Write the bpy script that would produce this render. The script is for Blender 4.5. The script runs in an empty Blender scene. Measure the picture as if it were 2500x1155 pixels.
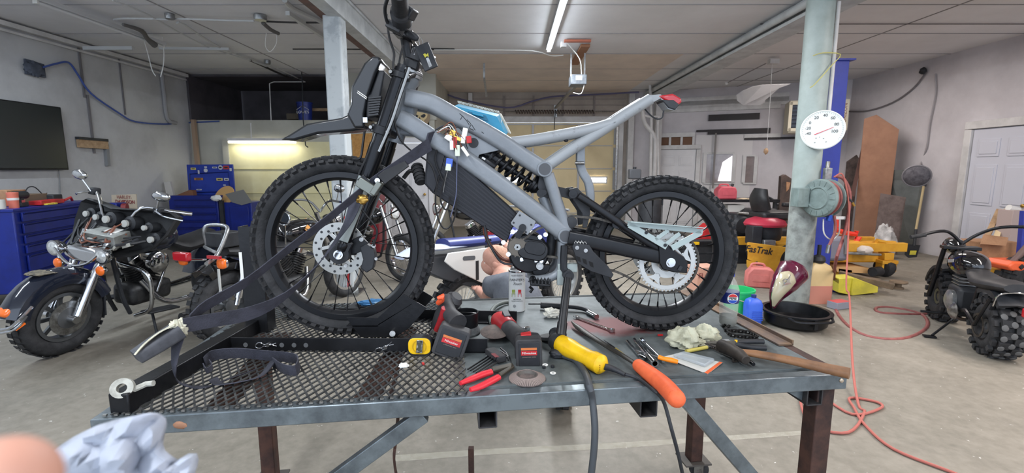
import bpy, math, random
from mathutils import Vector as V, Matrix, Euler, noise
random.seed(7)
S = bpy.context.scene
COL = S.collection
PI = math.pi
# ---------------- camera
F = 1150.0; CX = 1250.0; CY = 577.5; CZ = 1.5
TH = math.atan(164.5 / F)
cam_d = bpy.data.cameras.new('camera'); cam = bpy.data.objects.new('camera', cam_d); COL.objects.link(cam)
cam_d.sensor_width = 36; cam_d.lens = F / 2500 * 36; cam_d.clip_start = .01; cam_d.clip_end = 80
cam.location = (0, 0, CZ); cam.rotation_euler = (PI / 2 - TH, 0, 0)
cam_d.dof.use_dof = True; cam_d.dof.focus_distance = 1.9; cam_d.dof.aperture_fstop = 5.5
S.camera = cam
# ---------------- world, exposure
W = bpy.data.worlds.new('daylight_fill'); S.world = W; W.use_nodes = True  # even sky light, let in by the unbuilt rear side as added fill
W.node_tree.nodes['Background'].inputs[0].default_value = (.72, .83, 1, 1)
W.node_tree.nodes['Background'].inputs[1].default_value = 1.5
S.view_settings.view_transform = 'Standard'; S.view_settings.look = 'None'
S.view_settings.exposure = 0.62; S.view_settings.gamma = 1
# ---------------- area lamps: centre and left under modelled tubes, the rest added fill without fixtures
def area(name, loc, sx, sy, w, col=(.93, .96, 1), rot=(0, 0, 0)):
    d = bpy.data.lights.new(name, 'AREA'); d.shape = 'RECTANGLE'; d.size = sx; d.size_y = sy; d.energy = w; d.color = col
    o = bpy.data.objects.new(name, d); COL.objects.link(o); o.location = loc; o.rotation_euler = rot
    return o
area('tube_lamp_centre', (.58, 5.35, 3.33), .10, 4.9, 170)
area('tube_lamp_left', (-5.16, 3.15, 3.27), .08, 4.3, 66, (.8, .9, 1))
area('fill_lamp_right', (4.7, 1.6, 3.33), .10, 4.6, 140, (1, .9, .84))
area('fill_lamp_near', (-1.4, -.6, 3.33), .10, 3.0, 75)
area('fill_lamp_rear', (1.5, -1.6, 3.33), .10, 2.4, 55)
area('fill_lamp_back_right', (5.2, 8.0, 3.33), .10, 2.4, 50, (1, .9, .84))

# ---------------- pixel to place
def ray(u, v):
    a = (u - CX) / F; b = (CY - v) / F
    return V((a, math.cos(TH) + b * math.sin(TH), -math.sin(TH) + b * math.cos(TH)))
O = V((0, 0, CZ))
def PY(u, v, y): d = ray(u, v); return O + d * (y / d.y)
def PX(u, v, x): d = ray(u, v); return O + d * (x / d.x)
def PZ(u, v, z): d = ray(u, v); return O + d * ((z - CZ) / d.z)
def FL(u, v): return PZ(u, v, 0)
TZ = .85
def TB(u, v, h=0): return PZ(u, v, TZ + h)

# ---------------- materials
def lin(c): 
    c = c / 255
    return c / 12.92 if c <= .04045 else ((c + .055) / 1.055) ** 2.4
MATS = {}
def mat(name, rgb, rough=.5, metal=0, rgb2=None, ns=6, bump=0, bs=40, spec=.5, trans=0, alpha=1, coat=0, det=4, w=(.4, .65), ior=1.45, emit=0):
    if name in MATS: return MATS[name]
    m = bpy.data.materials.new(name); m.use_nodes = True; nt = m.node_tree; b = nt.nodes['Principled BSDF']
    c1 = tuple(lin(c) for c in rgb) + (1,)
    b.inputs['Base Color'].default_value = c1; b.inputs['Roughness'].default_value = rough; b.inputs['Metallic'].default_value = metal
    b.inputs['Specular IOR Level'].default_value = spec; b.inputs['Transmission Weight'].default_value = trans; b.inputs['Alpha'].default_value = alpha
    b.inputs['Coat Weight'].default_value = coat; b.inputs['IOR'].default_value = ior
    if emit: b.inputs['Emission Color'].default_value = c1; b.inputs['Emission Strength'].default_value = emit
    tc = nt.nodes.new('ShaderNodeTexCoord')
    if rgb2 is not None:
        n = nt.nodes.new('ShaderNodeTexNoise'); n.inputs['Scale'].default_value = ns; n.inputs['Detail'].default_value = det; n.inputs['Roughness'].default_value = .65
        r = nt.nodes.new('ShaderNodeValToRGB'); r.color_ramp.elements[0].position = w[0]; r.color_ramp.elements[1].position = w[1]
        r.color_ramp.elements[0].color = c1; r.color_ramp.elements[1].color = tuple(lin(c) for c in rgb2) + (1,)
        nt.links.new(tc.outputs['Object'], n.inputs['Vector']); nt.links.new(n.outputs['Fac'], r.inputs['Fac']); nt.links.new(r.outputs['Color'], b.inputs['Base Color'])
    if bump:
        n = nt.nodes.new('ShaderNodeTexNoise'); n.inputs['Scale'].default_value = bs; n.inputs['Detail'].default_value = 5
        p = nt.nodes.new('ShaderNodeBump'); p.inputs['Strength'].default_value = bump; p.inputs['Distance'].default_value = .01
        nt.links.new(tc.outputs['Object'], n.inputs['Vector']); nt.links.new(n.outputs['Fac'], p.inputs['Height']); nt.links.new(p.outputs['Normal'], b.inputs['Normal'])
    MATS[name] = m; return m
def emis(name, rgb, s):
    if name in MATS: return MATS[name]
    m = bpy.data.materials.new(name); m.use_nodes = True; nt = m.node_tree
    b = nt.nodes['Principled BSDF']; b.inputs['Emission Color'].default_value = tuple(lin(c) for c in rgb) + (1,); b.inputs['Emission Strength'].default_value = s
    MATS[name] = m; return m

# ---------------- mesh builder
XF = [Matrix.Identity(4)]
class xform:
    def __init__(s, m): s.m = m
    def __enter__(s): XF.append(XF[-1] @ s.m)
    def __exit__(s, *a): XF.pop()
def place(loc, rz=0, rx=0, ry=0, sc=1):
    return Matrix.Translation(V(loc)) @ Euler((rx, ry, rz), 'XYZ').to_matrix().to_4x4() @ Matrix.Scale(sc, 4)
def frame(d, up=V((0, 0, 1))):
    d = d.normalized(); up = V(up)
    if abs(d.dot(up)) > .98: up = V((0, 1, 0)) if abs(d.y) < .9 else V((1, 0, 0))
    s = d.cross(up).normalized(); u = s.cross(d).normalized()
    return d, s, u
def smooth(pts, n=4, closed=False):
    pts = [V(p) for p in pts]
    if len(pts) < 3: return pts
    out = []; L = len(pts)
    for i in range(L if closed else L - 1):
        p0 = pts[(i - 1) % L] if (closed or i) else pts[0] * 2 - pts[1]
        p1 = pts[i]; p2 = pts[(i + 1) % L]
        p3 = pts[(i + 2) % L] if (closed or i + 2 < L) else pts[-1] * 2 - pts[-2]
        for k in range(n):
            t = k / n
            out.append(.5 * ((2 * p1) + (p2 - p0) * t + (2 * p0 - 5 * p1 + 4 * p2 - p3) * t * t + (3 * p1 - p0 - 3 * p2 + p3) * t ** 3))
    if not closed: out.append(pts[-1])
    return out
def rrect(w, h, r, n=3):
    o = []
    for cx, cy, a in ((w / 2 - r, h / 2 - r, 0), (-w / 2 + r, h / 2 - r, 90), (-w / 2 + r, -h / 2 + r, 180), (w / 2 - r, -h / 2 + r, 270)):
        for k in range(n + 1):
            t = math.radians(a + 90 * k / n); o.append((cx + r * math.cos(t), cy + r * math.sin(t)))
    return o
class MB:
    def __init__(s): s.v = []; s.f = []
    def add(s, vs, fs):
        b = len(s.v); s.v += [V(p) for p in vs]; s.f += [tuple(i + b for i in f) for f in fs]; return s
    def box(s, c, d, R=None):
        c = V(c); x, y, z = d[0] / 2, d[1] / 2, d[2] / 2
        vs = [V((i, j, k)) for i in (-x, x) for j in (-y, y) for k in (-z, z)]
        if R is not None:
            if not isinstance(R, Matrix): R = Euler(R, 'XYZ').to_matrix()
            vs = [R @ p for p in vs]
        return s.add([c + p for p in vs], [(0, 1, 3, 2), (4, 6, 7, 5), (0, 4, 5, 1), (2, 3, 7, 6), (0, 2, 6, 4), (1, 5, 7, 3)])
    def bar(s, p0, p1, w, h, up=(0, 0, 1)):
        return s.sweep([p0, p1], [(-w / 2, -h / 2), (w / 2, -h / 2), (w / 2, h / 2), (-w / 2, h / 2)], up)
    def sweep(s, pts, prof, up=(0, 0, 1), closed=False, scale=None, caps=True, fixed=False):
        pts = [V(p) for p in pts]; L = len(pts); n = len(prof); vs = []; prev = None; prof_f = (lambda i: prof) if not callable(prof) else prof
        for i, p in enumerate(pts):
            a = pts[(i - 1) % L] if (closed or i) else p; b = pts[(i + 1) % L] if (closed or i < L - 1) else p
            d = (b - a)
            if d.length < 1e-9: d = V((0, 0, 1))
            if prev is None or fixed: _, sd, u = frame(d, up)
            else:
                d.normalize(); sd = d.cross(prev)
                if sd.length < 1e-4: _, sd, u = frame(d, up)
                sd.normalize(); u = sd.cross(d).normalized()
            prev = u; k = scale[i] if scale else 1
            for (x, y) in prof: vs.append(p + (sd * x + u * y) * k)
        fs = []
        for i in range(L if closed else L - 1):
            for j in range(n):
                a = i * n + j; b = i * n + (j + 1) % n; c = ((i + 1) % L) * n + (j + 1) % n; d = ((i + 1) % L) * n + j
                fs.append((a, b, c, d))
        if not closed and caps: fs.append(tuple(range(n))[::-1]); fs.append(tuple((L - 1) * n + j for j in range(n)))
        return s.add(vs, fs)
    def tube(s, pts, r, n=8, closed=False, sm=0, up=(0, 0, 1), flat=1, caps=True):
        pts = [V(p) for p in pts]
        if sm:
            rs = None
            if isinstance(r, (list, tuple)):
                m = sm; rs = []
                for i in range(len(r) - 1):
                    for k in range(m): rs.append(r[i] + (r[i + 1] - r[i]) * k / m)
                rs.append(r[-1])
            pts = smooth(pts, sm, closed); r = rs or r
        prof = [(math.cos(2 * PI * k / n), flat * math.sin(2 * PI * k / n)) for k in range(n)]
        sc = r if isinstance(r, (list, tuple)) else [r] * len(pts)
        return s.sweep(pts, prof, up, closed, sc, caps)
    def cyl(s, p0, p1, r0, r1=None, n=16, caps=True): return s.tube([p0, p1], [r0, r0 if r1 is None else r1], n, caps=caps)
    def lathe(s, c, ax, prof, n=24, up=(0, 0, 1)):
        c = V(c); d, sd, u = frame(V(ax), up); vs = []; L = len(prof)
        for (r, h) in prof:
            for k in range(n):
                t = 2 * PI * k / n; vs.append(c + d * h + (sd * math.cos(t) + u * math.sin(t)) * max(r, 1e-5))
        fs = [(i * n + k, i * n + (k + 1) % n, (i + 1) * n + (k + 1) % n, (i + 1) * n + k) for i in range(L - 1) for k in range(n)]
        if prof[0][0] > 1e-4: fs.append(tuple(range(n))[::-1])
        if prof[-1][0] > 1e-4: fs.append(tuple((L - 1) * n + k for k in range(n)))
        return s.add(vs, fs)
    def ring(s, c, ax, r, w, h, n=32, rad=None):
        """flat ring: inner r-w/2.. outer r+w/2, thickness h along ax"""
        return s.lathe2(c, ax, [(r - w / 2, -h / 2), (r + w / 2, -h / 2), (r + w / 2, h / 2), (r - w / 2, h / 2)], n)
    def lathe2(s, c, ax, prof, n=32, up=(0, 0, 1)):
        c = V(c); d, sd, u = frame(V(ax), up); vs = []; L = len(prof)
        for (r, h) in prof:
            for k in range(n):
                t = 2 * PI * k / n; vs.append(c + d * h + (sd * math.cos(t) + u * math.sin(t)) * r)
        return s.add(vs, [(i * n + k, i * n + (k + 1) % n, ((i + 1) % L) * n + (k + 1) % n, ((i + 1) % L) * n + k) for i in range(L) for k in range(n)])
    def torus(s, c, ax, R, r, n=48, m=10, flat=1):
        return s.lathe2(c, ax, [(R + r * math.cos(2 * PI * j / m), flat * r * math.sin(2 * PI * j / m)) for j in range(m)], n)
    def ell(s, c, rad, R=None, n=16, m=10, pw=1):
        c = V(c); vs = []; 
        if R is not None and not isinstance(R, Matrix): R = Euler(R, 'XYZ').to_matrix()
        def sg(x): return math.copysign(abs(x) ** pw, x)
        for i in range(m + 1):
            a = PI * i / m - PI / 2
            for k in range(n):
                t = 2 * PI * k / n; p = V((rad[0] * sg(math.cos(a)) * sg(math.cos(t)), rad[1] * sg(math.cos(a)) * sg(math.sin(t)), rad[2] * sg(math.sin(a))))
                if R is not None: p = R @ p
                vs.append(c + p)
        return s.add(vs, [(i * n + k, i * n + (k + 1) % n, (i + 1) * n + (k + 1) % n, (i + 1) * n + k) for i in range(m) for k in range(n)])
    def prism(s, pts, t):
        pts = [V(p) for p in pts]; t = V(t); n = len(pts)
        return s.add(pts + [p + t for p in pts], [tuple(range(n))[::-1], tuple(range(n, 2 * n))] + [(k, (k + 1) % n, n + (k + 1) % n, n + k) for k in range(n)])
    def ribbon(s, pts, w, side, t=.003, sm=0):
        """strap: width along side (vector or list), thin"""
        n0 = len(pts); sides = side if isinstance(side, list) else [side] * n0
        if sm: pts = smooth(pts, sm); sides = smooth([V(x) for x in sides], sm)
        vs = []; pts = [V(p) for p in pts]
        for i, p in enumerate(pts):
            d = pts[min(i + 1, len(pts) - 1)] - pts[max(i - 1, 0)]; sd = V(sides[i]).normalized(); nn = d.cross(sd).normalized() * t / 2; h = sd * w / 2
            vs += [p - h - nn, p + h - nn, p + h + nn, p - h + nn]
        fs = []
        for i in range(len(pts) - 1):
            for j in range(4): fs.append((i * 4 + j, i * 4 + (j + 1) % 4, i * 4 + 4 + (j + 1) % 4, i * 4 + 4 + j))
        fs += [(3, 2, 1, 0), tuple(len(vs) - 4 + j for j in range(4))]
        return s.add(vs, fs)
    def blob(s, c, rad, amp=.3, fr=3, n=28, m=18, seed=0, zmin=None, R=None):
        c = V(c); vs = []
        if R is not None: R = Euler(R, 'XYZ').to_matrix()
        for i in range(m + 1):
            a = PI * i / m - PI / 2
            for k in range(n):
                t = 2 * PI * k / n; q = V((math.cos(a) * math.cos(t), math.cos(a) * math.sin(t), math.sin(a)))
                e = 1 + amp * (noise.noise(q * fr + V((seed * 7.3, 0, 0))) + .5 * abs(noise.noise(q * fr * 2.3 + V((0, seed * 3.1, 0)))))
                p = V((q.x * rad[0], q.y * rad[1], q.z * rad[2])) * e
                if R is not None: p = R @ p
                p = c + p
                if zmin is not None and p.z < zmin: p.z = zmin
                vs.append(p)
        return s.add(vs, [(i * n + k, i * n + (k + 1) % n, (i + 1) * n + (k + 1) % n, (i + 1) * n + k) for i in range(m) for k in range(n)])
def base_of(vs):
    xs = [p.x for p in vs]; ys = [p.y for p in vs]; zs = [p.z for p in vs]
    return V(((min(xs) + max(xs)) / 2, (min(ys) + max(ys)) / 2, min(zs)))
def obj(name, mb, m, parent=None, label=None, cat=None, group=None, kind=None, bev=0, ang=38, sub=0, me=None):
    if me is None:
        x = XF[-1]; vs = [x @ p for p in mb.v]
        org = V(parent['_o']) if parent is not None else base_of(vs)
        me = bpy.data.meshes.new(name); me.from_pydata([p - org for p in vs], [], mb.f); me.update()
        import bmesh
        b = bmesh.new(); b.from_mesh(me); bmesh.ops.recalc_face_normals(b, faces=b.faces); b.to_mesh(me); b.free()
        if ang: 
            for p in me.polygons: p.use_smooth = True
            me.set_sharp_from_angle(angle=math.radians(ang))
        me.materials.append(m)
    else: org = V(parent['_o']) if parent is not None else V((0, 0, 0))
    o = bpy.data.objects.new(name, me); COL.objects.link(o)
    if parent is not None: o.parent = parent
    else: o.location = org
    o['_o'] = tuple(org)
    if label: o['label'] = label
    if cat: o['category'] = cat
    if group: o['group'] = group
    if kind: o['kind'] = kind
    if bev:
        q = o.modifiers.new('bevel', 'BEVEL'); q.width = bev; q.segments = 2; q.limit_method = 'ANGLE'; q.angle_limit = math.radians(40)
    if sub: q = o.modifiers.new('sub', 'SUBSURF'); q.levels = sub; q.render_levels = sub
    return o
SPLIT = {'spring_collar', 'front_arm', 'mesh_stub', 'riser_clamp', 'mount_arm', 'rail_hole', 'seat_bolt', 'guide_bolt', 'guide_slot', 'plate_hole', 'clamp_bolt', 'caliper_bolt', 'lite_frame_', 'side_frame', 'blue_band', 'plastic_fin', 'connector_bunch', 'fins', 'frame_rail_', 'swing_stay', 'pushrod_tube', 'downtube', 'handlebar', 'wall_bracket'}
def pieces(mb):
    par = list(range(len(mb.v)))
    def fd(i):
        while par[i] != i: par[i] = par[par[i]]; i = par[i]
        return i
    for f in mb.f:
        for i in f[1:]: par[fd(i)] = fd(f[0])
    g = {}
    for f in mb.f: g.setdefault(fd(f[0]), []).append(f)
    out = []
    for fs in g.values():
        ids = sorted({i for f in fs for i in f}); mp_ = {i: k for k, i in enumerate(ids)}; q = MB(); q.v = [mb.v[i] for i in ids]; q.f = [tuple(mp_[i] for i in f) for f in fs]; out.append(q)
    return out
obj1 = obj
def obj(name, mb, m, parent=None, *a, **k):
    if name in SPLIT and parent is not None and mb is not None:
        for q in pieces(mb): r = obj1(name, q, m, parent, *a, **k)
        return r
    return obj1(name, mb, m, parent, *a, **k)
def thing(name, label, cat, loc=(0, 0, 0), group=None):
    o = bpy.data.objects.new(name, None); COL.objects.link(o); p = XF[-1] @ V(loc); o.location = p; o['_o'] = tuple(p)
    o['label'] = label; o['category'] = cat; o.empty_display_size = .05
    if group: o['group'] = group
    return o
def one(name, mb, m, label, cat, group=None, **k): return obj(name, mb, m, None, label, cat, group, **k)
def struct(name, mb, m, parent=None, **k): return obj(name, mb, m, parent, kind=None if parent else 'structure', **k)
def text(name, s, size, M4, m, parent, ext=.0008, label=None, bold=0, cx='CENTER', shear=0, sx=1):
    c = bpy.data.curves.new(name, 'FONT'); c.body = s; c.size = size; c.extrude = ext; c.align_x = cx; c.align_y = 'CENTER'; c.offset = bold; c.shear = shear
    t = bpy.data.objects.new('tmp', c); COL.objects.link(t); bpy.context.view_layer.update()
    me = bpy.data.meshes.new_from_object(t); bpy.data.objects.remove(t)
    X = XF[-1] @ M4 @ Matrix.Diagonal((sx, 1, 1, 1)); org = V(parent['_o'])
    for v in me.vertices: v.co = (X @ v.co) - org
    me.materials.clear(); me.materials.append(m)
    return obj(name, None, m, parent, label=label, me=me)
def face(loc, nrm, up=(0, 0, 1)):
    """matrix with local z along nrm, local y along up: for text and decals"""
    n = V(nrm).normalized(); u = V(up); x = u.cross(n).normalized(); y = n.cross(x).normalized()
    R = Matrix((x, y, n)).transposed().to_4x4(); return Matrix.Translation(V(loc)) @ R
def kids(o): return [c for c in bpy.data.objects if c.parent == o]
def dup(root, loc, rz=0, label=None, group=None, ch=None):
    r = root.copy(); COL.objects.link(r); r.location = loc; r.rotation_euler = (0, 0, rz); r['_o'] = tuple(loc)
    if label: r['label'] = label
    if group: r['group'] = group
    for c in kids(root):
        d = c.copy(); COL.objects.link(d); d.parent = r
        for g in kids(c): e = g.copy(); COL.objects.link(e); e.parent = d
    return r

# palette
BLK = mat('black_plastic', (34, 36, 40), .55, rgb2=(46, 48, 52), ns=9)
BLKM = mat('black_satin_metal', (22, 23, 26), .33, .3, rgb2=(34, 35, 38), ns=12)
BLKG = mat('black_gloss', (12, 12, 15), .12, coat=1)
RUB = mat('rubber', (33, 34, 36), .75, rgb2=(52, 52, 54), ns=14, bump=.2, bs=120)
GREYF = mat('grey_primer_frame', (128, 133, 138), .42, .2, rgb2=(119, 124, 129), ns=7, bump=.08, bs=90)
GREYW = mat('worn_grey_frame', (146, 150, 153), .5, .15, rgb2=(116, 118, 120), ns=26, w=(.58, .68))
STEEL = mat('steel', (168, 168, 166), .3, .9, rgb2=(120, 119, 116), ns=25)
CHR = mat('chrome', (205, 207, 210), .1, 1)
ALU = mat('cast_aluminium', (165, 167, 168), .38, .75, rgb2=(128, 130, 131), ns=18)
GALV = mat('galvanised_sheet', (124, 134, 139), .34, .6, rgb2=(92, 99, 104), ns=9, det=8, bump=.05, bs=14)
RUST = mat('rusty_steel', (84, 58, 49), .7, .25, rgb2=(50, 38, 36), ns=10, det=8)
WHT = mat('white_plastic', (222, 222, 218), .45)
RED = mat('red_plastic', (196, 44, 46), .42, rgb2=(160, 34, 38), ns=10)
YEL = mat('tool_yellow', (236, 190, 22), .42, rgb2=(214, 166, 18), ns=18)
ORG = mat('orange_rubber', (232, 106, 62), .6, rgb2=(214, 92, 52), ns=16)
BRASS = mat('brass', (176, 140, 70), .35, .8)
WOOD = mat('pale_wood', (178, 150, 118), .7, rgb2=(150, 122, 92), ns=14)
CARD = mat('cardboard', (172, 132, 100), .8, rgb2=(152, 114, 84), ns=7)
AMB = mat('amber_lens', (240, 112, 34), .25, coat=.6)
REDL = mat('red_lens', (176, 22, 34), .2, coat=.8)
BLU = mat('blue_tool_chest', (20, 38, 124), .36, rgb2=(17, 32, 108), ns=5)
GLS = mat('clear_glass', (235, 240, 240), .05, trans=1, ior=1.3)
# ================= ROOM =================
LX, RX, BY, CH = -6.65, 7.4, 12.4, 3.43
def floor_mat():
    m = bpy.data.materials.new('concrete_floor'); m.use_nodes = True; nt = m.node_tree; b = nt.nodes['Principled BSDF']
    tc = nt.nodes.new('ShaderNodeTexCoord'); L = nt.links.new
    def ns(s, d=6, r=.65):
        n = nt.nodes.new('ShaderNodeTexNoise'); n.inputs['Scale'].default_value = s; n.inputs['Detail'].default_value = d; n.inputs['Roughness'].default_value = r; L(tc.outputs['Object'], n.inputs['Vector']); return n
    def ramp(src, a, ca, e, ce):
        r = nt.nodes.new('ShaderNodeValToRGB'); r.color_ramp.elements[0].position = a; r.color_ramp.elements[1].position = e
        r.color_ramp.elements[0].color = tuple(lin(c) for c in ca) + (1,); r.color_ramp.elements[1].color = tuple(lin(c) for c in ce) + (1,); L(src, r.inputs['Fac']); return r
    def mix(f, a, c):
        x = nt.nodes.new('ShaderNodeMix'); x.data_type = 'RGBA'; L(f, x.inputs['Factor']); L(a, x.inputs['A']); L(c, x.inputs['B']); return x
    base = ramp(ns(.9).outputs['Fac'], .35, (112, 107, 96), .68, (140, 133, 121))
    fine = ramp(ns(14, 8).outputs['Fac'], .3, (96, 92, 82), .75, (160, 153, 142))
    mm = nt.nodes.new('ShaderNodeMix'); mm.data_type = 'RGBA'; mm.inputs['Factor'].default_value = .35; L(base.outputs['Color'], mm.inputs['A']); L(fine.outputs['Color'], mm.inputs['B'])
    sp = ramp(ns(26, 2).outputs['Fac'], .72, (0, 0, 0), .76, (255, 255, 255))
    lt = nt.nodes.new('ShaderNodeRGB'); lt.outputs[0].default_value = (.55, .53, .49, 1)
    m2 = mix(sp.outputs['Color'], mm.outputs['Result'], lt.outputs[0])
    st = ramp(ns(2.1, 7, .7).outputs['Fac'], .56, (0, 0, 0), .74, (150, 150, 150))
    dk = nt.nodes.new('ShaderNodeRGB'); dk.outputs[0].default_value = (.15, .135, .115, 1)
    m3 = mix(st.outputs['Color'], m2.outputs['Result'], dk.outputs[0])
    L(m3.outputs['Result'], b.inputs['Base Color']); b.inputs['Roughness'].default_value = .62
    bp = nt.nodes.new('ShaderNodeBump'); bp.inputs['Strength'].default_value = .15; L(ns(30, 6).outputs['Fac'], bp.inputs['Height']); L(bp.outputs['Normal'], b.inputs['Normal'])
    return m
WALL = mat('painted_block_wall', (186, 187, 188), .8, rgb2=(160, 159, 160), ns=1.1, det=9, w=(.42, .75), bump=.12, bs=9)
WALLR = mat('painted_wall_right', (204, 200, 203), .8, rgb2=(172, 167, 170), ns=.9, det=9, w=(.4, .8), bump=.12, bs=9)
CEIL = mat('ceiling_board', (226, 226, 228), .85, rgb2=(206, 206, 207), ns=.7, det=7, w=(.35, .8))
WARMB = mat('ceiling_board_warm', (226, 212, 198), .85, rgb2=(210, 198, 186), ns=1.2, det=6)
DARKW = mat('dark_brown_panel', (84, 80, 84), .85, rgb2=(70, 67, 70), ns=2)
CREAM = mat('cream_partition', (182, 181, 170), .75, rgb2=(170, 168, 156), ns=1.5)
YELW = mat('tube_lit_yellow', (226, 220, 178), .7, rgb2=(214, 206, 160), ns=1.4)  # yellow glow of the strip light put into the colour
GDOOR = mat('garage_door_cream', (222, 204, 162), .6, rgb2=(208, 190, 150), ns=1.0)
WPAINT = mat('white_paint', (208, 207, 206), .6, rgb2=(188, 187, 186), ns=3)
LED = emis('led_tube', (235, 245, 255), 22)
struct('floor', MB().box((.4, 5, -.05), (14.6, 17, .1)), floor_mat())
mb = MB().box((.4, 5, CH + .05), (14.6, 17, .1)); struct('ceiling', mb, CEIL)
# ceiling board joints
mb = MB()
for y in (3.4, 4.6, 5.9, 7.1, 8.3, 9.5, 10.7, 11.9): mb.box((.4, y, CH - .004), (14, .010, .01))
for x in (-4.2, 5.3): mb.box((x, 5, CH - .004), (.014, 16, .008))
struct('trim_1', mb, mat('joint_grey', (150, 148, 148), .9))
mb = MB()
for y0, y1 in ((8.32, 9.48), (9.52, 10.68), (10.72, 12.3)): mb.box((.6, (y0 + y1) / 2, CH - .004), (4.6, y1 - y0, .008))
struct('trim_2', mb, WARMB)
struct('wall_left', MB().box((LX - .1, 3.4, 1.72), (.2, 13.8, 3.5)), WALL)
mb = MB().prism([(7.4, 10.6, -.05), (7.6, 10.6, -.05), (7.6, -3.5, -.05), (7.4, -3.5, -.05)], (0, 0, 3.5)); struct('wall_right', mb, WALLR)
mb = MB().prism([(3.1, 12.4, -.05), (7.6, 10.52, -.05), (7.6, 10.75, -.05), (3.1, 12.62, -.05)], (0, 0, 3.5)); struct('wall_back_right', mb, WALLR)
# central back wall with the garage door opening x -.55..2.45, z 0..2.7
mb = MB().box((-1.3, 12.5, 1.7), (1.1, .2, 3.5)).box((2.95, 12.5, 1.7), (.5, .2, 3.5)).box((.975, 12.5, 3.08), (3.45, .2, .76))
struct('wall_back', mb, mat('back_wall_paint', (180, 170, 160), .8, rgb2=(158, 148, 138), ns=1.2, det=8))
# front face of the store room: lower wall, loft opening above
mb = MB().box((-4.68, 10.02, 1.24), (4.0, .14, 2.52)).box((-2.48, 10.02, 2.98), (1.85, .14, .95)).box((-1.68, 10.02, 1.24), (.16, .14, 2.52)).box((-2.2, 10.02, 2.3), (.98, .14, .44)); struct('wall_loft_front', mb, CREAM)
struct('wall_loft_side', MB().box((-1.65, 11.2, 1.7), (.1, 2.4, 3.45)), CREAM)
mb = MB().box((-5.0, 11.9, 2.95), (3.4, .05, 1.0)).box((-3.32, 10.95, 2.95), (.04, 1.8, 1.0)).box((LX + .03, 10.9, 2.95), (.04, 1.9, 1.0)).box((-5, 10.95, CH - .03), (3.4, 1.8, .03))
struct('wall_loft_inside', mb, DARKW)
mb = MB().box((-5, 10.95, 2.48), (3.4, 1.9, .04)); struct('trim_3', mb, WOOD)
# doors -----------------------------------------------------------
def panel_door(name, c, w, h, nrm, frm, col, panels=True, fw=.1, handle=1):
    """c: base centre, nrm toward room"""
    n = V(nrm).normalized(); x = V((0, 0, 1)).cross(n).normalized(); c = V(c)
    X = Matrix((x, n, V((0, 0, 1)))).transposed().to_4x4(); X.translation = c
    with xform(X):
        mb = MB().box((0, 0, h / 2), (w, .05, h)); d = struct(name, mb, col)
        mb = MB().box((-w / 2 - fw / 2 - .01, .02, h / 2), (fw, .09, h)).box((w / 2 + fw / 2 + .01, .02, h / 2), (fw, .09, h)).box((0, .02, h + fw / 2 + .01), (w + 2 * fw + .02, .09, fw)); obj('door_frame', mb, frm, d, bev=.006)
        if panels:
            mb = MB()
            for px in (-w * .23, w * .23):
                for z0, z1 in ((.16, .78), (.9, 1.5), (1.62, 1.88)):
                    z0 *= h / 2.03; z1 *= h / 2.03
                    mb.box((px, .03, (z0 + z1) / 2), (w * .34, .014, z1 - z0)).box((px, .04, (z0 + z1) / 2), (w * .27, .012, z1 - z0 - .08))
            obj('door_panel', mb, col, d, bev=.004)
        mb = MB().cyl((handle * (w / 2 - .07), .02, .98), (handle * (w / 2 - .07), .07, .98), .012, n=10).ell((handle * (w / 2 - .07), .085, .98), (.028, .02, .028)); obj('door_handle', mb, BRASS, d)
    return d
DW = mat('door_white', (214, 213, 214), .5, rgb2=(204, 203, 205), ns=2)
panel_door('door_1', (-2.18, 9.93, 0), .86, 2.03, (0, -1, 0), DW, DW)
p = PX(2265, 480, 7.38); q = PX(2450, 480, 7.38)
panel_door('door_2', (7.375, (6.95 + 7.85) / 2 - .25, 0), 1.0, 2.12, (-1, 0, 0), WPAINT, mat('door_cool_white', (196, 198, 208), .5), handle=1, fw=.12)
bn = V((-1.88, -4.5, 0)).normalized()
def BR(u, v, off=.0):  # point on right part of the back wall
    d = ray(u, v); p0 = V((3.1, 12.4, 0)) + bn * off; t = (p0 - O).dot(bn) / d.dot(bn); return O + d * t
c = BR(1648, 480, .04); c.z = 0; panel_door('door_3', c, .88, 1.98, bn, WPAINT, DW)
# transom above door 3, thin black rail, louvre slots
bx = V((0, 0, 1)).cross(bn).normalized()
def wallbox(u0, v0, u1, v1, d, off=0):
    a = BR(u0, v0, off); b = BR(u1, v1, off); c = (a + b) / 2; R = Matrix((bx, -bn, V((0, 0, 1)))).transposed()
    w = abs((b - a).dot(bx)); h = abs(a.z - b.z); return MB().box(c + bn * d / 2, (w, d, h), R)
t = struct('window_1', wallbox(1607, 333, 1693, 364, .02, .02), mat('brown_board', (112, 84, 66), .8))
mb = MB()
for u in (1607, 1636, 1664, 1693): 
    a = wallbox(u - 2, 333, u + 2, 364, .05, .02); mb.add(a.v, a.f)
a = wallbox(1603, 326, 1697, 334, .07, .02); mb.add(a.v, a.f); obj('window_frame', mb, WPAINT, t)
def win(name, u0, v0, u1, v1, pane):
    f = 4; w = struct(name, wallbox(u0, v0, u1, v1, .012, .012), pane); mb = MB()
    for q in ((u0 - f, v0 - f, u1 + f, v0), (u0 - f, v1, u1 + f, v1 + f), (u0 - f, v0, u0, v1), (u1, v0, u1 + f, v1)): a = wallbox(*q, .04, .01); mb.add(a.v, a.f)
    obj('window_frame', mb, WPAINT, w); return w
w2 = win('window_2', 1722, 376, 1789, 446, mat('office_glass', (150, 140, 140), .08, rgb2=(178, 172, 172), ns=1.6, spec=.8))
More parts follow.
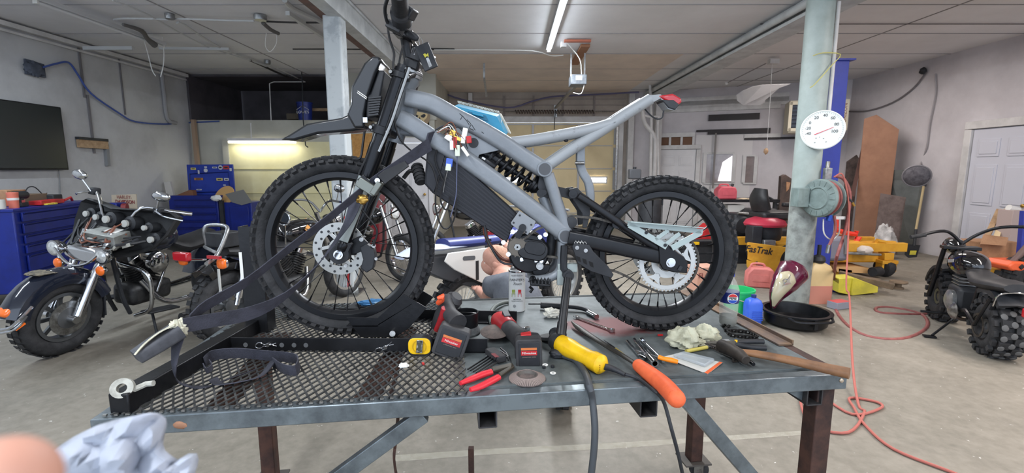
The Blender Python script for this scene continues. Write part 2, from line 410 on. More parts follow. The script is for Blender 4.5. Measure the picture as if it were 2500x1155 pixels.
mb = MB().prism([BR(1764, 396, .03), BR(1788, 380, .03), BR(1786, 442, .03), BR(1752, 442, .03)], bn * .004); obj('lit_pane', mb, emis('daylit_pane', (225, 220, 228), .75), w2)
win('window_3', 1818, 382, 1842, 446, mat('office_glass_dark', (142, 130, 126), .1, rgb2=(120, 108, 104), ns=3, spec=.8))
# plain sheet partition around the window, raised panels
mb = wallbox(1700, 330, 1817, 640, .006, .0); struct('trim_4', mb, mat('sheet_white', (205, 202, 202), .6))
mb = MB()
for q in ((1730, 281, 1854, 291), (1728, 317, 1880, 325), (1700, 318, 1730, 322), (1817, 337, 1960, 339)): a = wallbox(*q, .05, .0); mb.add(a.v, a.f)
struct('trim_5', mb, mat('black_rail', (44, 40, 42), .6))
mb = MB()
for q in ((1817, 328, 1905, 336), (1605, 243, 1925, 247), (1605, 252, 1925, 255), (1605, 262, 1905, 264)): a = wallbox(*q, .05, .0); mb.add(a.v, a.f)
struct('trim_6', mb, WPAINT)
mb = MB()
for q in ((1742, 236, 1770, 246), (1880, 240, 1905, 256), (1795, 248, 1812, 262)): a = wallbox(*q, .02, .01); mb.add(a.v, a.f)
struct('trim_7', mb, mat('gap_dark', (50, 46, 48), .9))
# hanging torn ceiling sheet
mb = MB(); pts = [(1798, 232), (1812, 222), (1835, 212), (1862, 207), (1930, 205), (1905, 214), (1890, 222), (1870, 232), (1868, 250), (1855, 257), (1815, 257), (1800, 246)]
mb.prism([PY(u, v, 9.4 if v < 216 else 9.9) for u, v in pts], (0, .01, .004)); struct('trim_8', mb, CEIL)
# garage door
g = struct('door_4', MB().box((1.0, 12.46, 1.33), (3.4, .06, 2.7)), GDOOR)
mb = MB()
for z in (.35, .93, 1.51, 2.1, 2.64): mb.box((1.0, 12.42, z), (3.2, .02, .022))
for x in (-.62, .54, 1.73, 2.66): 
    for k in range(5): mb.box((x, 12.41, .06 + k * .58), (.055, .02, .5))
obj('door_strut', mb, mat('garage_strut', (168, 168, 170), .5, .3), g)
for x0, x1 in ((1222, 1270), (1436, 1479)):
    a = PY(x0, 434, 12.4); b = PY(x1, 445, 12.4); c = (a + b) / 2
    q = obj('window_lite', MB().box(c, (b.x - a.x, .012, a.z - b.z)), emis('daylight_slit', (245, 248, 255), 9), g)
    w_, h_ = b.x - a.x, a.z - b.z; mb = MB()
    mb.box((c.x, c.y - .004, a.z + .018), (w_ + .07, .03, .035)).box((c.x, c.y - .004, b.z - .018), (w_ + .07, .03, .035)).box((a.x - .018, c.y - .004, c.z), (.035, .03, h_)).box((b.x + .018, c.y - .004, c.z), (.035, .03, h_)); obj('lite_frame', mb, WPAINT, q)
mb = MB().box((-.76, 12.36, 1.4), (.14, .06, 2.85)).box((2.8, 12.36, 1.4), (.12, .06, 2.85)).box((1.0, 12.36, 2.76), (3.6, .06, .14)); obj('door_frame', mb, WPAINT, g)
mb = MB()
for x in (-.64, 2.69): mb.box((x, 12.3, 1.4), (.05, .04, 2.6))
obj('door_track', mb, STEEL, g)
# pilasters at the bay corner, cladding lines on the wall over the garage door
mb = MB().box((3.02, 12.28, 1.7), (.14, .16, 3.4)).box((3.62, 11.98, 1.7), (.16, .2, 3.4)).box((-1.05, 12.3, 1.7), (.1, .14, 3.4)); struct('trim_9', mb, WPAINT)
mb = MB()
for z in (2.98, 3.12, 3.27): mb.box((.95, 12.39, z), (3.9, .02, .012))
for x in (-.2, .55, 1.3, 2.1): mb.box((x, 12.38, 3.1), (.05, .03, .5))
struct('trim_10', mb, mat('cladding_line', (140, 132, 128), .8))
# roof beams
BEAM = mat('beam_paint', (196, 200, 200), .5, rgb2=(172, 176, 177), ns=4)
mb = MB().box((-1.96, 6.2, 3.30), (.16, 11.8, .25)).box((-1.98, 6.2, 3.40), (.24, 11.8, .03)); struct('trim_11', mb, BEAM)
mb = MB().box((-2.11, 6.3, 3.29), (.10, 11.4, .2)); struct('trim_12', mb, mat('old_red_timber', (120, 92, 84), .8, rgb2=(96, 82, 76), ns=6))
mb = MB().box((3.5, 6.2, 3.35), (.06, 11.8, .22)).box((3.5, 6.2, 3.25), (.34, 11.8, .04)).box((3.5, 6.2, 3.41), (.30, 11.8, .03))
mb.lathe2((3.31, 6.2, 3.34), (0, 1, 0), [(.04, -5.9), (.045, -5.9), (.045, 5.9), (.04, 5.9)], 12); struct('trim_13', mb, BEAM)
mb = MB().box((5.6, 5.05, 3.32), (3.8, .14, .2)); struct('trim_14', mb, mat('brown_timber', (118, 92, 84), .8, rgb2=(96, 76, 70), ns=5, det=8))
mb = MB().box((5.5, 4.4, 3.4), (4.4, .008, .012)).box((5.5, 6.6, 3.41), (4.4, .006, .01)); struct('trim_15', mb, mat('wire_dark', (70, 66, 66), .8))
# wall-top line moulding left and right
struct('trim_16', MB().box((LX + .05, 4.9, CH - .06), (.1, 10, .06)).box((LX + .04, 4.9, CH - .14), (.03, 10, .03)), WPAINT)
mb = MB().box((LX + .012, 7.55, 3.0), (.02, .03, .8)).box((LX + .012, 7.6, 2.2), (.02, .035, .9)).box((LX + .012, 8.3, 2.9), (.02, .02, .95)); struct('trim_17', mb, mat('crack_dark', (110, 108, 110), .9))
# columns
def column(u, vb, ub, top_u, rad, m, label, X=None):
    pass
COLM = mat('column_paint', (172, 183, 182), .5, rgb2=(150, 160, 160), ns=4, det=6)
COLP = mat('column_patchy', (184, 190, 192), .55, rgb2=(160, 166, 170), ns=4, det=7, w=(.5, .6))
c1 = PZ(815, 30, 3.25); t = thing('steel_column', 'white patchy steel column under the left roof beam, behind the front wheel', 'column', (c1.x, c1.y, 0))
obj('post', MB().box((c1.x, c1.y, 1.62), (.2, .2, 3.23)), COLP, t, bev=.02)
obj('base_plate', MB().box((c1.x, c1.y, .01), (.34, .34, .02)), STEEL, t)
obj('paint_stripe', MB().box((c1.x + .05, c1.y - .103, .5), (.03, .006, .9)), RED, t, label='faded red vertical stripe')
C2 = FL(1958, 745); C2.y += .13; C2 = V((C2.x, C2.y, 0)); 
t = thing('steel_column', 'round grey-green steel column on the right carrying the dial thermometer and hose reel', 'column', C2)
obj('post', MB().lathe(C2, (0, 0, 1), [(.135, 0), (.135, 3.25)], 32), mat('column_green_grey', (164, 177, 174), .45, rgb2=(150, 162, 158), ns=4), t)
DRT = mat('column_dirty', (150, 156, 152), .75, rgb2=(98, 100, 98), ns=7, det=9, w=(.45, .72))
obj('worn_lower_section', MB().lathe(C2, (0, 0, 1), [(.137, .0), (.138, .02), (.138, 1.22), (.1365, 1.26)], 32), DRT, t, label='scuffed and greasy lower length of the column')
COLX = C2
# blue lift post behind
LB = mat('lift_blue', (52, 66, 160), .4, rgb2=(44, 56, 140), ns=3)
a = PY(1966, 600, 6.3); t = thing('lift_post', 'tall blue car lift post standing right behind the round column', 'lift', (3.76, 5.8, 0))
obj('post', MB().box((3.78, 5.74, 1.38), (.30, .05, 2.75)).box((3.65, 5.86, 1.38), (.04, .2, 2.75)).box((3.91, 5.86, 1.38), (.04, .2, 2.75)), LB, t, bev=.004)
obj('top_plate', MB().box((3.78, 5.84, 2.76), (.4, .32, .02)), LB, t)
obj('base_plate', MB().box((3.78, 5.84, .012), (.4, .4, .024)), LB, t)
# ================= WELDED STEEL TABLE =================
NL = TB(218, 1025); NR = TB(2070, 912)
EX = (NR - NL).normalized(); EY = V((-EX.y, EX.x, 0)); TW = (NR - NL).length; TD = 1.04
def T(x, y, z=0): return NL + EX * x + EY * y + V((0, 0, z))
TR = Matrix((EX, EY, V((0, 0, 1)))).transposed()
def tl(p): q = p - NL; return q.dot(EX), q.dot(EY)
MX = tl(TB(1140, 965))[0]
tab = thing('welding_table', 'galvanised steel table, half mesh and half sheet top, carrying the grey bike', 'table', T(TW / 2, TD / 2, -TZ))
RZ = -.005
obj('front_rail', MB().box(T(TW / 2, .02, -.027), (TW, .04, .052), TR), GALV, tab, bev=.003)
obj('back_rail', MB().box(T(TW / 2, TD - .02, -.027), (TW, .04, .052), TR), GALV, tab, bev=.003)
obj('end_rail', MB().box(T(.02, TD / 2, -.027), (.04, TD - .08, .052), TR), GALV, tab, bev=.003)
obj('end_rail', MB().box(T(TW - .02, TD / 2, -.027), (.04, TD - .08, .052), TR), RUST, tab, bev=.003)
obj('angle_iron', MB().box(T(TW - .03, TD / 2 + .12, .004), (.06, TD - .25, .006), TR).box(T(TW - .003, TD / 2 + .12, .01), (.006, TD - .25, .02), TR), mat('brown_angle_iron', (96, 84, 80), .6, .4, rgb2=(138, 110, 82), ns=5), tab, label='dark rust-brown angle iron along the right end')
# sheet top with colour variation (rubbed red paint stain in the middle)
def sheet_mat():
    m = bpy.data.materials.new('stained_sheet_top'); m.use_nodes = True; nt = m.node_tree; b = nt.nodes['Principled BSDF']; L = nt.links.new
    tc = nt.nodes.new('ShaderNodeTexCoord')
    def nz(s, d=7): n = nt.nodes.new('ShaderNodeTexNoise'); n.inputs['Scale'].default_value = s; n.inputs['Detail'].default_value = d; n.inputs['Roughness'].default_value = .65; L(tc.outputs['Object'], n.inputs['Vector']); return n
    r = nt.nodes.new('ShaderNodeValToRGB'); L(nz(5).outputs['Fac'], r.inputs['Fac'])
    r.color_ramp.elements[0].position = .36; r.color_ramp.elements[1].position = .66; r.color_ramp.elements[0].color = tuple(lin(c) for c in (70, 75, 76)) + (1,); r.color_ramp.elements[1].color = tuple(lin(c) for c in (108, 115, 116)) + (1,)
    sc = tl(TB(1480, 800)); o = base_top
    mp = nt.nodes.new('ShaderNodeMapping'); ctr = (TB(1490, 795) - o)
    mp.vector_type = 'POINT'; mp.inputs['Location'].default_value = (-ctr.x / .40, -ctr.y / .25, 0); mp.inputs['Scale'].default_value = (1 / .40, 1 / .25, 0)
    L(tc.outputs['Object'], mp.inputs['Vector']); ln = nt.nodes.new('ShaderNodeVectorMath'); ln.operation = 'LENGTH'; L(mp.outputs[0], ln.inputs[0])
    ad = nt.nodes.new('ShaderNodeMath'); ad.operation = 'MULTIPLY_ADD'; L(nz(9).outputs['Fac'], ad.inputs[0]); ad.inputs[1].default_value = .9; L(ln.outputs['Value'], ad.inputs[2])
    q = nt.nodes.new('ShaderNodeValToRGB'); L(ad.outputs[0], q.inputs['Fac']); q.color_ramp.elements[0].position = .95; q.color_ramp.elements[0].color = (.92, .92, .92, 1); q.color_ramp.elements[1].position = 1.0; q.color_ramp.elements[1].color = (0, 0, 0, 1)
    q.color_ramp.elements[0].position = .8
    x = nt.nodes.new('ShaderNodeMix'); x.data_type = 'RGBA'; L(q.outputs['Color'], x.inputs['Factor']); L(r.outputs['Color'], x.inputs['A']); x.inputs['B'].default_value = tuple(lin(c) for c in (104, 54, 54)) + (1,)
    L(x.outputs['Result'], b.inputs['Base Color']); b.inputs['Metallic'].default_value = .1; b.inputs['Roughness'].default_value = .62; b.inputs['Specular IOR Level'].default_value = .3
    return m
base_top = T(TW / 2, TD / 2, -TZ)
obj('sheet_top', MB().box(T((MX + TW - .04) / 2, TD / 2 + .02, -.0035), (TW - .04 - MX, TD - .05, .005), TR).box(T((MX + TW - .04) / 2, .055, .0015), (TW - .04 - MX, .012, .004), TR), sheet_mat(), tab, label='grey sheet top with a dull red paint stain')
# cross tubes under the top, open at the front
SQ = MB()
for px in (TB(1195, 990), TB(1612, 965), T(TW - .1, .03)):
    x = tl(px)[0]; mb = MB(); w = .052; t = .004
    for dx, dz, a, b2 in ((0, w / 2, w, t), (0, -w / 2, w, t), (w / 2, 0, t, w), (-w / 2, 0, t, w)): mb.box(T(x + dx, TD / 2, -.08 + dz), (a, TD - .02, b2), TR)
    obj('cross_tube', mb, mat('dark_steel_tube', (74, 74, 76), .55, .5, rgb2=(58, 56, 56), ns=9), tab)
# expanded metal mesh: two families of strands, individually twisted
mb = MB(); x0, x1, y0, y1 = .03, MX, .012, TD - .02; cw, chh = .0275, .053; k = chh / cw
def strand(sgn, c):
    # line y = sgn*k*(x-c)
    pts = []
    for x in (x0, x1): pts.append((x, sgn * k * (x - c)))
    (xa, ya), (xb, yb) = pts
    def clip(xa, ya, xb, yb):
        for lim, hi in ((y0, 0), (y1, 1)):
            ina = ya <= lim if hi else ya >= lim; inb = yb <= lim if hi else yb >= lim
            if not ina and not inb: return None
            if not ina: xa += (lim - ya) * (xb - xa) / (yb - ya); ya = lim
            if not inb: xb += (lim - yb) * (xb - xa) / (yb - ya); yb = lim
        return xa, ya, xb, yb
    r = clip(xa, ya, xb, yb)
    if r and math.hypot(r[2] - r[0], r[3] - r[1]) > .01: mb.bar(T(r[0], r[1], .004 + sgn * .0006), T(r[2], r[3], .004 + sgn * .0006), .0055, .0035)
c = x0 - 2
while c < x1 + 2:
    strand(1, c); strand(-1, c); c += cw
obj('expanded_mesh', mb, mat('mesh_steel', (70, 71, 72), .45, .55, rgb2=(98, 99, 99), ns=18), tab, label='expanded metal mesh with diamond openings', ang=0)
mb = MB(); x = x0
while x < x1: mb.box(T(x, .012, .004), (.009, .006, .005), TR); x += cw
obj('mesh_stub', mb, STEEL, tab, label='bright cut strand ends along the front edge')
# rusty flat bars seen under the mesh
for (a, b2) in ((TB(1000, 800, -.03), TB(880, 1000, -.03)), (TB(690, 815, -.03), TB(540, 990, -.03))):
    obj('under_brace', MB().bar(a, b2, .075, .01), RUST, tab)
obj('under_brace', MB().box(T(tl(TB(965, 900))[0], TD / 2, -.03), (.012, TD - .08, .012), TR), RUST, tab)
# legs, feet
def leg(p, m, nm='leg'):
    l = obj(nm, MB().box(V((p.x, p.y, .45)), (.06, .06, .70), TR), m, tab, bev=.004)
    obj('foot_plate', MB().box(V((p.x, p.y, .097)), (.13, .11, .008), TR), mat('plate_steel', (92, 88, 84), .6, .4), l)
    c = V((p.x + .03, p.y, .045)); w = obj('caster_wheel', MB().lathe(c - V((0, .02, 0)), (0, 1, 0), [(.012, 0), (.04, .002), (.045, .008), (.045, .032), (.04, .038), (.012, .04)], 24), RUB, l)
    obj('caster_fork', MB().box(c + V((-.012, -.026, .018)), (.045, .004, .062)).box(c + V((-.012, .026, .018)), (.045, .004, .062)).box(c + V((-.012, 0, .047)), (.05, .056, .006)), STEEL, l)
leg(T(TW - .05, .05), RUST); leg(FL(1690, 1165), RUST); leg(T(.06, .05), GALV)
pl = T(.10, TD - .06); d = ray(657, 1100); t_ = 1.98 / d.y; leg(V((d.x * t_, 1.98, 0)), RUST)
for l_, (a, b2) in enumerate(((T(.86, .03, -.06), T(.12, .06, -.6)), (T(tl(TB(1715, 965))[0], .03, -.06), T(TW - .07, .08, -.60)))):
    obj('diagonal_brace', MB().bar(a + EY * (.4 if l_ == 0 else .35) * 0, b2, .03, .045), GALV, tab, bev=.002)
p_ = PY(1150, 1093, 1.95); obj('jack_post', MB().box((p_.x, p_.y, p_.z / 2), (.024, .024, p_.z)), RUST, tab)
one('hanging_strap', MB().ribbon([T(tl(TB(965, 985))[0], .06, -.055), PY(966, 1080, 1.45), PY(962, 1120, 1.45), PY(970, 1175, 1.45)], .010, [(1, 0, 0), (1, .3, 0), (.8, -.5, 0), (1, 0, 0)], .002, 3), RUST, 'thin dark strap hanging below the mesh half of the table', 'strap')
pm = mat('faded_floor_paint', (206, 202, 188), .9, alpha=.32, rgb2=(180, 174, 158), ns=30)
struct('trim_19', MB().prism([FL(u, v) + V((0, 0, .0006)) for u, v in ((960, 1112), (1200, 1096), (1500, 1082), (1990, 1050), (1990, 1060), (1500, 1096), (1200, 1110), (960, 1128))], (0, 0, .0005)), pm)
# open square tube end at the right front corner
p = T(TW - .06, .0, -.085); mb = MB()
for dx, dz, a, b2 in ((0, .026, .056, .004), (0, -.026, .056, .004), (.026, 0, .004, .056), (-.026, 0, .004, .056)): mb.box(p + EX * dx + EY * .04 + V((0, 0, dz)), (a, .09, b2), TR)
obj('corner_gusset', MB().prism([T(TW - .11, .03, -.055), T(TW - .11, .03, -.11), T(TW - .2, .03, -.055)], EY * .008), GALV, tab)
# bolt hole / weld blobs
obj('weld_spot', MB().blob(T(TW - .022, -.002, -.022), (.007, .003, .007), .3, seed=3, n=12, m=8), mat('bright_weld', (196, 180, 160), .4, .6), tab)
obj('weld_spot', MB().blob(TB(425, 1040) + V((0, .02, -.01)), (.018, .003, .01), .3, seed=4, n=12, m=8), mat('rusty_weld', (150, 110, 86), .6, .3), tab)

# ================= WHEEL CHOCK (black steel) =================
CB = mat('chock_black', (24, 25, 28), .38, .35, rgb2=(34, 35, 38), ns=8, bump=.06, bs=60)
ck = thing('wheel_chock', 'black steel motorcycle wheel chock holding the front tyre on the mesh', 'stand', TB(850, 830))
a = TB(515, 858, .0); b2 = TB(1190, 862, .0); up = V((0, 0, 1)); dr = (b2 - a).normalized(); bk = V((-dr.y, dr.x, 0))
obj('front_rail', MB().prism([a, b2, b2 + up * .052, a + up * .052], bk * .006).prism([a, b2, b2 + bk * .045, a + bk * .045], up * .006), CB, ck, bev=.001)
h = MB()
for u in (601, 690, 720, 749): 
    c = PY(u, 841, (a.y)); c = a + dr * (c - a).dot(dr) + up * .026; h.lathe(c - bk * .0015, -bk, [(.0085, 0), (.0085, .001)], 14)
obj('rail_hole', h, mat('hole_shine', (90, 92, 94), .5), ck)
a2 = TB(700, 775); b3 = TB(1262, 785)
obj('back_rail', MB().prism([a2, b3, b3 + up * .045, a2 + up * .045], bk * .006).prism([a2, b3, b3 - bk * .04, a2 - bk * .04], up * .006), CB, ck, bev=.001)
# cross bar at the left end, running front to back
p0 = TB(293, 1012); p1 = TB(650, 795); dd = (p1 - p0).normalized(); sd = V((dd.y, -dd.x, 0))
obj('cross_bar', MB().bar(p0 + up * .029, p1 + up * .029, .055, .058), CB, ck, bev=.004)
# upright
u0 = TB(628, 815); w_ = .088
obj('upright', MB().box(u0 + V((0, .004, .215)), (w_, .006, .43)).box(u0 + V((-w_ / 2 + .003, .035, .215)), (.006, .06, .43)).box(u0 + V((w_ / 2 - .003, .035, .215)), (.006, .06, .43)), CB, ck, bev=.001)
obj('white_sticker', MB().box(u0 + V((-w_ / 2 + .004, -.001, .27)), (.012, .002, .12)), WHT, ck)
# cradle: folded plates around the front wheel
for off, nm in ((.0, 'cradle_plate'), (.15, 'cradle_plate')):
    y = u0.y + .0 + off; pts = [(845, 776), (922, 776), (985, 718), (1042, 752), (1000, 800), (965, 824), (880, 824)]
    if off: pts = [(845, 776), (922, 776), (985, 718), (1042, 752), (1000, 800), (965, 824), (880, 824)]
    obj(nm, MB().prism([PY(u, v, 1.725) + V((0, off, 0)) for u, v in pts], (0, .005, 0)), CB, ck, bev=.001)
q = [PY(u, v, 1.725) for u, v in ((845, 776), (922, 776), (985, 718))]; tt = V((0, .15, 0))
obj('cradle_floor', MB().prism([q[0] - up * .034, q[1] - up * .034, q[1] - up * .034 + tt, q[0] - up * .034 + tt], up * .003).prism([q[1] - up * .03, q[2] + V((.03, 0, -.04)), q[2] + V((.03, 0, -.04)) + tt, q[1] - up * .03 + tt], up * .003), CB, ck)
obj('pivot_bolt', MB().cyl(PY(958, 815, 1.70), PY(958, 815, 1.72), .011, n=14), STEEL, ck)
# R-clips through the front rail
def rclip(u, v, lab, s=1, rot=0):
    c = PY(u, v, a.y - .008); t = thing('hitch_pin_clip', lab, 'clip', c, 'R-clips on the chock rail')
    R = Matrix.Rotation(rot, 3, 'Y'); P = [(-.038, .004), (-.043, -.003), (-.036, -.011), (-.022, -.011), (-.012, -.004), (0, -.006), (.01, .004), (.02, 0), (.034, -.004)]
    Q = [(-.038, .004), (-.03, .009), (-.018, .008), (-.008, .002), (.002, .006), (.012, .001), (.022, .005), (.034, .008)]
    obj('wire', MB().tube([c + R @ V((x * s, -.002, z * s)) for x, z in P], .0016, 6, sm=3).tube([c + R @ V((x * s, -.004, z * s)) for x, z in Q], .0016, 6, sm=3), CHR, t)
    obj('pin', MB().cyl(c + V((.002, -.004, 0)), c + V((.002, .02, 0)), .007, n=14), STEEL, t)
rclip(653, 842, 'bright wire R-clip on the chock rail, below the black upright'); rclip(940, 848, 'bright wire R-clip on the chock rail, below the cradle plate', rot=-.45)
# ================= STRIPPED ELECTRIC DIRT BIKE =================
def cen(u, v, Y): return PY(u, v, Y)
PF = cen(839, 600, 1.80); PR = cen(1611, 622, 1.86)
BD = (PR - PF); BD.z = 0; BD.normalize(); BN = V((BD.y, -BD.x, 0))   # BN toward the camera
def B(u, v, off=0): d = ray(u, v); p0 = PF + BN * off; t = (p0 - O).dot(BN) / d.dot(BN); return O + d * t
def mir(p): return p - BN * (2 * (p - PF).dot(BN))
def mp(pts): return [mir(p) for p in pts]
def bp(l, off=0): return [B(u, v, off) for u, v in l]
bike = thing('electric_dirt_bike', 'stripped electric dirt bike with bare grey frame, strapped upright on the steel table', 'motorcycle', (1.0 * (PF.x + PR.x) / 2, (PF.y + PR.y) / 2, TZ))
SPK = mat('spoke_black', (26, 26, 28), .35, .5)
RIM = mat('rim_black', (30, 31, 34), .35, .3)
def tyre_mesh(c, ax, R, w, Rr, n=58, blk=.012, dirt=0):
    """knobbly tyre: R outer over knobs, w half-width, Rr bead radius"""
    mb = MB(); Rc = R - blk; mid = (Rc + Rr) / 2; hr = (Rc - Rr) / 2
    prof = []
    for j in range(14):
        t = 2 * PI * j / 14; x = math.cos(t); y = math.sin(t)
        wd = w * (1 if x > -.2 else .78 + .2 * (x + 1))
        prof.append((mid + hr * x, wd * y))
    mb.lathe2(c, ax, prof, 72)
    d, s, u = frame(V(ax)); c = V(c)
    for i in range(n):
        for (a0, h, bw, bl, rr, tilt) in ((0, .0, .34, .62, Rc, 0), (.5, .46, .26, .66, Rc - .003, .45), (.5, -.46, .26, .66, Rc - .003, -.45), (0, .86, .30, .55, Rc - .014, 1.05), (0, -.86, .30, .55, Rc - .014, -1.05)):
            if abs(h) < .1 and i % 2: pass
            t = 2 * PI * (i + a0) / n; rad = s * math.cos(t) + u * math.sin(t); tan = -s * math.sin(t) + u * math.cos(t)
            # outward direction tilted toward side
            o = (rad * math.cos(tilt) + d * math.sin(tilt)).normalized(); sd = o.cross(tan)
            p = c + rad * rr + d * (h * w)
            M3 = Matrix((tan, sd, o)).transposed()
            L_ = 2 * PI * Rc / n * bl
            mb.box(p + o * (blk * .35), (L_ if abs(h) > .1 else L_ * .8, w * bw, blk * 1.5), M3)
    return mb
def wheel(c, nm, R, w, Rr, parent, nsp=32, ax=None, spoke_r=.0018, hub_w=.055, knobs=58, mats=None, blk=.013):
    ax = ax or BN; rm = mats or RIM
    rim = obj(nm, MB().lathe2(c, ax, [(Rr + .004, -w * .62), (Rr + .006, -w * .5), (Rr - .012, -w * .42), (Rr - .020, 0), (Rr - .012, w * .42), (Rr + .006, w * .5), (Rr + .004, w * .62), (Rr - .016, w * .62), (Rr - .026, w * .3), (Rr - .028, 0), (Rr - .026, -w * .3), (Rr - .016, -w * .62)], 72), rm, parent)
    obj('tyre', tyre_mesh(c, ax, R, w, Rr, knobs, blk), RUB, rim)
    obj('hub', MB().lathe(c - V(ax) * hub_w, ax, [(.012, 0), (.034, .002), (.036, .012), (.022, .02), (.02, hub_w), (.022, 2 * hub_w - .02), (.036, 2 * hub_w - .012), (.034, 2 * hub_w - .002), (.012, 2 * hub_w)], 24), rm, rim)
    d, s, u = frame(V(ax))
    for i in range(nsp):
        side = 1 if i % 2 else -1; t = 2 * PI * i / nsp; t2 = t + (.42 if (i // 2) % 2 else -.42)
        p1 = c + (s * math.cos(t) + u * math.sin(t)) * (Rr - .024); p0 = c + d * side * (hub_w - .008) + (s * math.cos(t2) + u * math.sin(t2)) * .034
        q = (p0 - p1).normalized()
        obj('spoke', MB().cyl(p0, p1, spoke_r, n=5).cyl(p1, p1 + q * .028, spoke_r * 2.1, spoke_r * 1.6, n=6), SPK if mats is None else rm, rim)
    return rim
RF_, RR_ = .349, .312
PF.z = TZ + RF_ + .004; PR.z = TZ + RR_ + .002
fw = wheel(PF, 'front_wheel', RF_, .036, .283, bike)
rw = wheel(PR, 'rear_wheel', RR_, .042, .246, bike, nsp=36)
def disc(c, ax, R, r_in, parent, nm, m, nh=24, th=.0025, slots=6):
    mb = MB().ring(c, ax, (R + r_in) / 2, R - r_in, th, 64); d, s, u = frame(V(ax))
    for i in range(slots):
        t = 2 * PI * i / slots; a_ = c + (s * math.cos(t) + u * math.sin(t)) * (r_in + .004); b_ = c + (s * math.cos(t + .35) + u * math.sin(t + .35)) * .03
        mb.bar(a_, b_, .012, th, up=ax)
    mb.ring(c, ax, .034, .014, th, 32)
    o = obj(nm, mb, m, parent)
    h = MB()
    for i in range(nh):
        t = 2 * PI * i / nh; rr = (R + r_in) / 2 + (.007 if i % 2 else -.007)
        h.lathe(c + (s * math.cos(t) + u * math.sin(t)) * rr + d * (th / 2), ax, [(.005, 0), (.005, .0006)], 8)
    obj('vent_hole', h, BLK, o); return o
DISC = mat('brushed_disc', (176, 176, 172), .35, .8)
disc(PF + BN * .048, BN, .100, .066, fw, 'brake_disc', DISC)
disc(PR - BN * .055, BN, .098, .066, rw, 'brake_disc', DISC)
# sprocket and chain ring
sc = B(1629, 640, .062); R_s = .113
mb = MB().ring(sc, BN, .102, .018, .004, 72); d, s, u = frame(BN)
for i in range(48):
    t = 2 * PI * i / 48; rad = s * math.cos(t) + u * math.sin(t); tn = -s * math.sin(t) + u * math.cos(t)
    mb.prism([sc + rad * .109 + tn * .0055 - BN * .002, sc + rad * .119 + tn * .001 - BN * .002, sc + rad * .119 - tn * .001 - BN * .002, sc + rad * .109 - tn * .0055 - BN * .002], BN * .004)
for i in range(5):
    t = 2 * PI * i / 5 + .3; r1 = s * math.cos(t) + u * math.sin(t); r2 = s * math.cos(t + .34) + u * math.sin(t + .34); r0 = s * math.cos(t - .34) + u * math.sin(t - .34)
    mb.prism([sc + r0 * .096, sc + r1 * .085, sc + r2 * .096, sc + r1 * .05 + r2 * .008, sc + r1 * .05 + r0 * .008], BN * .003)
    mb.ring(sc + r1 * .068, BN, .010, .008, .0035, 16)
mb.ring(sc, BN, .05, .026, .0035, 40)
obj('sprocket', mb, mat('sprocket_silver', (196, 198, 196), .35, .5), rw)
CHN = mat('chain_steel', (92, 88, 82), .45, .75, rgb2=(58, 55, 52), ns=60)
def chain(nm, pts, parent, ax=BN, closed=False, pitch=.0127, w=.009, m=CHN, label=None):
    """roller chain as plates and pins along a path"""
    P = smooth(pts, 6, closed); 
    if closed: P.append(P[0])
    L = [0]
    for i in range(1, len(P)): L.append(L[-1] + (P[i] - P[i - 1]).length)
    def at(l):
        for i in range(1, len(P)):
            if L[i] >= l: f = (l - L[i - 1]) / max(L[i] - L[i - 1], 1e-9); return P[i - 1].lerp(P[i], f)
        return P[-1]
    N = int(L[-1] / pitch); mb = MB(); A = V(ax) if not isinstance(ax, V) else ax
    for k in range(N):
        a_ = at(k * pitch); b_ = at((k + 1) * pitch); o = (w * .5 if k % 2 else w * .32); dd_ = (b_ - a_).normalized()
        up_ = A.cross(dd_).normalized()
        for sg in (-1, 1):
            c0 = a_ + A * o * sg; c1 = b_ + A * o * sg
            pr = []
            for cc, sgn in ((c0, -1), (c1, 1)):
                for an in (-60, 0, 60) : 
                    q = math.radians(an); pr.append(cc + (dd_ * math.cos(q) * sgn + up_ * math.sin(q) * (1 if sgn > 0 else -1)) * pitch * .38)
            mb.prism([pr[0], pr[1], pr[2], pr[3], pr[4], pr[5]], A * .0012 * sg)
        mb.cyl(a_ - A * w * .62, a_ + A * w * .62, pitch * .2, n=8)
    return obj(nm, mb, m, parent, label=label)
# sprocket arc from top-left round to bottom, then run forward; upper run to guard
arc = []
for k in range(0, 15):
    t = math.radians(112 - k * 16.5); arc.append(sc + (V((0, 0, 1)) * math.sin(t) + BD * math.cos(t)) * .1215)
bot = bp([(1560, 693), (1530, 675), (1500, 662), (1470, 655), (1445, 640), (1412, 632), (1388, 632), (1340, 626), (1300, 624), (1272, 624)], .062)
fr = bp([(1250, 617), (1242, 604), (1247, 588), (1262, 582), (1280, 583), (1310, 560), (1345, 548), (1385, 527), (1420, 530), (1455, 533), (1500, 545), (1560, 560), (1600, 572)], .062)
chain('drive_chain', fr[::-1] + bot[::-1] if 0 else [*arc, *bot, *fr], rw)
# ---- frame ----
HS = .055
def spar(pts, prof, both=True, nm='frame_spar', off=HS, m=GREYF, sm=4, label=None, scale=None):
    p = smooth(bp(pts, off), sm)
    k = dict(up=BN, fixed=True)
    o = obj(nm, MB().sweep(p, prof, scale=scale, **k), m, bike, label=label)
    if both: obj(nm, MB().sweep(mp(p), prof, scale=scale, **k), m, bike, label=label)
    return o
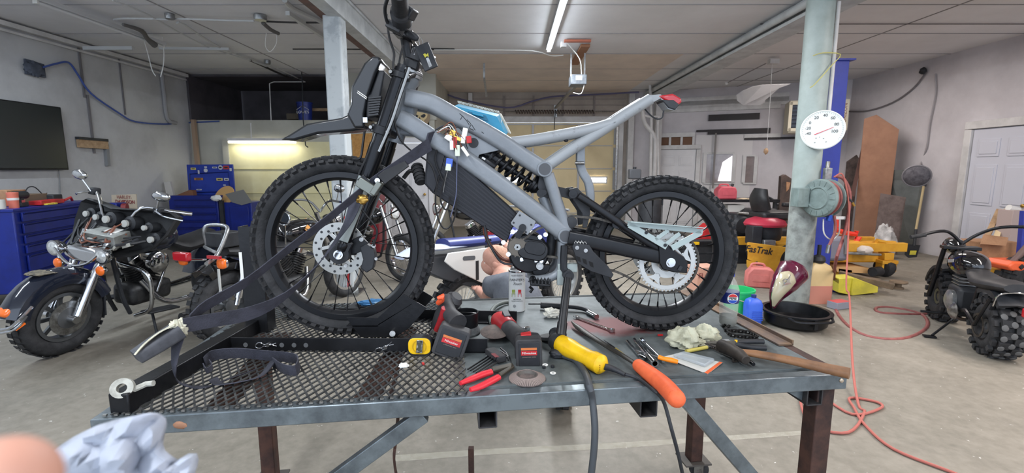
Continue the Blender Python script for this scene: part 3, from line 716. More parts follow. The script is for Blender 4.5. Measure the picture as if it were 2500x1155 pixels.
# section x = in plane height, y = lateral
S1 = rrect(.062, .044, .017, 4); S2 = rrect(.065, .045, .017, 4); S3 = rrect(.062, .04, .014, 4)
spar([(992, 238), (1035, 247), (1062, 256), (1117, 287), (1160, 308), (1200, 331), (1240, 356), (1280, 384), (1326, 413)], S1, nm='upper_spar')
spar([(975, 288), (1003, 303), (1060, 340), (1103, 366), (1150, 398), (1200, 434), (1250, 471), (1320, 525), (1380, 572)], S2, nm='lower_spar', label='worn grey lower frame spar')
obj('head_tube', MB().lathe(B(1003, 183), B(962, 345) - B(1003, 183), [(.036, 0), (.036, .03), (.030, .04), (.033, .10), (.036, .2), (.036, .255)], 24), GREYF, bike)
obj('head_gusset', MB().prism([q - BN * .03 for q in bp([(985, 215), (1025, 245), (1010, 290), (1020, 335), (965, 330), (958, 300)])], BN * .06), GREYF, bike, bev=.008)
obj('headset_cup', MB().lathe(B(1008, 172), B(962, 345) - B(1008, 172), [(.034, 0), (.040, .004), (.040, .012), (.037, .014), (.041, .016), (.041, .026), (.036, .028)], 24), ALU, bike)
def plate(nm, pts, off, th, m, both=False, label=None, bev=.0015, parent=None):
    p = bp(pts, off); o = obj(nm, MB().prism(p, BN * th), m, parent or bike, label=label, bev=bev)
    if both: obj(nm, MB().prism(mp(p), -BN * th), m, parent or bike, label=label, bev=bev)
    return o
plate('frame_gusset', [(1098, 330), (1120, 298), (1150, 310), (1232, 364), (1170, 378), (1162, 402), (1180, 425), (1240, 465), (1200, 455), (1130, 400), (1070, 350)], .05, .008, GREYF, True)
obj('gusset_hole', MB().cyl(B(1156, 349, .059), B(1156, 349, .0605), .0185, n=24), BLK, bike, label='round hole in the grey gusset, its dark inside laid on as a disc')  # black disc paints the shade inside the open hole
def boss(u, v, r, off, L=None, m=GREYF, cap=True, nm='pivot_boss'):
    c = B(u, v, off); e = c - BN * (2 * off if L is None else L)
    o = obj(nm, MB().cyl(e, c, r, n=28), m, bike, bev=.002)
    if cap: obj('boss_cap', MB().cyl(c, c + BN * .002, r * .76, n=24), mat('boss_cap_grey', (74, 76, 80), .5), o)
boss(1330, 413, .029, .082); boss(1381, 577, .029, .082)
TB_ = rrect(.044, .04, .017, 4)
spar([(1338, 425), (1352, 470), (1372, 530), (1384, 572)], TB_, nm='seat_tube')
# subframe
R28 = rrect(.042, .038, .0185, 4)
spar([(1240, 349), (1300, 342), (1380, 328), (1450, 314), (1500, 300)], R28, nm='subframe_tube', m=GREYW, off=.05, label='chipped upper subframe tube')
spar([(1338, 404), (1400, 362), (1470, 318), (1530, 278), (1588, 242)], R28, nm='subframe_tube', m=GREYW, off=.05, label='chipped lower subframe tube')
obj('subframe_bridge', MB().tube([B(1500, 300, .05), mir(B(1500, 300, .05))], .012, 10), GREYW, bike)
for u, v in ((1281, 364), (1382, 341)): obj('seat_bolt', MB().cyl(B(u, v - 8, .05), B(u, v + 4, .05), .006, n=10).ell(B(u, v + 2, .05), (.009, .009, .006)), BLKM, bike)
br = obj('tail_bracket', MB().prism([q - BN * .03 for q in bp([(1576, 243), (1581, 235), (1606, 233), (1614, 240), (1630, 262), (1646, 268), (1638, 272), (1624, 269), (1606, 243), (1590, 252)])], BN * .06), GREYW, bike, bev=.001)
tl_ = obj('tail_light', MB().prism([q - BN * .035 for q in bp([(1600, 237), (1635, 232), (1655, 243), (1657, 252), (1645, 262), (1612, 246)])], BN * .07), REDL, bike, bev=.006, label='bright red tail light lens')
obj('light_housing', MB().prism([q - BN * .036 for q in bp([(1608, 247), (1636, 247), (1650, 258), (1640, 271), (1624, 266)])], BN * .072), BLK, tl_, bev=.003)
obj('light_wire', MB().tube(bp([(1574, 266), (1590, 283), (1606, 291), (1617, 286), (1620, 270)], .02), .003, 6, sm=3), BLK, bike)
# mudguard bracket behind seat strut
plate('guard_bracket', [(1406, 352), (1424, 340), (1425, 402), (1405, 402)], .0, .03, GREYF)
spar([(1414, 392), (1422, 420), (1436, 445), (1441, 475), (1440, 500)], rrect(.034, .02, .008), both=False, nm='guard_stay', off=.01)
obj('stay_bolt', MB().cyl(B(1404, 398, .04), B(1426, 398, .04), .006, n=10), STEEL, bike)
# ---- battery ----
BAT = mat('battery_case', (38, 39, 45), .45, .2, rgb2=(32, 33, 38), ns=6)
bpts = [(1046, 376), (1062, 346), (1092, 366), (1262, 520), (1236, 588), (1060, 470), (1040, 448)]
o = obj('battery_case', MB().prism([q - BN * .052 for q in bp(bpts)], BN * .104), BAT, bike, bev=.004)
mb = MB(); A0, A1 = B(1088, 366, .053), B(1262, 524, .053); B0, B1 = B(1052, 462, .053), B(1238, 584, .053)
for k in range(9):
    f = .08 + k * .105; mb.bar(A0.lerp(B0, f), A1.lerp(B1, f), .007, .006, up=BN)
obj('cooling_fin', mb, BAT, o)
plate('battery_end', [(1040, 448), (1046, 372), (1068, 348), (1090, 366), (1078, 410), (1060, 470)], .054, .004, BAT, parent=o)
# ---- shock ----
s0, s1 = B(1178, 366, 0), B(1322, 464, 0); ax = (s1 - s0).normalized()
sh = obj('shock_absorber', MB().lathe(s0, ax, [(.022, 0), (.024, .01), (.024, .07), (.016, .075), (.016, .15), (.010, .152), (.010, .24), (.014, .245), (.014, .275)], 18), BLKM, bike)
pts = []; _, sx_, ux_ = frame(ax)
for k in range(0, 6 * 16 + 1): t = 2 * PI * k / 16; pts.append(s0 + ax * (.045 + .18 * k / 96) + (sx_ * math.cos(t) + ux_ * math.sin(t)) * .034)
obj('spring', MB().tube(pts, .0062, 8), BLKM, sh)
obj('spring_collar', MB().cyl(s0 + ax * .036, s0 + ax * .046, .038, n=24).cyl(s0 + ax * .226, s0 + ax * .236, .038, n=24).lathe(s0 + ax * .236, ax, [(.03, 0), (.033, .012), (.02, .03)], 18), BLKM, sh)
obj('reservoir', MB().lathe(B(1168, 382, .02), ax, [(.018, 0), (.02, .004), (.02, .07), (.016, .076)], 18).box(B(1170, 378, .0), (.05, .05, .05), (0, .6, 0)), BLKM, sh)
obj('reservoir_sticker', MB().box(B(1181, 387, .048), (.014, .002, .007), (0, .6, 0)), WHT, sh)
# ---- linkage ----
plate('link_plate', [(1318, 420), (1332, 424), (1345, 450), (1350, 470), (1337, 484), (1320, 478), (1312, 455)], .03, .010, BLK, True)
plate('link_arm', [(1336, 424), (1360, 455), (1408, 466), (1420, 474), (1414, 488), (1400, 488), (1345, 474)], .022, .012, BLKM, True)
plate('rocker_plate', [(1388, 462), (1408, 458), (1420, 470), (1438, 482), (1440, 520), (1432, 555), (1422, 556), (1420, 520), (1400, 490)], .045, .010, BLK, True)
for u, v, r in ((1320, 472, .015), (1399, 474, .016), (1328, 470, .010)): obj('link_bolt', MB().cyl(B(u, v, .056), B(u, v, .070), r, n=20).cyl(B(u, v, .07), B(u, v, .074), r * .5, n=6), BLKM, bike)
obj('link_tube', MB().cyl(B(1325, 480, .02), B(1365, 580, .02), .02, n=14), GREYF, bike)
# ---- swingarm ----
SWM = mat('swingarm_black', (28, 29, 33), .3, .3, rgb2=(22, 23, 26), ns=10)
SA = rrect(.056, .026, .011, 4)
for sg in (1, -1):
    p = smooth(bp([(1388, 580), (1440, 590), (1510, 605), (1570, 618), (1612, 627)], .088), 4); q = smooth(bp([(1412, 478), (1450, 502), (1520, 550), (1570, 585), (1606, 606)], .086), 4)
    if sg < 0: p = mp(p); q = mp(q)
    arm = obj('swingarm', MB().sweep(p, SA, up=BN, fixed=True).sweep(q, rrect(.028, .022, .009, 4), up=BN, fixed=True), SWM, bike)
    ends = bp([(1603, 596), (1622, 592), (1664, 624), (1673, 640), (1672, 664), (1640, 662), (1612, 655), (1604, 640)], .080)
    ends2 = [e + BN * .024 for e in ends]
    if sg < 0: ends = mp(ends)
    obj('axle_block', MB().prism(ends, BN * (.026 if sg > 0 else -.026)), SWM, arm, bev=.004)
obj('swingarm_brace', MB().tube([B(1505, 548, .08), mir(B(1505, 548, .08))], .016, 12), SWM, bike)
ac = B(1637, 641, .106)
obj('rear_axle', MB().cyl(mir(ac), ac, .009, n=16).cyl(ac - BN * .002, ac + BN * .004, .018, n=24).cyl(ac + BN * .004, ac + BN * .012, .013, n=6), CHR, bike)
obj('axle_adjuster', MB().box(B(1660, 655, .108), (.012, .006, .018), (0, .5, 0)), BLK, bike)
# chain guard (pale green-grey laser cut)
CG = mat('chain_guard_sage', (164, 178, 176), .4, .2)
def holed(nm, outer, holes, off, th, m, label=None, parent=None):
    """bar-built plate with triangular openings: outline strips"""
    mb = MB()
    for (a_, b_, w) in outer: mb.bar(B(*a_, off), B(*b_, off), w, th, up=BN)
    return obj(nm, mb, m, parent or bike, label=label, bev=.0005)
cg = holed('chain_guard', [((1532, 546), (1716, 565), .018), ((1536, 549), (1628, 603), .022), ((1712, 567), (1640, 606), .022), ((1600, 585), (1632, 562), .014), ((1622, 599), (1660, 570), .014)], None, .118, .004, CG, 'pale sage-grey cut-out chain guard')
obj('guard_flange', MB().prism([B(1524, 540, .118), B(1722, 558, .118), B(1722, 558, .150), B(1540, 543, .150)], V((0, 0, .003))), CG, cg)
for u, v in ((1578, 568), (1624, 599)): obj('guard_bolt', MB().cyl(B(u, v, .118), B(u, v, .124), .006, n=12), BLKM, cg)
# chain guide block
cgd = plate('chain_guide', [(1395, 600), (1402, 590), (1418, 594), (1436, 596), (1446, 612), (1482, 648), (1495, 668), (1490, 676), (1440, 660), (1408, 640)], .092, .02, BLK)
mb = MB()
for u, v in ((1412, 632), (1427, 638), (1443, 645)): mb.prism([B(u - 5, v - 7, .1135), B(u + 4, v - 4, .1135), B(u + 6, v + 8, .1135), B(u - 2, v + 4, .1135)], BN * .001)
obj('guide_slot', mb, mat('slot_dark', (14, 14, 15), .8), cgd)
mb = MB()
for u, v in ((1409, 605), (1430, 612)): mb.cyl(B(u, v, .112), B(u, v, .116), .0075, n=14)
obj('guide_bolt', mb, STEEL, cgd)
text('mark', 'Hi There', .016, face(B(1414, 596, .1155), BN, up=(.1, 0, 1)), WHT, cgd) if 0 else None
mb = MB()
for a_ in (0, 7, 14): mb.tube(bp([(1402 + a_, 594), (1406 + a_, 588), (1409 + a_, 594), (1414 + a_, 590), (1418 + a_, 596)], .1135), .0007, 4, sm=2)
obj('scribble', mb, WHT, cgd, label='small white scribbled marking')
# upper chain roller
obj('chain_roller', MB().lathe(B(1393, 541, .05), BN, [(.012, 0), (.022, .002), (.022, .022), (.012, .024)], 18), BLK, bike)
# ---- motor ----
mc = B(1288, 612, 0); 
mo = obj('motor', MB().lathe(mc - BN * .075, BN, [(.06, 0), (.074, .006), (.078, .02), (.078, .05), (.074, .056), (.074, .1), (.078, .106), (.078, .13), (.07, .138), (.03, .139)], 40), BLKM, bike)
obj('gearbox_cover', MB().sweep([B(1300, 610, .055), B(1300, 610, .075)], [(x * 1, y) for x, y in rrect(.12, .078, .038, 6)], up=(B(1310, 560, 0) - B(1300, 610, 0))), BLKM, mo, bev=.004)
obj('cover_boss', MB().sweep([B(1306, 606, .075), B(1306, 606, .08)], rrect(.08, .05, .024, 6), up=(B(1310, 560, 0) - B(1300, 610, 0))), BLKM, mo, bev=.002)
for u, v in ((1229, 592), (1241, 621), (1318, 579), (1329, 609), (1308, 635), (1273, 633), (1252, 566), (1332, 573), (1321, 637)): obj('motor_bolt', MB().cyl(B(u, v, .062), B(u, v, .072), .0062, n=8).cyl(B(u, v, .058), B(u, v, .063), .009, n=12), CHR, mo)
fc = B(1263, 603, .068); mb = MB().ring(fc, BN, .024, .022, .005, 30)
for i in range(14):
    t = 2 * PI * i / 14; rad = s * math.cos(t) + u_ * math.sin(t) if 0 else (frame(BN)[1] * math.cos(t) + frame(BN)[2] * math.sin(t)); tn = rad.cross(BN)
    mb.prism([fc + rad * .033 + tn * .005 - BN * .0025, fc + rad * .042 - BN * .0025, fc + rad * .033 - tn * .005 - BN * .0025], BN * .005)
spz = obj('drive_sprocket', mb, mat('dark_sprocket', (104, 98, 90), .4, .7), mo)
mb = MB()
for i in range(6):
    t = PI * i / 3; r_ = frame(BN)[1] * math.cos(t) + frame(BN)[2] * math.sin(t); mb.cyl(fc + r_ * .008 , fc + r_ * .008 + BN * .006, .005, n=8)
mb.ring(fc + BN * .003, BN, .0085, .007, .008, 20); obj('sprocket_nut', mb, STEEL, spz)
# mount plate
mpz = plate('motor_mount_plate', [(1268, 514), (1308, 540), (1304, 552), (1288, 574), (1282, 570), (1282, 558), (1276, 552), (1268, 556), (1266, 562), (1248, 548), (1247, 543)], .075, .005, mat('plate_grey', (134, 138, 142), .45, .3))
mb = MB()
for u, v in ((1269, 526), (1254, 544), (1297, 549), (1284, 567)): mb.cyl(B(u, v, .0795), B(u, v, .0812), .004, n=12)
obj('plate_hole', mb, BLK, mpz)
mb = MB().cyl(B(1276, 556, .07), B(1276, 556, .086), .014, n=18).bar(B(1276, 556, .078), B(1262, 580, .078), .022, .012, up=BN); obj('idler_arm', mb, BLKM, mo)
# lower motor mount and big bolt
obj('lower_mount', MB().prism([q - BN * .03 for q in bp([(1292, 640), (1340, 640), (1336, 655), (1318, 668), (1303, 667), (1295, 655)])], BN * .09), BLKM, mo, bev=.003)
obj('mount_bolt', MB().cyl(B(1318, 650, .06), B(1318, 650, .07), .014, n=20).cyl(B(1318, 650, .07), B(1318, 650, .085), .008, n=6), STEEL, mo)
# cradle tubes and footpeg
obj('cradle_tube', MB().tube(bp([(1372, 590), (1371, 625), (1368, 655), (1352, 674), (1322, 682), (1300, 683)], .06), .017, 12, sm=4), GREYF, bike)
obj('cradle_tube', MB().tube(mp(bp([(1372, 590), (1371, 625), (1368, 655), (1352, 674), (1322, 682), (1300, 683)], .06)), .017, 12, sm=4), GREYF, bike)
obj('cradle_bridge', MB().cyl(B(1302, 683, .06), mir(B(1302, 683, .06)), .016, n=12), GREYF, bike)
obj('frame_downtube', MB().cyl(B(1350, 560, .0), B(1342, 628, .0), .02, n=12), BLK, bike)
obj('stand_bracket', MB().box(B(1385, 653, .07), (.075, .03, .032)).box(B(1369, 676, .07), (.03, .03, .06)), mat('bracket_pale', (150, 160, 158), .5), bike, bev=.003)
fp = obj('footpeg', MB().box(B(1318, 692, .12), (.075, .055, .012), (0, .08, 0)), BLKM, bike, bev=.004)
mb = MB(); c0 = B(1318, 692, .12)
for i in range(6):
    for j in (-1, 1): mb.add(*(lambda q: (q.v, q.f))(MB().lathe(c0 + V((-.032 + i * .013, j * .024, .005)), (0, 0, 1), [(.006, 0), (.0005, .013)], 6)))
for j in (-1, 1): mb.add(*(lambda q: (q.v, q.f))(MB().lathe(c0 + V((j * .038, 0, .005)), (0, 0, 1), [(.006, 0), (.0005, .013)], 6)))
obj('peg_tooth', mb, BLKM, fp)
obj('peg_hinge', MB().cyl(B(1300, 680, .07), B(1305, 690, .10), .013, n=12).tube(bp([(1293, 700), (1300, 706), (1294, 714)], .12), .006, 6), BLKM, fp)
# kick stand: pivots near the cradle, foot on the sheet top toward the camera
foot = TB(1363, 872); top_ = B(1387, 672, .10)
ks = obj('kickstand', MB().sweep([top_, top_.lerp(foot, .96)], rrect(.03, .022, .008, 3), up=BN), BLKM, bike)
obj('stand_groove', MB().bar(top_.lerp(foot, .08) + BN * .011, top_.lerp(foot, .62) + BN * .011, .006, .003, up=BN), BLKG, ks)
obj('stand_clamp', MB().sweep([top_.lerp(foot, .6), top_.lerp(foot, .97)], rrect(.036, .03, .012, 3), up=BN), BLKM, ks)
obj('stand_foot', MB().blob(foot + V((0, 0, .014)), (.030, .024, .018), .18, seed=2, zmin=TZ + .0005), BLK, ks)
obj('stand_pivot', MB().cyl(top_ - BN * .03, top_ + BN * .012, .021, n=20).cyl(top_ + BN * .012, top_ + BN * .016, .012, n=16), BLK, ks)
obj('stand_spring', MB().tube(bp([(1378, 600), (1376, 630), (1376, 655), (1384, 668)], .085), .014, 8), BLK, bike)
# wires to the motor (copper brown)
CW = mat('phase_wire_brown', (112, 62, 44), .5, rgb2=(88, 50, 38), ns=20)
ph = [[(1180, 548), (1184, 575), (1196, 600), (1220, 630), (1250, 640), (1262, 637)], [(1186, 548), (1190, 580), (1205, 608), (1230, 632), (1264, 634)], [(1183, 550), (1187, 578), (1200, 606), (1224, 640), (1255, 645), (1268, 640)]]
for i, l in enumerate(ph): obj('phase_cable', MB().tube(bp(l, .03 + i * .012), .0045, 7, sm=4), CW if i < 2 else BLK, bike)
obj('cable_tie', MB().ring(B(1192, 588, .04), (B(1196, 600, .04) - B(1188, 578, .04)), .011, .004, .006, 14), BLK, bike)
INKB = mat('scratch_dark', (40, 42, 44), .7)
# ---- fork and front end ----
FM = mat('fork_black', (30, 31, 34), .22, .5)
ft = [(980, 178), (925, 335), (895, 425), (862, 520)]
for sg in (1, -1):
    P = bp([(983, 168), (946, 282), (898, 430)], .09); Q = bp([(898, 430), (870, 510), (842, 590)], .09)
    if sg < 0: P = mp(P); Q = mp(Q)
    fk = obj('fork_tube', MB().cyl(P[0], P[2], .0265, n=20).cyl(P[2] + (P[0] - P[2]).normalized() * .12, P[2], .029, n=20), FM, bike)
    obj('fork_lower', MB().cyl(P[2], Q[2], .023, .021, n=18).lathe(Q[2], (Q[2] - Q[0]), [(.02, 0), (.024, .008), (.022, .03), (.014, .045)], 16), FM, fk)
    g = [q + BN * .026 * sg for q in Q]; obj('fork_guard', MB().sweep([g[0].lerp(g[2], .02), g[1], g[2].lerp(g[0], .02)], rrect(.05, .006, .002), up=BN, scale=[1, .95, .7]), mat('guard_grey_green', (134, 140, 138), .35, .4), fk, bev=.001)
    obj('fork_cap', MB().cyl(P[0], P[0] + (P[0] - P[2]).normalized() * .012, .022, n=20), BLKM, fk)
def triple(u0, v0, u1, v1, th, nm, hd):
    a_, b_ = B(u0, v0, .09), mir(B(u0, v0, .09)); c_ = B(u1, v1, 0); axh = (B(1003, 183) - B(962, 345)).normalized()
    mb = MB().cyl(a_ - axh * th / 2, a_ + axh * th / 2, .036, n=22).cyl(b_ - axh * th / 2, b_ + axh * th / 2, .036, n=22).cyl(c_ - axh * th / 2, c_ + axh * th / 2, .034, n=22)
    fw_ = axh.cross(BN).normalized()
    for q in (a_, b_): mb.sweep([q, c_], rrect(.055, th * .9, .008), up=axh)
    o = obj(nm, mb, BLKM, bike, bev=.002)
    obj('clamp_bolt', MB().cyl(a_ + fw_ * .03 + BN * .022, a_ + fw_ * .03 + BN * .032, .006, n=10).cyl(a_ - fw_ * .03 + BN * .022, a_ - fw_ * .03 + BN * .032, .006, n=10), STEEL, o)
triple(978, 185, 1008, 178, .022, 'upper_triple_clamp', 0); triple(930, 318, 962, 332, .03, 'lower_triple_clamp', 0)
obj('stem_nut', MB().cyl(B(1010, 165), B(1013, 153), .018, n=6).ring(B(1012, 168), B(1003, 183) - B(962, 345), .022, .008, .008, 24), CHR, bike)
# axle, caliper
fa = B(826, 622, .11)
obj('front_axle', MB().cyl(fa, mir(fa), .009, n=16).cyl(fa - BN * .004, fa + BN * .004, .017, n=24).cyl(fa + BN * .004, fa + BN * .012, .012, n=6), CHR, bike)
obj('axle_clamp', MB().cyl(fa - BN * .035, fa - BN * .005, .036, n=24).bar(fa - BN * .02, B(846, 588, .09), .05, .03, up=BN), BLK, bike)
m_ = mir(fa); obj('axle_clamp', MB().cyl(m_ + BN * .035, m_ + BN * .005, .036, n=24).bar(m_ + BN * .02, mir(B(846, 588, .09)), .05, .03, up=BN), BLK, bike)
cal = obj('brake_caliper', MB().prism([q for q in bp([(884, 600), (900, 592), (918, 605), (922, 625), (916, 652), (900, 662), (886, 650), (892, 630)], .05)], BN * .035), BLK, bike, bev=.004)
obj('caliper_bolt', MB().cyl(B(912, 600, .07), B(912, 600, .094), .008, n=10).cyl(B(918, 632, .07), B(918, 632, .096), .006, n=8).cyl(B(882, 585, .06), B(882, 585, .09), .008, n=10), STEEL, cal)
obj('caliper_bracket', MB().prism(bp([(848, 590), (882, 575), (900, 592), (888, 612), (860, 622)], .06), BN * .01), BLKM, cal, bev=.002)
obj('disc_pad_bolt', MB().cyl(B(844, 649, .05), B(844, 649, .056), .007, n=12), STEEL, cal)
# brake hose and cables at the fork
CBL = mat('cable_black', (24, 24, 26), .5)
obj('brake_hose', MB().tube(bp([(944, 34), (950, 90), (962, 130), (960, 160), (966, 210), (958, 260), (925, 320), (895, 385), (875, 430), (868, 480), (890, 520), (920, 560), (912, 600)], .11), .0042, 8, sm=4), CBL, bike)
obj('control_cable', MB().tube(bp([(984, 110), (975, 150), (968, 220), (960, 270), (972, 330), (1000, 365), (1050, 400), (1068, 450)], .08), .0035, 6, sm=4), CBL, bike)
obj('control_cable', MB().tube(bp([(890, 320), (886, 350), (880, 385), (862, 388)], .06), .0045, 6, sm=4), CBL, bike)
for i in range(4): obj('cable_sleeve', MB().tube(bp([(1000 - i * 5, 165), (978 - i * 6, 230), (955 - i * 6, 300), (925 - i * 7, 370 + i * 9)], .125 - i * .01), .0045, 6, sm=4), CBL if i % 2 else mat('cable_grey', (150, 155, 158), .4), bike)
for i, l in enumerate(([(1072, 430), (1064, 470), (1065, 515), (1078, 552), (1094, 557), (1110, 530), (1113, 480)], [(1090, 420), (1075, 480), (1085, 510), (1095, 505), (1098, 480)], [(1060, 330), (1072, 350), (1062, 390), (1080, 440)])):
    obj('hanging_cable', MB().tube(bp(l, .07), .0035, 6, sm=4), CBL, bike)
# headlight cowl and mudguard beak
COW = mat('cowl_black', (34, 36, 39), .25, coat=.3)
cw = obj('headlight_cowl', MB().prism([q - BN * .085 for q in bp([(922, 150), (938, 150), (944, 160), (930, 188), (912, 240), (902, 285), (904, 317), (880, 318), (862, 285), (871, 262), (873, 221), (903, 166)])], BN * .17), COW, bike, bev=.014)
obj('cowl_stripe', MB().bar(B(873, 222, .0865), B(896, 238, .0865), .0025, .001, up=BN).bar(B(872, 226, .0865), B(895, 242, .0865), .0025, .001, up=BN), WHT, cw)
mb = MB()
for k in range(8): mb.bar(B(901, 240 + k * 6, .084), B(932 - k, 237 + k * 6, .084), .006, .02, up=BN)
obj('headlight_rib', mb, BLK, cw)
obj('headlight_case', MB().prism([q - BN * .07 for q in bp([(935, 180), (950, 182), (940, 235), (930, 290), (905, 295), (903, 240), (915, 235)])], BN * .14), BLK, cw, bev=.006)
obj('marker_lens', MB().box(B(892, 293, .088), (.016, .006, .018)), CHR, cw)
bk_ = [(862, 282), (842, 291), (800, 298), (760, 305), (720, 330), (697, 343), (731, 345), (787, 329), (860, 323), (904, 317), (900, 290)]
obj('front_mudguard', MB().prism([q - BN * .05 for q in bp(bk_)], BN * .10), COW, bike, bev=.008)
# handlebar, grip, controls
hb = obj('handlebar', MB().tube([B(1008, 172, 0), B(990, 95, .02), B(987, 80, .06)], [.026, .019, .017], 12, sm=3).tube([B(990, 78, -.04), B(985, 66, .12), B(981, 48, .22), B(976, 10, .34), B(973, -30, .42)], .011, 12, sm=4), BLKM, bike)
mb = MB().tube([mir(q) for q in (B(990, 78, -.04), B(985, 66, .12), B(981, 48, .22), B(976, 10, .34), B(973, -30, .42))], .011, 12, sm=4); obj('far_bar', mb, BLKM, hb)
obj('riser_clamp', MB().box(B(988, 84, .03), (.07, .08, .035), (0, .35, 0)).box(B(1008, 160, 0), (.06, .07, .04), (0, .35, 0)), BLKM, hb, bev=.008)
obj('grip', MB().lathe(B(978, 30, .27), B(974, -25, .40) - B(978, 30, .27), [(.028, 0), (.031, .006), (.025, .01), (.024, .12), (.027, .125)], 20), RUB, hb)
obj('throttle_housing', MB().cyl(B(982, 52, .20), B(978, 30, .27), .033, n=18).box(B(984, 52, .2), (.05, .05, .05), (.2, .3, 0)).box(B(1001, 32, .25), (.03, .06, .035), (.2, .6, 0)), BLK, hb, bev=.005)
lv = obj('brake_lever', MB().tube([B(955, 68, .2), B(944, 50, .22), B(940, 20, .28), B(948, -10, .36)], .006, 8, sm=4).box(B(965, 68, .19), (.05, .05, .025), (0, .45, 0)), BLK, hb, bev=.002)
obj('ignition_key', MB().box(B(997, 78, .06), (.012, .004, .02), (0, .6, 0)), BRASS, bike)
rear_ = obj('display_mount', MB().box(B(1022, 140, -.02), (.05, .10, .055), (0, .45, 0)), BLK, bike, bev=.008)
obj('silver_trim', MB().tube(bp([(1005, 128), (1009, 117), (1017, 119), (1020, 130)], .05), .002, 6, sm=3).tube(bp([(1011, 134), (1013, 122), (1020, 124)], .05), .002, 6, sm=3), CHR, rear_)
# key fob and tag hang from the key: belongs to the key set, a thing of its own
kt = thing('key_tag', 'black rubber tag with a yellow and silver emblem hanging by the handlebar', 'key tag', B(1038, 170, .09))
obj('tag', MB().box(B(1041, 139, .1), (.05, .012, .088), (0, -.38, 0)), BLK, kt, bev=.002)
obj('emblem', MB().prism([B(u, v, .107) for u, v in ((1033, 133), (1038, 130), (1041, 134), (1045, 129), (1047, 139), (1042, 137), (1038, 141))], BN * .001), mat('emblem_yellow', (196, 188, 60), .5), kt)
obj('emblem_bar', MB().prism([B(u, v, .107) for u, v in ((1040, 143), (1046, 140), (1055, 161), (1048, 165))], BN * .001), STEEL, kt)
kf = one('key_fob', MB().ell(B(1008, 88, .09), (.024, .01, .013), (0, .5, 0), pw=.85), BLK, 'black oval key fob hanging between handlebar and tag', 'key fob')
one('key_ring', MB().tube(bp([(1022, 96), (1027, 92), (1031, 100), (1033, 116), (1026, 116), (1024, 102)], .1), .0013, 5, sm=4, closed=True), CHR, 'small bright key ring joining fob and black tag', 'key ring')
for l in ([(1122, 277), (1128, 284), (1124, 292)], [(1128, 282), (1140, 296), (1146, 306)], [(1140, 292), (1150, 304), (1146, 312), (1156, 318)], [(1152, 305), (1160, 318)], [(1176, 322), (1181, 326)]): obj('paint_scratch', MB().tube([p - BN * .0005 for p in bp(l, HS + .0225)], .0012, 5, sm=3), INKB, bike)
# grip stub behind the fork at (1025,425): rubber footpeg-like grip of the other bar end
obj('crash_peg', MB().tube(bp([(985, 435), (1000, 418), (1015, 420)], -.02), .008, 8, sm=3), BLKM, bike)
mb = MB().cyl(B(1017, 404, -.01), B(1029, 446, .03), .0195, n=18)
for k in range(5):
    p_ = B(1017, 404, -.01).lerp(B(1029, 446, .03), .1 + k * .19); mb.ring(p_, B(1029, 446, .03) - B(1017, 404, -.01), .020, .007, .006, 18)
obj('rubber_peg', mb, RUB, bike)
# wiring cluster on the frame
wr = random.Random(3); CN = dict(w=WHT, r=RED, y=mat('conn_yellow', (226, 196, 90), .5), g=mat('conn_ivory', (206, 214, 196), .5), b=mat('conn_blue', (70, 100, 190), .5))
har = obj('wiring_harness', MB().tube(bp([(1062, 318), (1085, 308), (1110, 325), (1130, 350)], .085), .004, 6, sm=4), BLK, bike)
for i in range(12):
    u, v = wr.uniform(1066, 1090), wr.uniform(308, 330); e = (wr.uniform(1100, 1145), wr.uniform(325, 370))
    obj('wire', MB().tube(bp([(u, v), ((u + e[0]) / 2 + wr.uniform(-8, 8), min(v, e[1]) - wr.uniform(2, 14)), e], .09 + wr.uniform(-.01, .02)), .0016, 5, sm=5), (WHT, BLK, mat('wire_brown', (120, 70, 50), .5))[i % 3], har)
for u, v, w, h, a_, c in ((1135, 323, .018, .03, .2, 'w'), (1131, 340, .016, .03, .1, 'w'), (1145, 341, .018, .026, -.1, 'r'), (1110, 348, .016, .04, .1, 'r'), (1103, 355, .014, .034, 0, 'w'), (1105, 325, .02, .02, .4, 'y'), (1117, 368, .018, .04, 0, 'g'), (1097, 397, .024, .03, .15, 'b'), (1095, 408, .02, .026, .15, 'g'), (1136, 370, .012, .04, -.6, 'w'), (1095, 336, .024, .02, .6, 'w'), (1116, 338, .03, .012, .4, 'y')):
    obj('connector', MB().box(B(u, v, .10), (w, .012, h), (0, a_, 0)), CN[c], har, bev=.002)
obj('wire', MB().tube(bp([(1116, 380), (1115, 430), (1113, 480), (1100, 530)], .095), .002, 6, sm=3), mat('wire_slate', (84, 90, 116), .5), har)
obj('wire', MB().tube(bp([(1093, 415), (1086, 445), (1082, 470)], .095), .0015, 6, sm=3), STEEL, har)
# blue case wedged on the upper spars
a_ = B(1216, 266, .03) - B(1112, 240, .03); b_ = (B(1240, 314, .03) - B(1216, 266, .03)); c_ = -BN * .085 + (B(1228, 245, .03) - B(1216, 266, .03)) * .6
o0 = B(1108, 258, .035)
bx_ = thing('plastic_case', 'bright blue plastic case with pale lid wedged on the grey frame spars', 'case', o0)
CYA = mat('case_cyan', (46, 142, 178), .45, rgb2=(38, 128, 164), ns=8)
mb = MB().prism([o0, o0 + a_, o0 + a_ + b_, o0 + b_], c_); obj('case_body', mb, CYA, bx_, bev=.004)
hh = o0 + a_ * .30 + b_ * .12; mb = MB().prism([hh, hh + a_ * .42, hh + a_ * .42 + b_ * .28, hh + b_ * .28], BN * .004); obj('handle_recess', mb, mat('case_dark_cyan', (28, 104, 136), .5), bx_)
mb = MB().prism([hh + a_ * .08 + b_ * .03, hh + a_ * .34 + b_ * .03, hh + a_ * .34 + b_ * .15, hh + a_ * .08 + b_ * .15], BN * .016); obj('handle', mb, CYA, bx_, bev=.003)
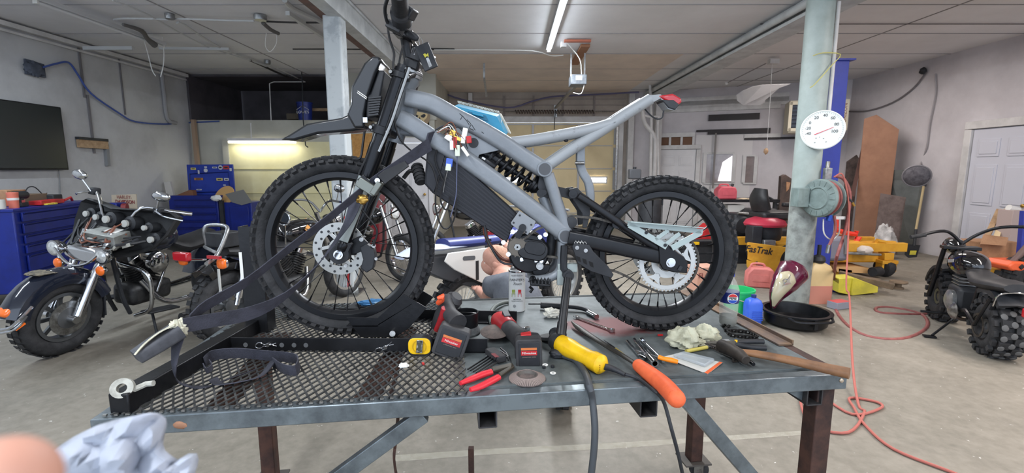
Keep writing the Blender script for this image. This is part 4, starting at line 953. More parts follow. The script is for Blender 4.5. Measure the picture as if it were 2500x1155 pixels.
l0 = o0 + c_ - a_ * .01; mb = MB().prism([l0, l0 + a_ * 1.06, l0 + a_ * 1.06 + b_ * 1.06, l0 + b_ * 1.06], c_ * .28); obj('lid', mb, mat('lid_grey_white', (196, 196, 186), .7, rgb2=(160, 160, 150), ns=30), bx_, bev=.003)
mb = MB()
for k in range(34): q = l0 + a_ * (k / 33) + c_ * .14; mb.box(q + V((0, 0, .004)), (.0035, .016, .009), (0, .3 * (k % 3 - 1), 0))
obj('lid_ridge', mb, mat('lid_grey_white', (0, 0, 0)), bx_)
obj('sticker', MB().cyl(o0 + a_ * 1.0 + b_ * .35 + c_ * .45, o0 + a_ * 1.012 + b_ * .35 + c_ * .45, .009, n=16), WHT, bx_)
# ================= THINGS ON THE TABLE =================
NW = V((0, -1, 0)); UP = V((0, 0, 1))
def L2(p, q, f): return p.lerp(q, f)
# --- straps
WEB = mat('webbing', (62, 63, 74), .85, rgb2=(50, 51, 60), ns=20, bump=.3, bs=260)
st = thing('ratchet_strap', 'dark grey ratchet strap pulling the bike fork down to the left', 'strap', B(895, 455, .15))
obj('upper_webbing', MB().ribbon([B(1050, 352, .11), B(1000, 385, .13), B(930, 430, .15), B(900, 450, .155)], .046, [(-.2, -.4, .9), (.1, -.45, .9), (.3, -.4, .9), (.4, -.3, .9)], .003, 3), WEB, st)
obj('webbing_sleeve', MB().ribbon([B(1040, 345, .10), B(1060, 340, .06), B(1078, 352, .02)], .06, (.3, -.1, .9), .006, 3), WEB, st)
obj('lower_webbing', MB().ribbon([B(888, 462, .16), B(800, 535, .22), B(700, 612, .30), B(600, 690, .38), B(500, 748, .46), B(462, 785, .50)], .047, [(.4, -.3, .9), (.42, -.3, .86), (.44, -.3, .85), (.46, -.3, .84), (.4, -.3, .86), (.3, -.2, .9)], .003, 3), WEB, st)
obj('second_webbing', MB().ribbon([B(872, 478, .15), B(852, 540, .17), B(812, 600, .19), B(760, 665, .24), B(690, 728, .32), B(610, 765, .40), B(520, 782, .47), B(448, 795, .52)], .045, [(.9, -.2, -.2), (.85, -.3, .3), (.7, -.2, .6), (.6, -.2, .75), (.45, -.1, .85), (.15, -.1, .95), (.1, -.2, .95), (.1, -.2, .95)], .003, 3), WEB, st)
mb = MB(); c = B(897, 456, .165); R = Matrix((BD, BN, UP)).transposed() @ Euler((0, .6, 0)).to_matrix()
obj('buckle', mb.box(c, (.07, .03, .035), R).box(c + R @ V((.03, .0, .014)), (.02, .045, .05), R), mat('buckle_grey', (120, 124, 118), .4, .6), st, bev=.003)
obj('buckle_bolt', MB().cyl(B(921, 441, .15), B(921, 441, .185), .009, n=14), CHR, st)
obj('buckle_lever', MB().bar(B(930, 440, .16), B(990, 395, .13), .04, .01, up=BN).bar(B(912, 470, .17), B(880, 432, .17), .03, .006, up=BN), BLKM, st, bev=.002)
obj('shroud', MB().blob(B(884, 487, .16), (.02, .014, .016), .3, seed=5), BRASS, st, label='tarnished brass-coloured knob')
# wrapped ratchet handle at the left end
H0, H1 = B(436, 806, .52), B(332, 872, .60); dv = (H1 - H0)
hd = obj('ratchet_handle', MB().sweep([H0, L2(H0, H1, .5), H1], rrect(.058, .036, .008), up=UP, scale=[1.1, 1.05, .9]), mat('handle_grey', (74, 76, 82), .7, rgb2=(56, 58, 64), ns=20), st)
obj('tape_wrap', MB().ribbon([H0 + V((.0, 0, .020)), L2(H0, H1, .35) + V((0, 0, .026)), L2(H0, H1, .7) + V((0, 0, .02)), H1 + V((.01, 0, .014))], .056, (.3, -.9, .1), .004, 3).blob(H0 + V((.0, 0, .004)), (.02, .024, .026), .4, 4, seed=6), mat('masking_tape', (206, 204, 184), .8, rgb2=(180, 178, 160), ns=30), hd, label='cream masking tape wrap')
obj('tape_fray', MB().tube([H0 + V((-.03, -.03, -.01)), H0 + V((-.05, -.032, -.03)), H0 + V((-.03, -.032, -.045)), H0 + V((-.06, -.03, -.06))], .0012, 5, sm=4), WHT, hd)
obj('tail_webbing', MB().ribbon([B(436, 822, .52), B(428, 860, .53), B(426, 905, .54), TB(440, 935, .012), TB(500, 945, .006), TB(560, 925, .005), TB(630, 900, .005)], .034, [(1, 0, 0), (.9, -.4, 0), (.7, -.6, .3), (.3, -.8, .4), (-.1, -1, .2), (-.2, -1, .2), (-.3, -1, .2)], .0025, 3), WEB, st)
rp = TB(300, 948, .066)
t = one('tape_roll', MB().lathe2(rp + V((0, 0, .0)), (.5, -1, .5), [(.012, -.012), (.026, -.012), (.026, .012), (.012, .012)], 24).tube([rp + V((.015, 0, -.01)), rp + V((.04, .03, -.002)), rp + V((.06, .03, .0))], .008, 8), mat('old_roll', (176, 176, 168), .8, rgb2=(140, 140, 132), ns=30), 'small pale tape roll on the near end of the black cross bar', 'tape roll')
lp = thing('webbing_strap', 'loose dark strap coiled in loops on the mesh in front of the chock rail', 'strap', TB(610, 890))
obj('loop', MB().ribbon([TB(500, 885, .02), TB(520, 868, .028), TB(580, 862, .03), TB(650, 868, .03), TB(700, 872, .03), TB(728, 880, .026), TB(722, 905, .022), TB(690, 900, .022), TB(668, 885, .022)], .040, (0, -.25, 1), .003, 4), WEB, lp)
obj('loop', MB().ribbon([TB(668, 880, .02), TB(640, 915, .016), TB(600, 930, .012), TB(540, 938, .010), TB(520, 925, .01)], .042, [(.8, -.5, .35), (.7, -.6, .35), (.4, -.8, .4), (.1, -.9, .3), (0, -1, .2)], .003, 4), WEB, lp)
obj('loop', MB().ribbon([TB(497, 893, .02), TB(505, 905, .02), TB(518, 895, .018), TB(512, 884, .02)], .02, (0, -.2, 1), .003, 4), WEB, lp)
# --- cordless impact wrench
TOOLR = mat('tool_red', (178, 44, 48), .4, rgb2=(150, 36, 42), ns=10); TOOLG = mat('tool_grey_black', (58, 58, 60), .65, rgb2=(44, 44, 46), ns=14)
def battery(c, w, h, d, ry, parent, rx=0):
    R = Euler((rx, ry, 0)).to_matrix(); b = obj('battery', MB().sweep([c - R @ V((0, d / 2, 0)), c + R @ V((0, d / 2, 0))], rrect(w, h, .012, 4), up=R @ UP), TOOLG, parent, bev=.003)
    f = c - R @ V((0, d / 2 + .001, 0)); obj('battery_panel', MB().box(f, (w * .78, .003, h * .82), R), BLK, b, bev=.002)
    obj('battery_label', MB().box(f + R @ V((.0, -.0016, .005)), (w * .6, .001, h * .16), R), RED, b); obj('label_stripe', MB().box(f + R @ V((.0, -.0016, .019)), (w * .6, .001, h * .08), R), mat('stripe_orange', (200, 112, 60), .5), b)
    M = Matrix.Translation(f + R @ V((0, -.003, .005))) @ R.to_4x4() @ Euler((PI / 2, 0, 0)).to_matrix().to_4x4(); text('label_text', 'Milwaukee', .011, M, WHT, b, .0002)
    text('label_text', 'LITHIUM-ION  XC5.0', .005, Matrix.Translation(R @ V((0, 0, -.014))) @ M, mat('print_grey', (150, 130, 120), .6), b, .0002); return b
d1 = thing('impact_wrench', 'red and black cordless impact driver standing on its battery beside the yellow tape measure', 'power tool', TB(1100, 882))
b0 = PY(1103, 832, 1.60); battery(b0, .112, .108, .07, .34, d1, -.1)
obj('handle', MB().tube([PY(1118, 790, 1.63), PY(1100, 768, 1.68), PY(1092, 748, 1.72), PY(1088, 735, 1.75)], [.036, .028, .026, .034], 14, sm=3), TOOLG, d1)
obj('tool_body', MB().tube([PY(1062, 800, 1.80), PY(1080, 770, 1.79), PY(1098, 742, 1.77), PY(1110, 730, 1.76)], [.02, .032, .036, .034], 16, sm=3).cyl(PY(1110, 730, 1.76), PY(1116, 722, 1.755), .034, .022, n=16), TOOLG, d1)
obj('red_shell', MB().tube([PY(1066, 806, 1.72), PY(1080, 780, 1.70), PY(1086, 752, 1.68)], [.012, .018, .013], 10, sm=3), TOOLR, d1); obj('trigger', MB().tube([PY(1070, 740, 1.70), PY(1078, 732, 1.68), PY(1080, 724, 1.67), PY(1068, 728, 1.67)], [.010, .012, .012, .006], 10), mat('trigger_orange', (232, 92, 52), .4), d1, bev=.001)
obj('anvil', MB().cyl(PY(1062, 800, 1.80), PY(1050, 815, 1.80), .012, n=14), STEEL, d1)
# --- black ring (cup) behind it
rc = TB(1137, 812); t = thing('plastic_ring', 'round black plastic collar lying between the two red power tools', 'collar', rc)
obj('collar', MB().lathe2(rc, UP, [(.044, .03), (.05, .03), (.052, .086), (.0495, .088), (.0475, .086), (.045, .03)], 32), BLKM, t); obj('dusty_base', MB().lathe(rc, UP, [(.058, 0), (.060, .006), (.05, .03), (.02, .03)], 28), mat('dusty_grey', (120, 124, 124), .8, rgb2=(78, 80, 82), ns=20), t)
obj('cross_wire', MB().cyl(rc + V((-.045, .01, .084)), rc + V((.045, -.01, .084)), .001, n=5), STEEL, t)
# --- cordless grinder
d2 = thing('cordless_grinder', 'red cordless angle grinder with a black battery facing the camera', 'power tool', TB(1285, 895))
battery(PY(1291, 858, 1.52), .088, .100, .05, -.03, d2); obj('battery_latch', MB().box(PY(1284, 817, 1.55), (.036, .03, .01), (0, -.15, 0)), RED, d2, bev=.002)
obj('battery_foot', MB().sweep([PY(1288, 848, 1.57), PY(1280, 838, 1.62)], rrect(.09, .1, .015, 3), up=UP, scale=[1, .8]), TOOLG, d2)
obj('grinder_grip', MB().tube([PY(1280, 835, 1.62), PY(1258, 815, 1.70), PY(1240, 800, 1.76)], [.040, .033, .034], 16, sm=3), TOOLG, d2)
obj('grinder_body', MB().tube([PY(1243, 802, 1.75), PY(1232, 792, 1.80), PY(1222, 784, 1.85), PY(1215, 780, 1.88)], [.036, .040, .041, .030], 18, sm=3), TOOLR, d2)
obj('grinder_switch', MB().box(PY(1236, 768, 1.80), (.026, .04, .012), (.25, 0, .3)), BLK, d2, bev=.002); obj('grinding_disc', MB().lathe(TB(1208, 812, .03), (0, -.15, 1), [(.01, 0), (.052, 0), (.056, .004), (.052, .008), (.012, .014)], 28), mat('disc_brown', (96, 84, 78), .8, rgb2=(70, 64, 62), ns=30), d2)
obj('white_label', MB().box(PY(1229, 795, 1.765), (.006, .004, .022), (0, .5, 0)), WHT, d2)
# hex key set
hx = thing('hex_key_set', 'fold-out set of black hex keys lying left of the flap disc', 'hex keys', TB(1195, 885)); 
obj('holder', MB().bar(TB(1195, 856, .016), TB(1226, 878, .016), .036, .022), TOOLG, hx, bev=.003); obj('holder_mark', MB().bar(TB(1203, 863, .028), TB(1214, 872, .028), .014, .001), mat('dull_red', (120, 44, 48), .6), hx)
for i in range(5): a_ = TB(1204 + i * 3, 862 + i * 5, .008 + .002 * i); e_ = TB(1142 + i * 7, 902 + i * 3, .006); obj('hex_key', MB().tube([a_, e_], .0028, 6), BLKM, hx)
for i in range(3): obj('hex_key', MB().tube([TB(1222, 850 + i * 8, .02), TB(1236 + i * 2, 862 + i * 6, .016), TB(1241, 872 + i * 4, .012)], .003, 6), BLKM, hx)
# pliers, red grips
pr = thing('diagonal_pliers', 'pliers with two bright red dipped handles in front of the hex keys', 'pliers', TB(1180, 930))
for l in ([(1124, 936), (1150, 926), (1180, 914), (1200, 908)], [(1148, 952), (1172, 944), (1200, 930), (1217, 921)]): obj('grip', MB().tube([TB(u, v, .012) for u, v in l], [.008, .0115, .0125, .0115], 12, sm=3, flat=.8), mat('dipped_red', (214, 48, 60), .4), pr)
obj('jaws', MB().prism([TB(u, v, .006) for u, v in ((1200, 903), (1250, 892), (1256, 900), (1222, 924), (1216, 917), (1240, 903), (1203, 912))], UP * .01), mat('plier_steel', (86, 82, 74), .45, .6), pr, bev=.002)
# flap disc
fd = TB(1287, 926); t = thing('flap_disc', 'grey flap disc lying flat near the front edge of the table', 'abrasive disc', fd)
obj('flaps', MB().lathe(fd, UP, [(.028, .004), (.056, .0), (.058, .003), (.036, .016), (.031, .016), (.028, .008)], 80), mat('flap_grey', (112, 100, 96), .85, rgb2=(88, 80, 78), ns=60), t)
mb = MB()
for i in range(60): a_ = 2 * PI * i / 60; r_ = V((math.cos(a_), math.sin(a_), 0)); mb.bar(fd + r_ * .034 + UP * .0165, fd + r_ * .057 + UP * .0042, .0032, .0016)
obj('flap_edge', mb, mat('flap_light', (140, 126, 120), .9), t, ang=0); obj('disc_cup', MB().lathe(fd, UP, [(.006, .001), (.026, .001), (.031, .015), (.029, .016), (.022, .004), (.012, .003), (.012, .007), (.006, .007)], 28), mat('cup_grey', (92, 88, 84), .6, .2), t)
# washers and nuts
for i, (u, v) in enumerate(((1331, 891), (1350, 911))): c = TB(u, v, .0015); one('washer', MB().ring(c, UP, .007, .0055, .002, 20), WHT, ('white nylon washer, the one nearer the black tool battery', 'white nylon washer, the one nearest the front edge of the table')[i], 'washer', 'nylon washers')
for i, (u, v) in enumerate(((1328, 899), (1349, 897))): c = TB(u, v, .0); one('rubber_spacer', MB().lathe(c, UP, [(.0055, 0), (.006, .001), (.006, .007), (.0045, .008)], 14), BLK, ('small black spacer touching the side of the tool battery', 'small black spacer standing right of the white washer')[i], 'spacer', 'black spacers')
# tape measure
tm = TB(1025, 872); t = thing('tape_measure', 'yellow tape measure with a chrome belt clip on the mesh', 'tape measure', tm)
obj('case', MB().sweep([tm + V((0, .0, .036)), tm + V((0, .04, .036))], rrect(.082, .070, .024, 5), up=UP), BLK, t, bev=.003); obj('yellow_shell', MB().sweep([tm + V((.0, -.004, .04)), tm + V((.0, .002, .04))], rrect(.078, .058, .02, 5), up=UP), YEL, t, bev=.002)
obj('ring_mark', MB().ring(tm + V((0, -.005, .04)), (0, -1, 0), .023, .003, .002, 28), mat('dark_yellow', (190, 150, 20), .5), t); obj('belt_clip', MB().box(tm + V((.002, -.009, .042)), (.022, .004, .046), (0, .1, 0)), CHR, t, bev=.001)
obj('clip_text', MB().box(tm + V((.002, -.0115, .042)), (.010, .001, .03), (0, .1, 0)), mat('clip_dark', (70, 70, 60), .5), t)
one('paper_scrap', MB().blob(TB(986, 893, .008), (.016, .012, .008), .5, 3, 18, 10, 3, TZ + .004), WHT, 'crumpled white scrap lying on the mesh', 'scrap')
one('wire_connector', MB().box(TB(1033, 888, .007), (.007, .014, .005), (0, 0, .4)), RED, 'tiny red bit on the mesh right of the white scrap', 'connector')
# spray can
sp = TB(1262, 757); t = thing('spray_can', 'white spray paint can with a chrome top standing behind the tools', 'spray can', sp)
k = 1.17; obj('can', MB().lathe(sp, UP, [(.030 * k, 0), (.033 * k, .002), (.033 * k, .004), (.0325 * k, .165 * k), (.0325 * k, .166 * k)], 36), mat('can_white', (214, 216, 214), .35), t)
obj('dome', MB().lathe(sp, UP, [(.034 * k, .158 * k), (.034 * k, .163 * k), (.028 * k, .166 * k), (.018 * k, .178 * k), (.017 * k, .184 * k), (.015 * k, .185 * k)], 32), CHR, t); obj('nozzle', MB().lathe(sp, UP, [(.013 * k, .184 * k), (.013 * k, .19 * k), (.009 * k, .192 * k), (.008 * k, .2 * k), (.006 * k, .2 * k)], 20), mat('nozzle_grey', (130, 132, 132), .4, .5), t)
def cantext(s, z, sz, m, x=0, sx=1, sh=0): return text('can_lettering', s, sz, face(sp + V((x, -.0395, z)), (0, -1, 0)), m, t, .0003, sx=sx, shear=sh)
INK = mat('ink_black', (40, 40, 42), .5)
cantext('RUST-OLEUM', .172, .0085, INK); cantext("PAINTER'S", .152, .0165, INK, sx=.9); cantext('Touch', .134, .0155, INK, sh=.4); cantext('FAST DRYING', .062, .006, INK); cantext('INDOOR & OUTDOOR', .054, .006, INK, sx=.85)
for dx, cc in ((-.016, mat('chair_green', (150, 166, 80), .6)), (.012, RED)):
    f = sp + V((dx, -.0386, .088)); obj('printed_chair', MB().box(f + V((0, 0, .012)), (.014, .0006, .014)).box(f, (.017, .0006, .003)).box(f + V((-.007, 0, -.008)), (.002, .0006, .014)).box(f + V((.007, 0, -.008)), (.002, .0006, .014)), cc, t)
obj('printed_seal', MB().cyl(sp + V((-.012, -.0388, .03)), sp + V((-.012, -.0394, .03)), .007, n=16), mat('seal_grey', (150, 152, 152), .5), t)
# crumpled tissue, hose handle, chrome wrench, coiled lead
one('paper_wad', MB().blob(TB(1347, 765, .018), (.030, .02, .02), .55, 2.6, 30, 20, 8, TZ + .0005), mat('tissue', (214, 212, 200), .9), 'crumpled white paper wad behind the kickstand', 'paper')
t = thing('extension_lance', 'black hand grip with a chrome-tipped hose lying left of the rear tyre', 'grease hose', TB(1370, 740))
obj('rod', MB().tube([TB(1290, 742, .02), TB(1322, 742, .02)], .004, 8), BLKM, t); obj('grip', MB().tube([TB(1320, 745, .02), TB(1376, 748, .02)], .0155, 14), BLK, t, bev=.002); obj('hose', MB().tube([TB(1376, 748, .02), TB(1405, 750, .018), TB(1428, 755, .014), TB(1440, 762, .012)], .010, 10, sm=3), BLK, t); obj('coupler', MB().tube([TB(1436, 762, .012), TB(1455, 772, .010)], .011, 12).cyl(TB(1452, 771, .01), TB(1457, 774, .01), .012, n=12), CHR, t)
def wrench(nm, u0, v0, u1, v1, w, lab, ring=True, h=.006):
    a_, b_ = TB(u0, v0, h), TB(u1, v1, h); t = thing(nm, lab, 'wrench', a_.lerp(b_, .5)); dr_ = (b_ - a_).normalized(); s_ = V((-dr_.y, dr_.x, 0))
    obj('shank', MB().bar(a_, b_, w, .005), CHR, t, bev=.001); obj('open_end', MB().prism([a_ + dr_ * w * 1.2 + s_ * w * .5, a_ + s_ * w * 1.0, a_ - dr_ * w * 1.2 + s_ * w * .9, a_ - dr_ * w * 1.2 + s_ * w * .4, a_ - dr_ * w * .1, a_ - dr_ * w * 1.2 - s_ * w * .4, a_ - dr_ * w * 1.2 - s_ * w * .9, a_ - s_ * w * 1.0, a_ + dr_ * w * 1.2 - s_ * w * .5], UP * .005), CHR, t, bev=.001); obj('ring_end', MB().ring(b_, UP, w * .9, w * .55, .009, 20), CHR, t)
wrench('combination_wrench', 1408, 774, 1493, 806, .011, 'long chrome combination wrench lying on the red stain'); wrench('combination_wrench', 1262, 800, 1288, 801, .009, 'short chrome wrench lying behind the red grinder body')
t = one('flexible_hose', MB().tube([TB(1200, 790, .01), TB(1197, 768, .02), TB(1210, 748, .02), TB(1236, 738, .012), TB(1262, 742, .006)], .009, 10, sm=4), mat('hose_grey', (88, 94, 90), .6), 'short grey hose arching behind the red grinder', 'hose')
# --- corded yellow grinder
g = thing('angle_grinder', 'yellow corded power tool lying diagonally right of the kickstand', 'power tool', TB(1415, 880)); q = lambda u, v, h: TB(u, v, h)
G0, G1 = q(1372, 850, .045), q(1478, 905, .035); ax_ = (G1 - G0).normalized()
G0 = TB(1366, 838, .04); G1 = TB(1472, 893, .032); ax_ = (G1 - G0).normalized(); GL = (G1 - G0).length
obj('body', MB().lathe(G0, ax_, [(.028, 0), (.033, .008), (.033, .06), (.029, .09), (.028, GL * .72), (.032, GL * .8), (.032, GL - .01), (.024, GL), (.012, GL + .008)], 28), YEL, g)
for i in range(5): obj('vent', MB().bar(G0 + ax_ * (GL * .74) + V((.0, -.030, .006 - i * .006)), G0 + ax_ * (GL * .90) + V((0, -.0325, .006 - i * .006)), .002, .0025), mat('vent_dark_yellow', (150, 116, 20), .6), g)
obj('name_plate', MB().box(G0 + ax_ * .085 + V((0, -.0285, -.006)), (.06, .003, .018), Matrix((ax_, V((-ax_.y, ax_.x, 0)), UP)).transposed()), BLK, g, bev=.001)
text('name_text', 'DEWALT', .013, face(G0 + ax_ * .085 + V((0, -.0305, -.006)), V((ax_.y, -ax_.x, 0)), UP + 0 * ax_), YEL, g, .0002)
obj('gear_head', MB().lathe(G0 + ax_ * .004, -ax_, [(.033, 0), (.034, .012), (.028, .035), (.018, .045)], 22).lathe(G0 - ax_ * .025 + V((0, .01, 0)), (.2, .6, .2), [(.024, 0), (.024, .03), (.03, .034)], 18), BLK, g)
obj('disc_guard', MB().lathe(TB(1350, 826, .012), (-.1, .2, 1), [(.012, .004), (.05, 0), (.055, .012), (.054, .013), (.012, .012)], 30), TOOLG, g); obj('cord_sleeve', MB().tube([G1 + ax_ * .004, TB(1500, 902, .02), TB(1526, 915, .014)], [.011, .009, .006], 10, sm=3), BLK, g)
obj('power_cord', MB().tube([TB(1522, 912, .014), TB(1560, 925, .008), TB(1592, 950, .01), TB(1606, 962, .004), PY(1622, 985, 1.325), PY(1640, 1050, 1.30), PY(1656, 1110, 1.31), PY(1668, 1165, 1.32)], .0055, 8, sm=4), BLK, g)
t = one('air_hose', MB().tube([TB(1376, 868, .012), TB(1405, 880, .012), TB(1428, 910, .012), TB(1440, 945, .012), PY(1446, 975, 1.33), PY(1452, 1040, 1.30), PY(1450, 1100, 1.29), PY(1442, 1170, 1.29)], .0105, 12, sm=4), mat('hose_dark', (66, 70, 74), .55), 'thick dark grey hose hanging over the front edge of the table', 'hose')
# pry bar with orange grip
t = thing('pry_bar', 'black curved bar ending in a fat orange foam grip over the table edge', 'pry bar', TB(1560, 900)); obj('orange_grip', MB().tube([TB(1560, 893, .024), TB(1585, 912, .024), TB(1620, 940, .026), TB(1650, 972, .028)], [.021, .0245, .026, .025], 18, sm=3).ell(TB(1651, 973, .028), (.0248, .0248, .0248)).ell(TB(1560, 893, .024), (.021, .021, .021)), ORG, t, label='orange foam grip')
obj('bar', MB().tube([TB(1562, 895, .02), TB(1520, 868, .018), TB(1460, 832, .014), TB(1412, 800, .014), TB(1396, 785, .02)], [.009, .010, .012, .014, .004], 10, sm=3, flat=.6), mat('bar_dark', (58, 56, 52), .5, .5), t)
t = thing('small_file', 'small brass-handled pick lying above the orange grip', 'pick', TB(1515, 860)); obj('handle', MB().tube([TB(1503, 852, .006), TB(1528, 872, .006)], .0055, 8), mat('brass_dull', (140, 124, 60), .6), t); obj('tip', MB().tube([TB(1503, 852, .006), TB(1490, 842, .005), TB(1474, 830, .008)], [.004, .003, .001], 6), BLKM, t)
# sockets / spanners
GRP = 'chrome spanners and sockets in front of the rear tyre'
t = thing('box_spanner', 'chrome ring spanner, leftmost of the chrome bundle in front of the rear tyre', 'wrench', TB(1550, 858), GRP); obj('shank', MB().bar(TB(1530, 832, .008), TB(1562, 868, .008), .011, .008), CHR, t, bev=.002); obj('ring_end', MB().ring(TB(1568, 874, .009), (0, -.25, 1), .0075, .006, .012, 20), CHR, t)
t = thing('long_socket', 'fat chrome tube socket in the middle of the chrome bundle', 'socket', TB(1585, 862), GRP); a_, b_ = TB(1556, 838, .012), TB(1599, 888, .013); obj('barrel', MB().lathe2(a_, b_ - a_, [(.005, 0), (.0095, 0), (.0095, .06), (.0125, .07), (.0125, (b_ - a_).length), (.0085, (b_ - a_).length), (.0085, .02), (.005, .02)], 20), CHR, t); obj('drive_end', MB().cyl(TB(1548, 828, .012), a_, .006, n=8), CHR, t)
t = thing('long_socket', 'thin chrome bar, rightmost of the chrome bundle beside the orange screwdriver', 'socket', TB(1595, 852), GRP); a_, b_ = TB(1566, 830, .008), TB(1620, 882, .008); obj('barrel', MB().cyl(a_, b_, .0065, n=14), CHR, t); obj('head', MB().cyl(a_, a_ + (a_ - b_).normalized() * -.018, .010, n=14), CHR, t)
t = thing('screwdriver', 'small screwdriver with a bright orange handle lying over the chrome bundle', 'screwdriver', TB(1605, 868)); obj('handle', MB().tube([TB(1608, 872, .022), TB(1620, 876, .020), TB(1640, 880, .016), TB(1655, 884, .014)], [.008, .0075, .009, .007], 12, sm=3), mat('handle_orange', (250, 140, 30), .35), t); obj('shaft', MB().cyl(TB(1608, 872, .022), TB(1554, 855, .026), .0018, n=7), CHR, t)
# blister pack
t = thing('blister_pack', 'opened clear blister pack with an orange-edged card', 'package', TB(1690, 895)); P = [TB(u, v, .002) for u, v in ((1618, 872), (1660, 862), (1764, 886), (1728, 914))]; obj('card', MB().prism(P, UP * .001), mat('card_white', (206, 206, 200), .6), t)
obj('orange_edge', MB().prism([P[2] + UP * .001, P[3] + UP * .001, L2(P[3], P[0], .07) + UP * .001, L2(P[2], P[1], .07) + UP * .001], UP * .0008), mat('print_orange', (230, 108, 60), .5), t); obj('red_print', MB().prism([L2(P[0], P[3], q_) + UP * .0012 + (V((0, .008, 0)) if k_ else V()) for q_, k_ in ((.03, 0), (.3, 0), (.3, 1), (.03, 1))], UP * .0005), RED, t)
z_ = mat('blister_clear', (190, 200, 206), .12, alpha=.42, spec=.8); C = [L2(L2(P[0], P[1], a1), L2(P[3], P[2], a1), b1) for a1, b1 in ((.3, .12), (.92, .12), (.92, .85), (.3, .85))]; obj('blister', MB().prism([c_ + UP * .002 for c_ in C], UP * .012), z_, t, bev=.004)
# rag, bag
t = one('shop_rag', MB().blob(TB(1668, 828, .028), (.055, .045, .042), .45, 2.2, 40, 26, 11, TZ + .0008).blob(TB(1722, 818, .024), (.046, .04, .034), .45, 2.4, 36, 24, 12, TZ + .0008).blob(TB(1690, 836, .012), (.05, .03, .018), .4, 3, 24, 14, 13, TZ + .0008), mat('rag_cream', (186, 186, 164), .95, rgb2=(156, 154, 132), ns=16), 'crumpled cream cotton rag against the rear tyre', 'rag')
one('clear_bag', MB().blob(TB(1738, 838, .006), (.075, .035, .008), .6, 3.2, 32, 14, 15, TZ + .0006), mat('poly_bag', (186, 188, 190), .18, alpha=.38), 'flat clear plastic bag beside the cream rag', 'bag')
one('red_terminal', MB().box(TB(1612, 818, .004), (.02, .006, .006), (0, 0, .1)), RED, 'tiny red terminal beside the cream rag', 'terminal')
t = thing('paint_marker', 'slim yellow marker lying in front of the clear bag', 'marker', TB(1700, 852)); obj('barrel', MB().cyl(TB(1675, 858, .008), TB(1726, 848, .008), .0068, n=12), mat('marker_yellow', (186, 172, 84), .5), t); obj('tip', MB().cyl(TB(1726, 848, .008), TB(1742, 845, .008), .003, n=8), STEEL, t)
# chains
UPZ = V((0, 0, 1)); CH1 = mat('chain_black', (50, 49, 48), .45, .6, rgb2=(32, 32, 32), ns=70)
def heap(pts, lab, m=CH1):
    t = chain('roller_chain', [TB(u, v, h) for u, v, h in pts], None, ax=V((0, -.4, 1)).normalized(), m=m, pitch=.0127, w=.011); t['label'] = lab; t['category'] = 'chain'; return t
heap([(1765, 796, .009), (1785, 792, .009), (1770, 805, .009), (1800, 808, .009), (1830, 812, .009), (1850, 824, .009), (1815, 822, .008), (1785, 818, .009), (1775, 810, .012)], 'short heap of black roller chain by the dark drink bottle')
heap([(1650, 842, .009), (1690, 846, .009), (1725, 842, .009), (1752, 852, .009), (1790, 868, .009), (1815, 872, .009), (1780, 860, .016), (1750, 856, .016)], 'dirty brown roller chain running under the hammer head', mat('chain_dirty', (74, 68, 62), .7, .4, rgb2=(52, 48, 46), ns=60))
heap([(1790, 880, .009), (1812, 876, .009), (1824, 866, .018), (1800, 868, .020)], 'end of a brown roller chain lying below the hammer handle', mat('chain_dirty', (0, 0, 0)))
t = one('chain_pin', MB().cyl(TB(1818, 872, .016), TB(1840, 890, .012), .006, n=12), BLKM, 'black chain-tool pin under the hammer handle', 'pin')
# long nose pliers
t = thing('long_nose_pliers', 'pliers with two black sleeved handles behind the wooden hammer handle', 'pliers', TB(1800, 840))
for l in ([(1796, 836), (1830, 834), (1864, 834)], [(1796, 842), (1835, 848), (1870, 850)]): obj('grip', MB().tube([TB(u, v, .02) for u, v in l], .0095, 12, sm=3), BLK, t)
obj('jaws', MB().tube([TB(1796, 840, .02), TB(1760, 838, .018), TB(1712, 836, .014)], [.012, .009, .003], 8), mat('plier_steel', (0, 0, 0)), t); obj('yellow_collar', MB().cyl(TB(1793, 838, .02), TB(1800, 839, .02), .0135, n=14), YEL, t)
# hammer
t = thing('hammer', 'old hammer with a long worn wooden handle reaching over the right table corner', 'hammer', TB(1900, 870)); HW = mat('hammer_wood', (140, 100, 68), .55, rgb2=(104, 74, 52), ns=9, det=9)
hp = [TB(1800, 858, .035), TB(1850, 865, .034), TB(1930, 880, .032), TB(2000, 896, .032), TB(2074, 912, .034)]; obj('handle', MB().tube(hp, [.012, .017, .018, .021, .023], 16, sm=4, flat=.72), HW, t)
obj('head', MB().tube([TB(1758, 842, .035), TB(1780, 852, .035), TB(1806, 866, .035), TB(1822, 880, .03)], [.021, .023, .020, .016], 12), mat('hammer_head', (72, 66, 60), .6, .5, rgb2=(48, 44, 42), ns=12), t, bev=.002)
# bottle
bc = TB(1776, 795); t = thing('soda_bottle', 'clear soft drink bottle with a little dark cola standing behind the cream rag', 'bottle', bc); pf = [(.004, .008), (.022, .0), (.034, .012), (.037, .035), (.034, .05), (.036, .06), (.037, .11), (.035, .125), (.037, .14), (.036, .16), (.022, .195), (.013, .21), (.013, .222)]
obj('bottle', MB().lathe(bc, UP, pf, 28), mat('pet_plastic', (214, 216, 206), .08, alpha=.32, spec=.7), t); obj('cola', MB().lathe(bc, UP, [(.003, .009), (.0215, .001), (.0335, .0125), (.0362, .035), (.0335, .046), (.003, .046)], 28), mat('cola_black', (16, 12, 12), .1, coat=.5), t)
obj('label', MB().lathe(bc, UP, [(.0378, .104), (.0378, .150)], 28), mat('label_navy', (28, 40, 104), .35), t); f = face(bc + V((-.004, -.0384, .127)), (-.1, -1, 0)); obj('logo_disc', MB().lathe(bc + V((-.004, -.0375, .127)), (-.1, -1, 0), [(.02, 0), (.021, .001), (.001, .0014)], 24), WHT, t)
